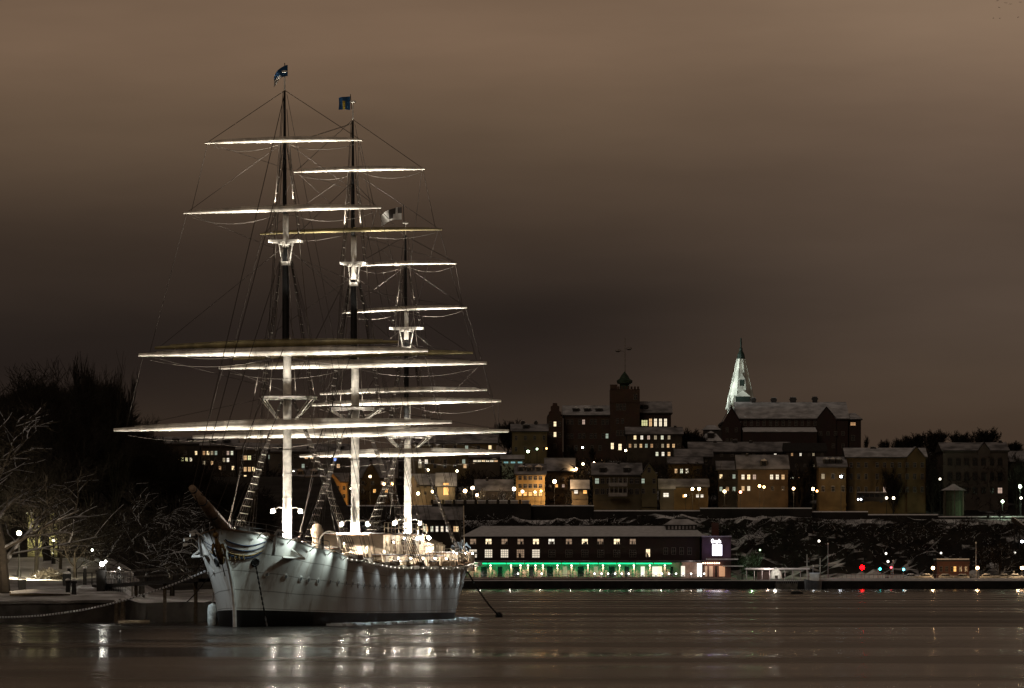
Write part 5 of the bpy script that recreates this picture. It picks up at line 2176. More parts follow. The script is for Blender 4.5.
# quay edge fence of the terrace: bollard lamps and railing
b = MB()
b.tube([(tx(463), -6.5, tz(574.2)), (tx(700), -6.5, tz(574.2))], .06, GREYM, 5)
b.tube([(tx(463), -6.5, tz(576)), (tx(700), -6.5, tz(576))], .05, GREYM, 5)
for k in range(60):
    x = tx(463 + k * 4)
    b.tube([(x, -6.5, tz(578.2)), (x, -6.5, tz(574.2))], .045, GREYM, 5)
b.build('terrace_railing', term)
b = MB()
b.box(tx(462), tx(735), -9, 2.2, tz(579.2), tz(577.4), mat('pinkish_terrace_floor', (.40, .33, .30), .9, var=.3, scale=.5))
b.build('terrace_floor', term)
BOLL = emis('bollard_lamp_glow', (1, .95, .85), 7)
bm_ = MB()
bm_.tube([(0, 0, 0), (0, 0, .8)], .12, GREYM, 8)
bm_.ball((0, 0, .95), .22, BOLL, 8)
bme = bm_.mesh('bollard_lamp')
for x in (518, 541.5, 594, 601, 607.5, 614.5, 621, 628, 641.5, 655, 661, 668, 675, 682, 690, 698, 703):
    inst('bollard_lamp', bme, term, (tx(x), -7.6, tz(577.2)))

for x in (480, 510, 540, 570, 600, 630, 660, 690):
    point(term, (tx(x), -8.6, tz(574)), 90, (1, .85, .75), .2)
# --- entrance end with tower and sign
ent = empty('entrance_tower', (xat(716, TD), TD, zat(580, TD)), 0, 'square brick entrance tower with white lit sign at the right end of the terminal', 'building')


def ex(px):
    return (px - 716) * tp


PUR = mat('purple_grey_plaster', (.055, .035, .035), .85, var=.3, scale=.4)
b = MB()
b.box(ex(702), ex(731), 0, 14, -.3, tz(537), PUR)
b.build('wall', ent)
b = MB()
b.box(ex(701.5), ex(731.7), -.3, 14.2, tz(537), tz(535.8), ROOFSNOW2)
b.build('parapet', ent)
b = MB()
b.box(ex(712.5), ex(719.5), 4, 6.5, tz(536), tz(522.5), brick('red_chimney_brick', (.14, .045, .035), (.10, .035, .03), (.08, .06, .05)))
b.build('chimney', ent)
SIGNW = emis('white_sign_glow', (.93, .88, 1.0), 4.0, True)
b = MB()
b.box(ex(711.8), ex(722.3), -.55, -.05, tz(556), tz(544.2), BLACKM)
sg = b.build('light_box', ent)
b = MB()
b.face([(ex(712.2), -.57, tz(555.6)), (ex(721.9), -.57, tz(555.6)), (ex(721.9), -.57, tz(544.6)), (ex(712.2), -.57, tz(544.6))], SIGNW)
b.build('screen', sg)
cu = bpy.data.curves.new('sign_lettering', 'FONT')
cu.body = 'Grapla'
cu.size = 4.2 * tp * 1.35
cu.extrude = .06
cu.offset = .03
cu.align_x = 'CENTER'
tmp = bpy.data.objects.new('tmp', cu)
col.objects.link(tmp)
bpy.context.view_layer.update()
dg = bpy.context.evaluated_depsgraph_get()
tme = bpy.data.meshes.new_from_object(tmp.evaluated_get(dg))
tme.materials.clear()
tme.materials.append(emis('sign_letter_glow', (.95, .93, 1.0), 4.5))
bpy.data.objects.remove(tmp)
lt = inst('sign_lettering', tme, ent, (ex(716), -.35, tz(543.0)), (pi / 2, 0, 0))
wx = max(v.co.x for v in tme.vertices) - min(v.co.x for v in tme.vertices)
lt.scale = (9.8 * tp / wx, 1, 1)
point(ent, (ex(709), -2.5, tz(548)), 130, (.55, .40, 1.0), .5)
point(ent, (ex(726), -2.5, tz(550)), 70, (.55, .40, 1.0), .5)
# canopies
b = MB()
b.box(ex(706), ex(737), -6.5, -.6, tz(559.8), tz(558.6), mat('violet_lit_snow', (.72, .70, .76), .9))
b.build('canopy', ent)
b = MB()
b.box(ex(722), ex(742), -8, -2, tz(566.6), tz(565.6), SNOW)
b.build('canopy', ent)
for i, (x, w_, g) in enumerate(((683, 2.0, WINW), (699.5, 2.2, WINW), (706, 1.2, WINM), (711, 1.8, WINM), (716, 1.0, GLASSD), (722, 3.0, mat('dim_orange_door_glow', (.1, .1, .1), emit=(1.0, .5, .25), estr=.45, sample=False)))):
    b = MB()
    b.box(ex(x) - w_ * tp, ex(x) + w_ * tp, -.15, -.02, tz(576.5), tz(563.5 if i == 1 else 566), g if i != 1 else emis('cool_doorway_glow', (.85, 1.0, .95), 4.0, True))
    b.build('door', ent)
b = MB()
b.box(ex(682), ex(702), 1.0, 5, -.3, tz(561), PINKW)
b.build('porch', ent)
for k in range(8):
    b = MB()
    b.ball((ex(703 + k * 2.3), -.5, tz(563.2)), .18, emis('orange_festoon_bulb', (1, .6, .4), 8), 6)
    b.build('festoon_lamp', ent)
spot(ent, (ex(712), -3.0, tz(562)), (ex(714), 0, tz(574)), 1300, (1, .55, .35), 110, .6, .3)
spot(ent, (ex(690), -3.0, tz(563)), (ex(690), 2, tz(572)), 300, (1, .8, .7), 110, .6, .3)

# long canopy, dome tent, barge
D = 1222
mp = D / F
o = empty('quay_canopy', W(775, 579, D), 0, 'long flat snow covered canopy on posts right of the entrance tower', 'canopy')
b = MB()
b.box(-30 * mp, 34 * mp, -3, 4, 9.5 * mp, 11 * mp, SNOW)
b.box(-30 * mp, 34 * mp, -2.8, 3.8, 8.6 * mp, 9.5 * mp - .01, DARKROOF)
b.build('roof', o)
for k in range(9):
    b = MB()
    b.tube([(-29 * mp + k * 7.7 * mp, -2.5, -.3), (-29 * mp + k * 7.7 * mp, -2.5, 8.6 * mp)], .14, GREYM, 6)
    b.build('post', o)
b = MB()
b.box(-18 * mp, -6 * mp, 0, 3, -.3, 7.5 * mp, mat('dark_kiosk_paint', (.05, .035, .03), .8))
b.build('kiosk', o)
point(o, (-8 * mp, -4, 6 * mp), 420, (1, .75, .65), .3)
D = 1214
mp = D / F
o = empty('dome_tent', W(776, 578.5, D), 0, 'small white dome tent glowing beside the long quay canopy', 'tent')
b = MB()
b.lathe([(6.3 * mp, 0), (6.2 * mp, 3.5 * mp), (5.2 * mp, 6.8 * mp), (3.2 * mp, 9 * mp), (.8 * mp, 10.4 * mp), (.1, 11 * mp)], mat('white_tent_cloth', (.8, .79, .75), .8), n=16)
b.build('tent_cloth', o)
b = MB()
b.box(-.4, .4, -6.30 * mp, -5.6 * mp, 0, 3 * mp, DKP)
b.build('door', o)
point(o, (-.6, -6.0, 4.5), 1100, (1, .93, .8), .3)
o = empty('barge', W(786, 588, 1206), 0, 'small grey flat barge moored below the dome tent', 'barge')
mp = 1206 / F
b = MB()
b.prism([(-11 * mp, 4.5 * mp), (11 * mp, 4.5 * mp), (10.4 * mp, -.6), (-10 * mp, -.6)], 'y', -3, 2, mat('barge_grey_paint', (.13, .125, .11), .7, var=.5, scale=1))
b.build('hull', o)
b = MB()
for k in range(12):
    x = -10.5 * mp + k * 21 * mp / 11
    b.tube([(x, -2.9, 4.5 * mp), (x, -2.9, 9 * mp)], .05, GREYM, 5)
for z in (6.5, 9):
    b.tube([(-10.5 * mp, -2.9, z * mp), (10.5 * mp, -2.9, z * mp)], .05, GREYM, 5)
b.build('railing', o)
# workboat with mast
o = empty('workboat', W(813, 588, 1205), 0, 'small workboat with a pale wheelhouse and two masts moored at the far quay', 'boat')
b = MB()
L = 18 * mp
rows = []
for i in range(11):
    u = i / 10
    w_ = 1.6 * (1 - abs(2 * u - 1) ** 3) + .05
    zz = 1.9 + .6 * (1 - u) ** 3
    rows.append([((u - .5) * L, -w_, zz), ((u - .5) * L * .93, -w_ * .6, -.3), ((u - .5) * L * .93, w_ * .6, -.3), ((u - .5) * L, w_, zz)])
BH = mat('boat_blue_grey_paint', (.12, .13, .15), .5)
for a, c in zip(rows, rows[1:]):
    for k in range(3):
        b.face([a[k], c[k], c[k + 1], a[k + 1]], BH)
    b.face([a[3], c[3], c[0], a[0]], DECKW)
b.build('hull', o)
b = MB()
b.box(-.8, 1.6, -1, 1, 1.8, 3.9, WHITE)
b.box(-1.0, 1.8, -1.2, 1.2, 3.9, 4.05, SNOW)
b.build('wheelhouse', o)
for x, h_ in ((-1.6, 9.0), (1.9, 8.0)):
    b = MB()
    b.tube([(x, 0, 1.9), (x, 0, h_)], .12, WHITE, 6)
    b.tube([(x - .7, 0, h_ - 2), (x + .7, 0, h_ - 2)], .07, WHITE, 5)
    b.build('mast', o)
point(o, (0, -3.4, 5), 60, (.85, .93, 1), .2)

# low brick building on the right quay
D = 1230
mp = D / F
house('brick_shed', 'low red brick quay building with snowy roof between two orange lamps', 937, 969, 579, 561.5, 559, D, 9, brick('quay_red_brick', (.16, .055, .035), (.12, .045, .03), (.1, .08, .06)),
      [(569, 941, 966, '. . .O . .', 2.4, 5)], 'building', SNOW, (), (), ((952, 556.5, 2), (962, 557.5, 2)), roofkind='flat')
# parapet of snow along the right quay edge
b = MB()
D = FARY + 1.5
b.box(xat(815, D), xat(1060, D), D - .8, D + 2.0, QZ + .06, QZ + .5, SNOW)
rng = random.Random(9)
for k in range(50):
    x = xat(815 + k * 4.5, D)
    b.tube([(x, D - .5, QZ + .4), (x, D - .5, QZ + 1.5)], .05, GREYM, 5)
b.tube([(xat(815, D), D - .5, QZ + 1.5), (xat(1040, D), D - .5, QZ + 1.5)], .06, GREYM, 5)
o = b.build('quay_railing')
tag(o, 'long low railing above a snow bank along the far right quay edge', 'railing')


# parked cars along the right quay
def car_proto(col_):
    root = bpy.data.objects.new('parked_car', None)
    col.objects.link(root)
    paint = mat('car_paint_' + ('a' if col_[0] > .3 else 'b'), col_, .4)
    b = MB()
    prof = [(-2.2, .35), (2.2, .35), (2.25, .8), (1.9, .95), (1.0, 1.02), (.45, 1.45), (-1.2, 1.48), (-1.9, 1.0), (-2.2, .9)]
    b.prism(prof, 'y', -.85, .85, paint)
    b.build('body', root)
    b = MB()
    b.prism([(.9, 1.03), (.42, 1.40), (-1.15, 1.43), (-1.7, 1.03)], 'y', -.87, .87, GLASSD)
    b.build('window', root)
    b = MB()
    b.prism([(.5, 1.47), (-1.25, 1.50), (-1.2, 1.62), (.4, 1.6)], 'y', -.8, .8, SNOW)
    b.prism([(2.1, .98), (1.1, 1.05), (1.15, 1.12), (2.0, 1.05)], 'y', -.75, .75, SNOW)
    b.build('snow_cover', root)
    for x in (-1.35, 1.4):
        for y in (-.8, .8):
            w = MB()
            w.tube([(x, y - .1, .32), (x, y + .1, .32)], .32, BLACKM, 12)
            w.build('wheel', root)
    return root


cars = [(912, 'snow covered dark car parked left of the traffic light pole and the first orange lamp'), (925, 'snow covered pale car beside the first orange quay lamp'), (947, 'pale snowy car in front of the low red brick building'),
        (961, 'dark snowy car at the right end of the low red brick building'), (988, 'pale car parked just right of the second orange quay lamp'), (1003, 'dark snowy car parked midway between the second and third orange lamps'), (1016, 'pale car next to the rightmost orange quay lamp')]
pa, pb = car_proto((.22, .22, .21)), car_proto((.04, .045, .05))
usedc = set()
for i, (px, lb_) in enumerate(cars):
    pr = pa if i % 2 else pb
    if pr.name not in usedc:
        c = pr
        usedc.add(pr.name)
    else:
        c = copy_tree(pr)
    c.location = (xat(px, 1213), 1213 + (i % 3) * .6, QZ + .05)
    c.rotation_euler = (0, 0, pi * (i % 2))
    tag(c, lb_, 'car', 'cars parked along the far quay')
o = empty('shuttle_bus', W(872, 503, 1275), 0, 'dark parked bus with two lights above the cliff left of the pavilion', 'bus')
b = MB()
b.box(-4.2, 4.2, 0, 2.4, .5, 3.0, DKP)
b.box(-4.1, 4.1, .1, 2.3, 3.0, 3.12, SNOW)
b.build('body', o)
b = MB()
for k in range(5):
    b.box(-3.6 + k * 1.5, -2.4 + k * 1.5, -.04, .0, 1.7, 2.6, GLASSD)
b.build('window', o)
for x in (-2.6, 2.6):
    b = MB()
    b.tube([(x, -.05, .5), (x, .3, .5)], .5, BLACKM, 10)
    b.build('wheel', o)
for x in (-3.9, -3.1):
    b = MB()
    b.ball((x, -.1, 1.0), .24, emis('blue_white_lamp', (.8, .9, 1), 12), 6)
    b.build('headlight', o)


# ---------------------------------------------------------------- street lamps
GLOBES = {}


def globe(c, s, r):
    key = (c, s, r)
    if key not in GLOBES:
        m = emis('lamp_glow_%d' % len(GLOBES), c, s, True)
        b = MB()
        prof = [(max(.01, r * sin(pi * i / 4)), -r * cos(pi * i / 4)) for i in range(5)]
        b.lathe(prof, m, n=7)
        GLOBES[key] = b.mesh('lamp_globe')
    return GLOBES[key]


ORA, WHT, YLW, RED, TEA, GRN, BLU = (1, .50, .16), (1, .93, .80), (1, .78, .42), (1, .02, .03), (.05, .9, .85), (.75, 1, .65), (.15, .3, 1)


def lamp(px, py, D, c, s, r, label, h=None, pole=True, cat='street lamp', name='street_lamp', group=None, pm=None, up=None):
    X, Z = xat(px, D), zat(py, D)
    g = up if up is not None else (far_h(X, D) if D > 1000 else park_h(X, D))
    hh = max(1.2, Z - g) if h is None else h
    o = empty(name, (X, D, Z - hh), 0, label, cat, group)
    if pole:
        b = MB()
        m = pm or BLACKM
        b.tube([(0, .0, -.5), (0, .0, hh * .3), (0, .0, hh - r)], [.12, .09, .06], m, 6)
        b.lathe([(.22, -.2), (.2, .5), (.13, .7)], m, n=8)
        b.build('pole', o)
        b = MB()
        b.lathe([(r * .5, hh - r * 1.15), (r * .6, hh - r * .9)], m, n=8)
        b.lathe([(r * .9, hh + r * .85), (r * .5, hh + r * 1.2), (.04, hh + r * 1.5)], m, n=8)
        b.build('lamp_head', o)
    inst('lamp_globe', globe(c, s, r), o, (0, 0, hh))
    return o
# ================================================================== THE NEAR PARK SHORE (left)
def park_h(x, y):
    px = 512 + F * x / y
    base = 2.05 + max(0, y - 378) * .05
    if y > 430:
        base += (y - 430) * .05
    if y > 455:
        base += (y - 455) * .10
    k = smooth01((px - 118) / 26)
    low = 1.5 + max(0, y - 405) * .03 + (max(0, y - 440) * .10)
    h = base * (1 - k) + low * k
    h += .5 * (nz2(x * .12, y * .12, 4) - .5) + .25 * (nz2(x * .5, y * .5, 5) - .5)
    return h


PSNOW = mat('park_snow', (0.72, 0.71, 0.72), .85, var=.4, scale=.3, bump=.4, base2=(.36, .35, .34))
PARKG = mat('shaded_wood_ground', (.05, .045, .04), .95, var=.6, scale=.3)  # dark tone puts the shade of the trees into the ground colour


def east(y):
    """eastern shore of the park island"""
    return interp(y, [(376, -33.2), (385, -31.2), (386.5, -26.5), (410, -25.0), (440, -19), (500, -18), (620, -30)])


b = MB()
ys = [377 + 1.5 * i for i in range(30)] + [424 + 5 * i for i in range(20)] + [540, 600]
NX = 90
idx = {}
for j, y in enumerate(ys):
    x1 = east(y)
    for i in range(NX + 1):
        u = i / NX
        x = x1 - (1 - u) ** 1.5 * 190
        idx[i, j] = len(b.v)
        h = park_h(x, y)
        if j == len(ys) - 1:
            h = -1
        b.v.append((x, y, h))
a_, c_ = b.mi(PSNOW), b.mi(PARKG)
for j in range(len(ys) - 1):
    for i in range(NX):
        b.f.append((idx[i, j], idx[i + 1, j], idx[i + 1, j + 1], idx[i, j + 1]))
        b.m.append(a_ if ys[j] < 437 else c_)
tag(b.build('ground', smooth=True), kind='structure')
# stone quay under it, following the shore
b = MB()
PQ = mat('old_quay_stones', (.045, .038, .032), .9, var=.6, scale=.7, bump=.6)
xs = [east(377) - (1 - i / NX) ** 1.5 * 190 for i in range(NX + 1)]
for i in range(NX):
    xa, xb = xs[i], xs[i + 1]
    b.face([(xa, 376.9, -1), (xb, 376.9, -1), (xb, 376.9, park_h(xb, 377) - .1), (xa, 376.9, park_h(xa, 377) - .1)], PQ)
    b.face([(xa, 376.7, park_h(xa, 377) - .28), (xb, 376.7, park_h(xb, 377) - .28), (xb, 376.7, park_h(xb, 377) - .05), (xa, 376.7, park_h(xa, 377) - .05)], STONE)
    b.face([(xa, 376.7, park_h(xa, 377) - .05), (xb, 376.7, park_h(xb, 377) - .05), (xb, 377.3, park_h(xb, 377) + .01), (xa, 377.3, park_h(xa, 377) + .01)], PSNOW)
yy = ys[:-1]
for j in range(len(yy) - 1):
    ya, yb2 = yy[j], yy[j + 1]
    xa, xb = east(ya) + .05, east(yb2) + .05
    b.face([(xa, ya, -1), (xb, yb2, -1), (xb, yb2, park_h(xb, yb2) - .02), (xa, ya, park_h(xa, ya) - .02)], PQ)
o = b.build('embankment')
tag(o, kind='structure')

TW_DARK = mat('dark_twig', (.018, .014, .010), .95, var=.4, scale=3)
# ---------------------------------------------------------------- trees
def grow_tree(seed, H, spread, levels, r0, nch, upright=.3, twig=2, lean=(0, 0), trunkfrac=.28, droop=0.0, first=0.25, twigr=.02, n2=3):
    rg = random.Random(seed)
    trunk, crown = MB(), MB()

    def seg(p, d, L, r, lvl):
        tb = trunk if lvl <= 1 else crown
        k = 5 if lvl == 0 else (4 if lvl < 3 else 3)
        pts, rads = [p.copy()], [r]
        q = p.copy()
        dd = d.copy()
        rend = max(twigr * .6, r * (.38 if lvl else .30))
        for i in range(k):
            dd = dd + Vector((rg.uniform(-1, 1), rg.uniform(-1, 1), rg.uniform(-.6, .9))) * (.10 if lvl == 0 else .22)
            dd.z += (upright - .12) * .35 if lvl else .12
            dd.z -= droop * .25 * (lvl > 1)
            dd.normalize()
            q = q + dd * (L / k)
            pts.append(q.copy())
            rads.append(r + (rend - r) * (i + 1) / k)
        tb.tube(pts, rads, TM if lvl <= 1 else (TWM if lvl < levels else TW_DARK), 7 if lvl == 0 else (5 if lvl == 1 else 3), cap=lvl == 0)
        if lvl >= levels:
            return
        nc = nch[min(lvl, len(nch) - 1)]
        for c in range(nc):
            t = (first if lvl == 0 else .18) + (1 - (first if lvl == 0 else .18)) * (c + rg.random() * .9) / nc
            t = min(t, .99)
            f = t * k
            i = min(k - 1, int(f))
            pp = pts[i].lerp(pts[i + 1], f - i)
            base = (pts[i + 1] - pts[i]).normalized()
            az = rg.uniform(0, 2 * pi)
            if lvl == 0:
                az = c * 2.4 + rg.uniform(-.4, .4)
            a = base.orthogonal().normalized()
            a = Matrix.Rotation(az, 3, base) @ a
            ang = rg.uniform(.55, 1.0) * spread
            nd = (base * cos(ang) + a * sin(ang))
            nd.z += upright * .5
            nd.normalize()
            LL = L * rg.uniform(.42, .68) * (1.0 if lvl else (1.25 - .55 * t))
            seg(pp, nd, LL, max(twigr, (rads[i] * .62 if lvl else rads[i] * .5)), lvl + 1)
    TM, TWM = BARK, TWIGSNOW
    seg(Vector((0, 0, -.6)), Vector((lean[0], lean[1], 1)).normalized(), H, r0, 0)
    return trunk, crown


TREES = {}


def tree_kind(key, *a, bark=None, twigm=None, **k):
    t, c = grow_tree(*a, **k)
    if bark:
        t.mats = [bark]
    if twigm:
        c.mats = [twigm] + c.mats[1:]
    TREES[key] = (t.mesh('trunk'), c.mesh('crown'))


TW_DARK = mat('dark_twig', (.018, .014, .010), .95, var=.4, scale=3)
TW_LIT = mat('snow_dusted_twig', (.022, .018, .013), .95, var=.4, scale=3, snow=(1.12, 1.4, .9, .9))
tree_kind('big', 3, 17, 1.1, 4, .62, (12, 6, 5, 4), upright=.04, twigr=.05, first=.2)
tree_kind('big2', 8, 16, 1.0, 4, .5, (13, 8, 7, 5), upright=.25, twigr=.03, bark=BARKDARK, twigm=TW_DARK)
tree_kind('poplar', 12, 20, .42, 4, .5, (18, 8, 7, 5), upright=1.1, twigr=.028, first=.12, bark=BARKDARK, twigm=TW_DARK)
tree_kind('small', 21, 6, .95, 4, .20, (10, 7, 6, 4), upright=.25, twigr=.022, first=.25, twigm=TW_LIT)
tree_kind('round', 31, 11, .9, 4, .32, (12, 7, 6, 4), upright=.4, twigr=.035, first=.25, bark=BARKDARK, twigm=TW_DARK)
tree_kind('farround', 41, 9, .95, 4, .30, (15, 8, 7, 5), upright=.45, twigr=.07, first=.2, bark=BARKDARK, twigm=mat('brown_twig', (.05, .038, .028), .95))
tree_kind('fartall', 51, 16, .6, 4, .34, (13, 6, 6, 3), upright=.7, twigr=.06, first=.15, bark=BARKDARK, twigm=TW_DARK)
tree_kind('farsnow', 61, 8, .95, 4, .26, (11, 6, 6, 3), upright=.3, twigr=.06, first=.2, twigm=mat('far_snowy_twig', (.03, .025, .02), .95, snow=(.7, 1.0, .8, .7)))
HGT = {k: max(v.co.z for v in m[1].vertices) for k, m in TREES.items()}


def tree(key, px, D, top, label, rz=0.0, sx=1.0, up=None, group=None, name='bare_tree', base=None):
    X = xat(px, D)
    g = up if up is not None else (far_h(X, D) if D > 1000 else park_h(X, D))
    hh = zat(top, D) - g
    s = hh / HGT[key]
    o = empty(name, (X, D, g), rz, label, 'tree', group)
    o.scale = (s * sx, s * sx, s)
    inst('trunk', TREES[key][0], o)
    inst('crown', TREES[key][1], o)
    return o


PG = 'bare trees of the park on the left shore'
tree('big', 4, 386, 397, 'big snow-laden tree with wide branches at the left edge of the picture', .4, 1.5, group=PG)
tree('big2', 48, 436, 356, 'tall dark rounded tree behind the big snow-laden tree', 1.0, 1.15, group=PG)
tree('big2', 8, 448, 369, 'dark tree at the left edge behind the big snow-laden tree', 2.6, 1.3, group=PG)
tree('poplar', 93, 442, 350, 'tallest upright tree of the park with steep fanned branches', .2, 1.25, group=PG)
tree('poplar', 114, 448, 364, 'upright tree right of the tallest park tree', 2.0, 1.2, group=PG)
tree('poplar', 80, 456, 362, 'upright tree left of the tallest park tree', 4.0, 1.2, group=PG)
tree('big2', 132, 460, 412, 'dark tree at the right foot of the upright park trees', 3.0, 1.2, group=PG)
tree('round', 160, 468, 436, 'dark rounded tree below the tip of the lowest left yard', 1.2, 1.3, group=PG)
tree('round', 190, 474, 452, 'dark rounded tree behind the bowsprit tip', 4.2, 1.3, group=PG)
tree('round', 224, 480, 478, 'low dark tree just behind the bow of the ship', 5.2, 1.5, group=PG)
tree('small', 76, 412, 503, 'small snow dusted tree behind the park fence', .7, 1.35, group=PG)
tree('small', 60, 428, 494, 'small snow dusted tree beside the greenish lit wall', 2.7, 1.3, group=PG)
tree('small', 100, 424, 498, 'small snow dusted tree just behind the white gate lamp', 3.3, 1.4, group=PG)
tree('big', 141, 408, 478, 'crooked snowy tree with long twisting branches right of the gate lamp', 3.9, 1.2, group=PG)
tree('small', 172, 420, 496, 'small snowy tree behind the footbridge left of the bow', 5.0, 1.4, group=PG)
tree('small', 196, 436, 500, 'small snowy tree almost hidden behind the ship bow', 1.8, 1.5, group=PG)
tree('big2', 36, 414, 440, 'dark trunked tree with the street lamp shining beside it', 5.4, .95, group=PG)
tree('round', 112, 470, 420, 'dark rounded tree filling the gap below the upright park trees', 2.2, 1.4, group=PG)
tree('round', 20, 476, 400, 'dark rounded tree far behind the left park lamp', 3.1, 1.4, group=PG)
tree('round', 66, 480, 396, 'dark rounded tree far behind the small snow dusted trees', .9, 1.5, group=PG)


# thicket that closes the view behind the park trees
def thicket(name, label, x0, x1, ytop, D, n, seed, size, mtl, depth=14, kind='stuff'):
    rg = random.Random(seed)
    b = MB()
    for i in range(n):
        px = rg.uniform(x0, x1)
        Dd = D + rg.uniform(0, depth)
        X = xat(px, Dd)
        g = park_h(X, Dd) if Dd < 1000 else far_h(X, Dd)
        t = interp(px, ytop)
        zt = zat(t + 3 * nz2(px * .12, 1.5, seed) * 4, Dd)
        z = g + (zt - g) * rg.random() ** .75
        for k in range(5):
            d = Vector((rg.uniform(-1, 1), rg.uniform(-1, 1), rg.uniform(-.2, 1.2))).normalized() * size * rg.uniform(.5, 1.4)
            p = Vector((X + rg.uniform(-size, size), Dd, z + rg.uniform(-size, size) * .6))
            w = Vector((rg.uniform(-1, 1), 0, rg.uniform(-1, 1))).normalized() * size * .09
            b.face([p - w * .7, p + w * .7, p + d], mtl)
            b.face([p + d * .3 - w * .6, p + d * .3 + w * .6, p + d * .8 + Vector((rg.uniform(-1, 1), 0, rg.uniform(-1, 1))) * size * .5], mtl)
    o = b.build(name)
    tag(o, label, 'bushes', None, kind)
    return o


thicket('undergrowth', 'dense dark undergrowth closing the view behind the park trees', -20, 262, [(-20, 402), (10, 400), (24, 394), (46, 388), (66, 400), (84, 392), (104, 388), (118, 406), (132, 432), (150, 446), (180, 470), (215, 492), (262, 506)], 484, 16000, 5, 1.25, TW_DARK, 40)
thicket('hedge', 'low dark hedge behind the park fence', 36, 62, [(36, 573), (50, 566), (62, 574)], 408, 500, 8, .5, TW_LIT, 6)
FS = mat('far_snowy_bush', (.022, .018, .014), .95, snow=(.95, 1.2, .25, .8))
thicket('cliff_bushes', 'snow dusted bushes growing all over the far cliff', 262, 1030, [(262, 512), (480, 508), (520, 520), (700, 518), (1030, 522)], 1246, 2600, 15, 1.5, FS, 15)
thicket('hillside_bushes', 'dark shrubs between the houses of the far hillside', 140, 1030, [(140, 470), (262, 470), (400, 482), (560, 462), (700, 462), (860, 480), (930, 455), (1030, 455)], 1300, 6000, 16, 2.2, TW_DARK, 90)

FG = 'bare trees on the far hillside'
for key, px, D, top, lb_, sx in (
        ('farround', 690, 1380, 427, 'round dark tree just right of the lit school building', 1.3),
        ('farround', 700, 1384, 433, 'smaller round tree beside the cupola house', 1.0),
        ('farround', 508, 1420, 418, 'dark tree at the left end of the low house by the brick gable', 1.2),
        ('farround', 517, 1424, 422, 'bushy dark tree behind the low house left of the brick gable', 1.2),
        ('farround', 915, 1440, 431, 'rounded tree on the ridge above the ochre gable', 1.35),
        ('farround', 936, 1440, 428, 'rounded tree on the ridge left of the large grey building', 1.35),
        ('farround', 961, 1444, 430, 'broad rounded tree rising behind the large grey building', 1.35),
        ('farround', 985, 1444, 426, 'highest rounded tree behind the right half of the large grey building', 1.35),
        ('farround', 1014, 1440, 440, 'tree on the ridge at the right edge of the picture', 1.35),
        ('farround', 900, 1444, 436, 'small tree on the ridge behind the long ochre house', 1.0),
        ('farround', 884, 1440, 438, 'lowest small tree on the ridge behind the long ochre house', .8),
        ('fartall', 866, 1430, 434, 'slim tree right beside the dark brick hall end', .8),
        ('fartall', 874, 1300, 462, 'dark tree in front of the long ochre house near its middle', 1.0),
        ('fartall', 893, 1296, 463, 'dark tree hiding the right half of the long ochre house', 1.3),
        ('fartall', 932, 1296, 462, 'dark pointed tree between the ochre house and the grey building', 1.1),
        ('fartall', 1017, 1286, 452, 'tall bare tree lit from below right of the large grey building', 1.2),
        ('fartall', 528, 1390, 441, 'dark tree in front of the low mustard house', 1.8),
        ('fartall', 541, 1385, 443, 'dark tree beside the green street lamps below the brick gable', 1.6),
        ('fartall', 572, 1386, 444, 'dark tree in front of the brick wing left end', 1.8),
        ('fartall', 592, 1384, 446, 'dark tree in front of the brick wing near the tower', 1.6),
        ('fartall', 710, 1310, 468, 'dark tree between the snowy shed and the pale lit window', 1.2),
        ('fartall', 800, 1300, 462, 'dark tree right of the orange brick house', 1.2),
        ('fartall', 812, 1330, 456, 'dark tree under the right end of the church hall', 1.2),
        ('farround', 577, 1290, 483, 'dark bush-like tree between the orange lamp and the tiny cottage', 1.0),
        ('farsnow', 582, 1296, 470, 'snowy tree glowing in the lamp light above the tiny cottage', 1.2),
        ('farsnow', 468, 1284, 484, 'snowy tree glowing between the two bright lamps', 1.1),
        ('farsnow', 480, 1282, 487, 'snowy bush-like tree right of the twin bright lamps', 1.0),
        ('farsnow', 502, 1282, 488, 'snowy tree left of the white starry lamp', 1.0),
        ('farsnow', 334, 1276, 486, 'snowy tree around the orange lamp between the masts', 1.0),
        ('farsnow', 1000, 1262, 508, 'snow covered tree lit pale green by the terrace lamp', 1.6),
        ('farsnow', 988, 1262, 514, 'snow covered tree left of the pale green lamp', 1.3),
        ('farsnow', 980, 1236, 545, 'snowy quay tree above the second orange quay lamp', 1.0),
        ('farsnow', 1000, 1236, 540, 'snowy quay tree between the two rightmost orange lamps', 1.5),
        ('farsnow', 742, 1238, 552, 'snowy bush lit green left of the long quay canopy', 1.0),
        ('farsnow', 755, 1238, 549, 'snowy tree lit green behind the long quay canopy', .9)):
    tree(key, px, D, top, lb_, px * .37, sx, up=zat(466, D) if D >= 1440 and px > 880 else None, group=FG)

# snowy staircase ramp at the right edge
o = empty('stair_ramp', (xat(1016, 1242), 1242, QZ), 0, 'snowy stair ramp climbing the cliff at the right edge', 'stairs')
mp = 1242 / F
b = MB()
for k in range(14):
    x = (-4 + k * 1.6) * mp
    z = (62 - k * 1.15) * mp
    b.box(x, x + 1.7 * mp, -2, 2, z - 1.2, z, DKW)
    b.box(x, x + 1.7 * mp, -2.1, 2.1, z, z + .25, SNOW)
b.build('stair', o)
b = MB()
for k in range(4):
    b.box((-2 + k * 5) * mp, (-1.2 + k * 5) * mp, -.6, .6, 0, (58 - k * 4) * mp, DKW)
b.build('support', o)

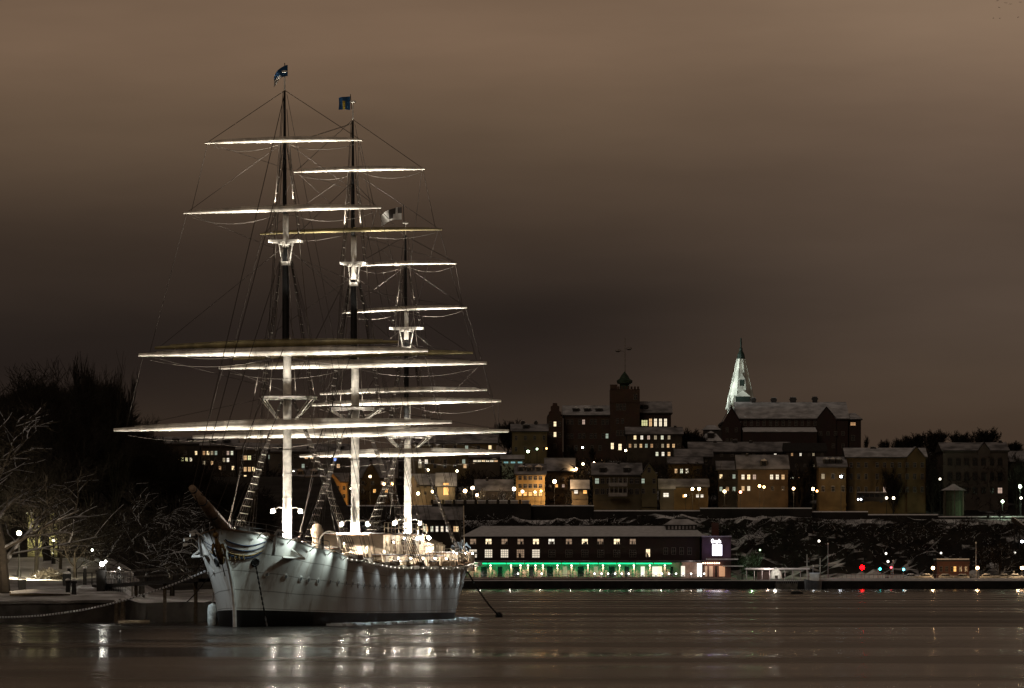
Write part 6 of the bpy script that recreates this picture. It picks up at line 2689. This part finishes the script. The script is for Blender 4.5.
# ---------------------------------------------------------------- lamps of the far shore
HS = 1.0
L_ = [
    (328, 491.5, 1284, ORA, 190, .62, 'brightest orange street lamp, seen between the two front masts'),
    (293.5, 472, 1300, WHT, 16, .45, 'round white lamp beside the leftmost mast above the grey house'),
    (272, 493, 1284, ORA, 70, .5, 'orange lamp glowing just left of the leftmost mast'),
    (265, 516, 1262, WHT, 10, .45, 'white lamp on a pole above the bow rail'),
    (370, 476.5, 1290, YLW, 26, .42, 'yellow lamp left of the snowy gabled house between the masts'),
    (351, 488.5, 1284, YLW, 30, .36, 'small yellow lamp touching the middle mast'),
    (384, 484, 1284, ORA, 55, .5, 'left one of two orange lamps before the rear mast'),
    (392, 484, 1284, ORA, 40, .42, 'right one of two orange lamps before the rear mast'),
    (418, 493.5, 1280, YLW, 60, .5, 'round yellow lamp just right of the rear mast'),
    (432.5, 491.5, 1280, YLW, 40, .45, 'yellow lamp beside the lit ratlines of the rear mast'),
    (428, 470, 1338, YLW, 30, .42, 'left one of two yellow lamps below the lowest rear yard'),
    (457, 471, 1338, YLW, 30, .42, 'right one of two yellow lamps below the lowest rear yard'),
    (465, 491, 1277, (1, .70, .36), 130, .62, 'large warm lamp left in the pair above the balustrade'),
    (472.5, 488, 1279, (1, .72, .42), 110, .58, 'higher lamp right in the pair above the balustrade'),
    (477, 495, 1276, (1, .7, .4), 50, .45, 'lowest warm lamp right below the pair above the balustrade'),
    (514, 489, 1276, (1, .86, .70), 130, .58, 'white starry lamp left of the ochre house with dormers'),
    (522.5, 491.5, 1276, (1, .85, .6), 20, .5, 'dimmer pale globe just right of the white starry lamp'),
    (554.5, 481.5, 1282, (1, .62, .30), 150, .62, 'strong orange lamp right of the ochre house with dormers'),
    (535, 492, 1274, ORA, 60, .4, 'small orange lamp in front of the ochre house door'),
    (541, 491, 1274, ORA, 40, .35, 'small orange lamp at the right corner of the ochre house'),
    (594, 463, 1330, (1, .62, .32), 60, .42, 'orange lamp above the veranda house roof left end'),
    (576, 469, 1310, (1, .62, .28), 80, .45, 'orange lamp over the snowy tree left of the veranda house'),
    (583, 464, 1320, YLW, 30, .42, 'yellow lamp among the snowy branches below the brick wing'),
    (528, 451.5, 1372, GRN, 26, .5, 'left green lamp below the low mustard house'),
    (537, 449, 1372, GRN, 10, .4, 'tall green lamp right of the left green lamp'),
    (546.5, 448.5, 1376, ORA, 14, .35, 'tiny orange lamp at the foot of the brick gable'),
    (520, 457, 1345, GRN, 14, .45, 'green white lamp beside the pale green shelter'),
    (582.5, 447.5, 1378, (.8, 1, .8), 20, .38, 'pale green lamp in front of the brown brick wing'),
    (625.7, 450.5, 1366, YLW, 40, .42, 'yellow lamp at the foot of the square tower'),
    (692.5, 489, 1284, YLW, 60, .48, 'left one of the two yellow lamps under the shed eaves'),
    (699, 489, 1284, YLW, 60, .48, 'right one of the two yellow lamps under the shed eaves'),
    (685.5, 495.5, 1282, YLW, 22, .4, 'small yellow lamp below the left end of the snowy shed'),
    (724.5, 491.5, 1280, (1, .72, .36), 80, .5, 'warm lamp in front of the dark house with the pale window'),
    (740.5, 492, 1280, (1, .35, .2), 40, .42, 'reddish lamp at the left corner of the orange brick house'),
    (759.5, 486, 1284, ORA, 60, .46, 'higher of two orange lamps in the middle of the orange brick house'),
    (764, 487, 1284, ORA, 45, .42, 'lower of two orange lamps in the middle of the orange brick house'),
    (793.5, 488.5, 1282, (1, .62, .32), 70, .46, 'orange lamp left of the warm lit annex'),
    (813, 489, 1280, YLW, 80, .48, 'bright yellow lamp by the left wall of the ochre annex'),
    (817, 491, 1279, ORA, 30, .36, 'small orange lamp beside the bright yellow annex lamp'),
    (841, 476.5, 1288, (.80, .92, 1), 34, .46, 'blue white lamp on the ochre annex front'),
    (886.5, 498, 1272, (1, .86, .6), 20, .42, 'left warm lamp below the long ochre house'),
    (893.5, 498, 1272, (1, .86, .6), 24, .44, 'right warm lamp below the long ochre house'),
    (940, 479, 1284, (1, .9, .7), 8, .4, 'small white lamp between the ochre house and the grey building'),
    (1002.5, 501.5, 1266, GRN, 90, .46, 'pale green lamp on the terrace above the cliff'),
    (1020, 486.5, 1276, GRN, 110, .55, 'bright greenish lamp at the right edge beside the bare tree'),
    (1021, 498, 1272, WHT, 14, .4, 'small white lamp below the bright greenish lamp'),
    (1022, 541.5, 1240, (.9, .92, 1), 30, .45, 'white lamp over the quay at the right edge'),
    (335, 459.5, 1340, BLU, 7, .5, 'deep blue lamp beside the middle mast'),
    (166, 487, 1300, (1, 1, .5), 10, .45, 'yellow green lamp left of the bowsprit'),
    (221, 494, 1296, WHT, 7, .35, 'tiny white lamp right of the bowsprit tip'),
    (819, 541, 1238, WHT, 13, .40, 'tall white quay lamp above the two-masted workboat'),
    (886, 553.5, 1240, WHT, 11, .36, 'small white lamp above the right traffic signals'),
    (888, 561.5, 1232, WHT, 12, .40, 'white lamp just left of the far red signal'),
    (941, 553, 1240, WHT, 10, .34, 'white lamp above the low red brick quay building'),
    (1015, 552.5, 1238, WHT, 8, .32, 'faint white lamp in the cliff bushes near the right edge'),
    (933, 568, 1218, (1, .58, .24), 130, .55, 'leftmost of the three orange starry quay lamps'),
    (977.5, 568, 1218, (1, .55, .22), 130, .55, 'middle one of the three orange starry quay lamps'),
    (1022, 568, 1218, (1, .58, .26), 120, .55, 'rightmost of the three orange starry quay lamps'),
    (760, 550, 1236, (.6, 1, .5), 10, .30, 'small lamp in the green lit bushes behind the canopy'),
]
for px, py, D, c, s, r, lb_ in L_:
    g = 'street lamps of the far shore'
    o = lamp(px, py, D, c, min(s * (.30 if py > 530 else .5), 22), r * .88, lb_, group=g)
    if s >= 50:
        hz_ = zat(py, D) - o.location.z
        spot(o, (0, -.9, hz_ + .2), (0, 2.5, hz_ - 2.2), s * (34 if py < 530 else 6), c, 155, .6, .2)
point(None, W(752, 561, 1232), 900, (.5, 1, .45), .3).name = 'green_bush_light'


def signal(px, py, D, c, s, r, label):
    X, Z = xat(px, D), zat(py, D)
    h = Z - QZ
    o = empty('traffic_signal', (X, D, QZ), 0, label, 'traffic light', 'traffic signals on the far quay')
    b = MB()
    b.tube([(0, .2, 0), (0, .2, h + .5)], .08, GREYM, 6)
    b.build('pole', o)
    b = MB()
    b.box(-.25, .25, -.1, .3, h - .9, h + .5, BLACKM)
    for k in (-.55, -.1, .3):
        b.tube([(0, -.22, h + k), (0, -.08, h + k)], .17, BLACKM, 8)
    b.build('housing', o)
    inst('lens', globe(c, s, r), o, (0, -.30, h))
    return o


signal(862, 567.5, 1216, (1, .0, .0008), 30, .66, 'brightest red signal, glowing strongly at the middle of the far quay')
signal(880, 569, 1216, TEA, 9, .34, 'teal signal just right of the brightest red signal')
signal(891, 567.5, 1216, (1, .06, .08), 9, .30, 'small dim red signal left of the right teal signal')
signal(903.5, 569.5, 1216, (.1, .75, .95), 10, .36, 'right teal signal nearest to the leftmost orange lamp')
# lit white pillars and flag poles on the quay
for px, y0, y1, lb_ in ((828, 544, 561, 'tall floodlit pale pole left of the red signal'), (878, 570, 576, 'short lit white pillar right of the red signal'), (976, 543, 556, 'pale pole above the middle orange lamp'),
                        (893, 561, 571, 'thin grey pole beside the small dim red signal'), (813, 566, 576, 'short pale pole behind the workboat'), (1014, 572, 577, 'tiny white post near the right edge of the quay')):
    D = 1222
    o = empty('quay_pole', (xat(px, D), D, QZ), 0, lb_, 'pole')
    z0, z1 = zat(y0, D) - QZ, 0
    b = MB()
    b.tube([(0, 0, 0), (0, 0, z0)], .11, GREYM, 8)
    b.lathe([(.35, 0), (.35, .3), (.24, .35)], GREYM, n=8)
    b.build('pole', o)
    b = MB()
    b.ball((0, -.0, z0 + .1), .26, WHITE, 8)
    b.build('pole_cap', o)
    point(o, (-.6, -1.6, z0 * .55), 22 if y1 - y0 > 8 else 8, (.9, .95, 1), .1)
# general light spill of the quay lamps on the snow of the road
for px, P, c in ((933, 2200, (1, .62, .3)), (977, 2200, (1, .62, .3)), (1018, 2400, (1, .66, .35)), (862, 700, (1, .1, .1)), (905, 1200, (1, .85, .7)), (840, 1200, (.9, .93, 1))):
    point(None, W(px, 569, 1211), P * (.35 if px > 925 else .08), c, .4).name = 'quay_light'

# ---------------------------------------------------------------- the near park: lamps, fence, benches, bridge
def near_lamp(px, py, D, c, s, r, label, hh=None, P=0):
    o = lamp(px, py, D, c, s, r, label, hh, group='lamps in the park on the left')
    return o


near_lamp(19, 533, 412, (1, .84, .52), 14, .24, 'bright yellowish park lamp right of the big snow-laden tree')
near_lamp(102, 564, 392, (1, .96, .84), 44, .20, 'bright white lamp on top of the park gate')
near_lamp(105.5, 561.5, 392.5, (1, .96, .84), 20, .13, 'second smaller globe beside the white gate lamp')
near_lamp(53.5, 540, 432, (1, .88, .6), 16, .15, 'small yellowish lamp beside the lit wall in the park')
near_lamp(92, 550, 436, (.9, 1, .8), 22, .12, 'tiny pale lamp among the small snow dusted trees')
near_lamp(119.5, 568.5, 398, (1, .95, .85), 22, .12, 'tiny white lamp under the small arch left of the footbridge')
near_lamp(148, 547, 440, (.95, 1, .9), 6, .09, 'faint tiny lamp in the twisting branches right of the gate')
o = empty('park_wall', (xat(44, 440), 440, park_h(xat(44, 440), 440)), 0, 'greenish yellow lit garden wall seen between the park trees', 'wall')
b = MB()
b.box(-1.6, 1.3, 0, .5, -.5, 4.2, mat('yellow_green_plaster', (.35, .33, .18), .9, var=.4, scale=1.2))  # uneven yellow-green plaster colour
b.box(-1.8, 1.5, -.1, .6, 4.2, 4.35, SNOW)
b.build('wall', o)
spot(o, (-.5, -4, .8), (0, 0, 2.6), 900, (1, .93, .55), 80, .7)
spot(None, W(30, 560, 405), W(30, 573, 428), 7000, (1, .85, .55), 120, .8).name = 'added_path_light'  # unseen spot added to brighten the snowy slope
spot(None, W(24, 588, 379), W(6, 470, 388), 4200, (1, .80, .55), 120, .9).name = 'added_tree_light'  # this and the next two: unseen spots added to brighten the trees
spot(None, W(55, 560, 396), W(70, 505, 412), 900, (1, .92, .72), 90, .9).name = 'added_tree_light'
spot(None, W(112, 572, 390), W(145, 520, 408), 500, (1, .92, .8), 100, .9).name = 'added_tree_light'

# park fence
D = 398
o = empty('park_fence', (xat(86, D), D, park_h(xat(86, D), D)), 0, 'iron picket fence running left from the gate post in the park', 'fence')
mp = D / F
b = MB()
for k in range(26):
    x = (-15 + k * 1.2) * mp
    b.tube([(x, 0, -.4), (x, 0, 1.15)], .025, BLACKM, 5)
for z in (.25, 1.05):
    b.tube([(-15.5 * mp, 0, z), (15 * mp, 0, z)], .03, BLACKM, 5)
b.build('picket_panel', o)
for x in (-17, -1, 15):
    b = MB()
    b.box(x * mp - .14, x * mp + .14, -.14, .14, -.4, 1.45, BLACKM)
    b.box(x * mp - .18, x * mp + .18, -.18, .18, 1.45, 1.62, PSNOW)
    b.build('post', o)
D = 392
mp = D / F
o = empty('park_gate', (xat(101, D), D, park_h(xat(101, D), D) - .1), 0, 'dark square gate pillar carrying the bright white lamp', 'gate')
b = MB()
b.box(-.36, .36, -.3, .3, -.3, 1.75, BLACKM)
b.box(-.45, .45, -.38, .38, 1.75, 1.92, BLACKM)
b.build('pillar', o)
b = MB()
for k in range(9):
    x = .5 + k * .2
    b.tube([(x, 0, 0), (x, 0, 1.5)], .022, BLACKM, 5)
b.tube([(.4, 0, .2), (2.3, 0, .2)], .03, BLACKM, 5)
b.tube([(.4, 0, 1.5), (2.3, 0, 1.5)], .03, BLACKM, 5)
b.build('gate_leaf', o)
# bin and bollards
for px, D, h, lb_ in ((22, 392, 1.0, 'dark square litter bin standing in the snow near the big tree'), (66.5, 396, 1.2, 'dark litter bin beside the park hedge')):
    o = empty('litter_bin', (xat(px, D), D, park_h(xat(px, D), D)), .2, lb_, 'bin')
    b = MB()
    b.prism([(-.3, 0), (.3, 0), (.36, h - .15), (-.36, h - .15)], 'y', -.3, .3, BLACKM)
    b.build('bin_body', o)
    b = MB()
    b.prism([(-.4, h - .12), (.4, h - .12), (.2, h + .08), (-.2, h + .08)], 'y', -.35, .35, PSNOW)
    b.build('lid', o)
for px, D, lb_ in ((74, 384, 'dark stone bollard on the snowy quay left of the gate'), (68, 384.5, 'dark iron bollard next to the upturned rowing boat')):
    o = empty('bollard', (xat(px, D), D, park_h(xat(px, D), D)), 0, lb_, 'bollard')
    b = MB()
    b.lathe([(.22, -.2), (.18, .9), (.26, 1.0), (.26, 1.15), (.1, 1.25)], BLACKM, n=10)
    b.build('bollard_body', o)
    b = MB()
    b.lathe([(.24, 1.16), (.18, 1.28), (.03, 1.34)], PSNOW, n=10)
    b.build('snow_cap', o)
# snow covered upturned rowing boat on the bank
D = 383
o = empty('upturned_rowing_boat', (xat(40, D), D, park_h(xat(40, D), D)), R(-4), 'snow covered upturned rowing boat lying on the quay under the big tree', 'boat')
b = MB()
Lb = 5.2
rows = []
for i in range(13):
    u = i / 12
    w_ = .8 * (1 - abs(2 * u - 1) ** 2.4) + .03
    hk = .25 + .5 * max(0, 1 - abs(u - .38) / .6)
    rows.append([((u - .5) * Lb, -w_, .02), ((u - .5) * Lb, -w_ * .85, .16 * hk), ((u - .5) * Lb, 0, .62 * hk), ((u - .5) * Lb, w_ * .85, .16 * hk), ((u - .5) * Lb, w_, .02)])
for r0_, r1_ in zip(rows, rows[1:]):
    for k in range(4):
        b.face([r0_[k], r1_[k], r1_[k + 1], r0_[k + 1]], PLANK)
b.build('hull', o)
b = MB()
for r0_, r1_ in zip(rows, rows[1:]):
    for k in (1, 2):
        up_ = Vector((0, 0, .1))
        b.face([Vector(r0_[k]) + up_, Vector(r1_[k]) + up_, Vector(r1_[k + 1]) + up_, Vector(r0_[k + 1]) + up_], PSNOW)
b.build('snow_cover', o)
b = MB()
b.box(-Lb / 2, -Lb / 2 + .1, -.05, .05, .0, .3, PLANK)
b.build('stem', o)

# footbridge / gangway from the shore to the ship
P0 = Vector((xat(100, 396), 396, 3.1))
P1 = Vector((xat(207, 372), 372, 3.7))
o = empty('footbridge', P0, 0, 'long dark footbridge with two lit handrails leading from the park to the ship', 'bridge')
V = P1 - P0
side_v = Vector((V.y, -V.x, 0)).normalized() * .75
b = MB()
b.face([-side_v, V - side_v, V + side_v, side_v], PLANK)
b.face([-side_v - Vector((0, 0, .25)), V - side_v - Vector((0, 0, .25)), V - side_v + Vector((0, 0, .02)), -side_v + Vector((0, 0, .02))], BLACKM)
b.face([side_v - Vector((0, 0, .25)), V + side_v - Vector((0, 0, .25)), V + side_v + Vector((0, 0, .02)), side_v + Vector((0, 0, .02))], BLACKM)
b.face([-side_v - Vector((0, 0, .25)), V - side_v - Vector((0, 0, .25)), V + side_v - Vector((0, 0, .25)), side_v - Vector((0, 0, .25))], BLACKM)
b.build('walkway', o)
HR_ = mat('handrail_grey', (.16, .14, .12), .5, .4)
for sd in (-1, 1):
    b = MB()
    for z in (.5, 1.05):
        b.tube([side_v * sd + Vector((0, 0, z)), V + side_v * sd + Vector((0, 0, z))], .035, HR_, 5)
    for k in range(17):
        p = V * (k / 16) + side_v * sd
        b.tube([p, p + Vector((0, 0, 1.05))], .03, BLACKM, 5)
    b.build('handrail', o)
for k, f in enumerate((.1, .35, .62, .9)):
    b = MB()
    p = V * f
    b.tube([p, Vector((p.x, p.y, -P0.z - .8))], .16, PLANK, 7)
    b.build('support_pile', o)
# small arch over the bridge head
o = empty('arch', (xat(124, 396), 396, 1.8), 0, 'small arched canopy over the bridge head', 'arch')
b = MB()
for y in (-.6, .6):
    pts = [(-.75, y, 0)] + [(-.75 * cos(pi * k / 8), y, 2.1 + .75 * sin(pi * k / 8)) for k in range(9)] + [(.75, y, 0)]
    b.tube(pts, .06, HR_, 6)
b.build('frame', o)
b = MB()
for k in range(8):
    a1, a2 = pi * k / 8, pi * (k + 1) / 8
    b.face([(-.78 * cos(a1), -.65, 2.1 + .78 * sin(a1)), (-.78 * cos(a2), -.65, 2.1 + .78 * sin(a2)), (-.78 * cos(a2), .65, 2.1 + .78 * sin(a2)), (-.78 * cos(a1), .65, 2.1 + .78 * sin(a1))], PSNOW)
b.build('roof', o)
# mooring piles and a small raft
for px, D, z, lb_ in ((116.5, 375, 1.8, 'left one of two mooring piles in front of the quay corner'), (122.5, 374.5, 1.9, 'right one of two mooring piles in front of the quay corner')):
    o = empty('mooring_pile', (xat(px, D), D, -1), 0, lb_, 'pile', 'mooring piles')
    b = MB()
    b.tube([(0, 0, 0), (.05, 0, z + 1)], [.24, .20], PLANK, 9)
    b.build('pile_body', o)
    b = MB()
    b.lathe([(.24, z + 1.0), (.20, z + 1.12), (.05, z + 1.2)], PSNOW, .05, 0, 9)
    b.build('snow_cap', o)
D = 372
o = empty('wooden_raft', (xat(134, D), D, 0), R(5), 'small pale wooden raft floating beside the mooring piles', 'raft')
b = MB()
for k in range(6):
    b.tube([(-1.3, -.75 + k * .3, .12), (1.3, -.75 + k * .3, .12)], .15, mat('pale_log', (.30, .25, .18), .8, var=.4, scale=3), 7)
b.build('deck', o)
b = MB()
for x in (-.9, .9):
    b.box(x - .08, x + .08, -.85, .85, .28, .36, PLANK)
b.build('cross_beam', o)
b = MB()
b.tube([(1.0, 0, .3), (1.1, .1, .9)], .09, BLACKM, 7)
b.build('post', o)
# fenders at the starboard bow
FEN = mat('pale_fender_rubber', (.55, .6, .58), .5, var=.5, scale=3)
for i, (s_, lb_) in enumerate(((8.0, 'pale cylindrical fender at the waterline, nearer to the bow'), (9.6, 'pale cylindrical fender at the waterline, farther from the bow'))):
    h = hull_at(s_, .6) + .45
    p = ship_w((s_, h, 0))
    o = empty('fender', p, 0, lb_, 'fender', 'fenders at the starboard bow')
    b = MB()
    b.lathe([(.1, -.3), (.34, -.1), (.38, .4), (.38, 1.3), (.3, 1.6), (.08, 1.75)], FEN, n=10)
    b.build('fender_body', o, smooth=True)
    b = MB()
    b.tube([(0, 0, 1.7), (.15, 0, 4.0)], .03, ROPEL, 5)
    b.build('lanyard', o)
spot(None, ship_w((5.5, hull_at(5.5, 3) + 3.5, 3.2)), ship_w((8.5, hull_at(8, .6) + .4, .8)), 260, COOL, 50, .8).name = 'fender_light'

# ---------------------------------------------------------------- mooring lines
mooring((xat(-12, 372), 372, zat(617, 372)), ship_w((4.8, hull_at(4.8, 4.4) + .05, 4.35)), 1.05, .045, ROPE, 'long frosted mooring rope sagging from the starboard bow to the left edge')
mooring((xat(180, 382), 382, zat(607, 382)), ship_w((5.2, hull_at(5.2, 4.0) + .05, 3.9)), .25, .05, ROPE, 'short dark mooring rope slanting down from the starboard bow to the dock', False)
p1 = ship_w((61.5, -hull_at(61.5, 4.4) - .1, 4.4))
b = MB()
q1 = Vector((xat(499, 424), 424, .15))
N_ = 34
for i in range(N_):
    a0, a1 = i / N_, (i + 1.2) / N_
    f0 = p1.lerp(q1, a0) - Vector((0, 0, .35 * 4 * a0 * (1 - a0)))
    f1 = p1.lerp(q1, a1) - Vector((0, 0, .35 * 4 * a1 * (1 - a1)))
    b.tube([f0, f1], .085 if i % 2 else .05, BLACKM, 6)
o = b.build('stern_chain')
tag(o, 'heavy dark chain slanting from the stern of the ship into the water', 'chain')
b = MB()
b.lathe([(.15, -.3), (.35, -.1), (.35, .2), (.12, .42)], BLACKM, n=10)
o = b.build('mooring_buoy', None, q1 - Vector((0, 0, .1)), smooth=True)
tag(o, 'small dark buoy where the stern chain meets the water', 'buoy')
# dark little float out on the water right of the barge
b = MB()
b.lathe([(.4, -.3), (1.3, -.1), (1.2, .35), (.3, .6)], BLACKM, n=10)
o = b.build('float', None, W(797, 594, 940) * 1.0, smooth=True)
o.location = (xat(797, 890), 890, 0)
tag(o, 'dark round float on the open water below the moored barge', 'float')

# ---------------------------------------------------------------- birds
bm = MB()
bm.tube([(-.28, 0, 0), (-.1, 0, .02), (.12, 0, .02), (.3, 0, .05)], [.03, .09, .08, .03], CLOTHB, 7)
bm.face([(-.1, 0, .04), (.1, 0, .04), (.0, .35, .16), (-.12, .75, .05), (-.1, .3, .12)], CLOTHB)
bm.face([(-.1, 0, .04), (.1, 0, .04), (.0, -.35, .16), (-.12, -.75, .05), (-.1, -.3, .12)], CLOTHB)
bm.face([(-.28, 0, 0), (-.5, .1, 0), (-.5, -.1, 0)], CLOTHB)
bme_ = bm.mesh('bird')
for i, (px, py) in enumerate(((997.5, .8), (1005.7, 3), (999, 7.5), (993.3, 18.2), (999.8, 18.4), (1018, 17.3), (1020, 2.3), (1010.5, 4.2))):
    D = 900 + 20 * (i % 3)
    o = bpy.data.objects.new('bird', bme_)
    col.objects.link(o)
    o.location = W(px, py, D)
    o.rotation_euler = (R(12 * (i % 3) - 10), 0, 1.2 + i * .5)
    o['label'] = 'tiny dark bird of the flock flying in the top right corner'
    o['category'] = 'bird'
    o['group'] = 'flock of birds in the top right corner'
    sc_ = .55
    o.scale = (sc_, sc_, sc_)
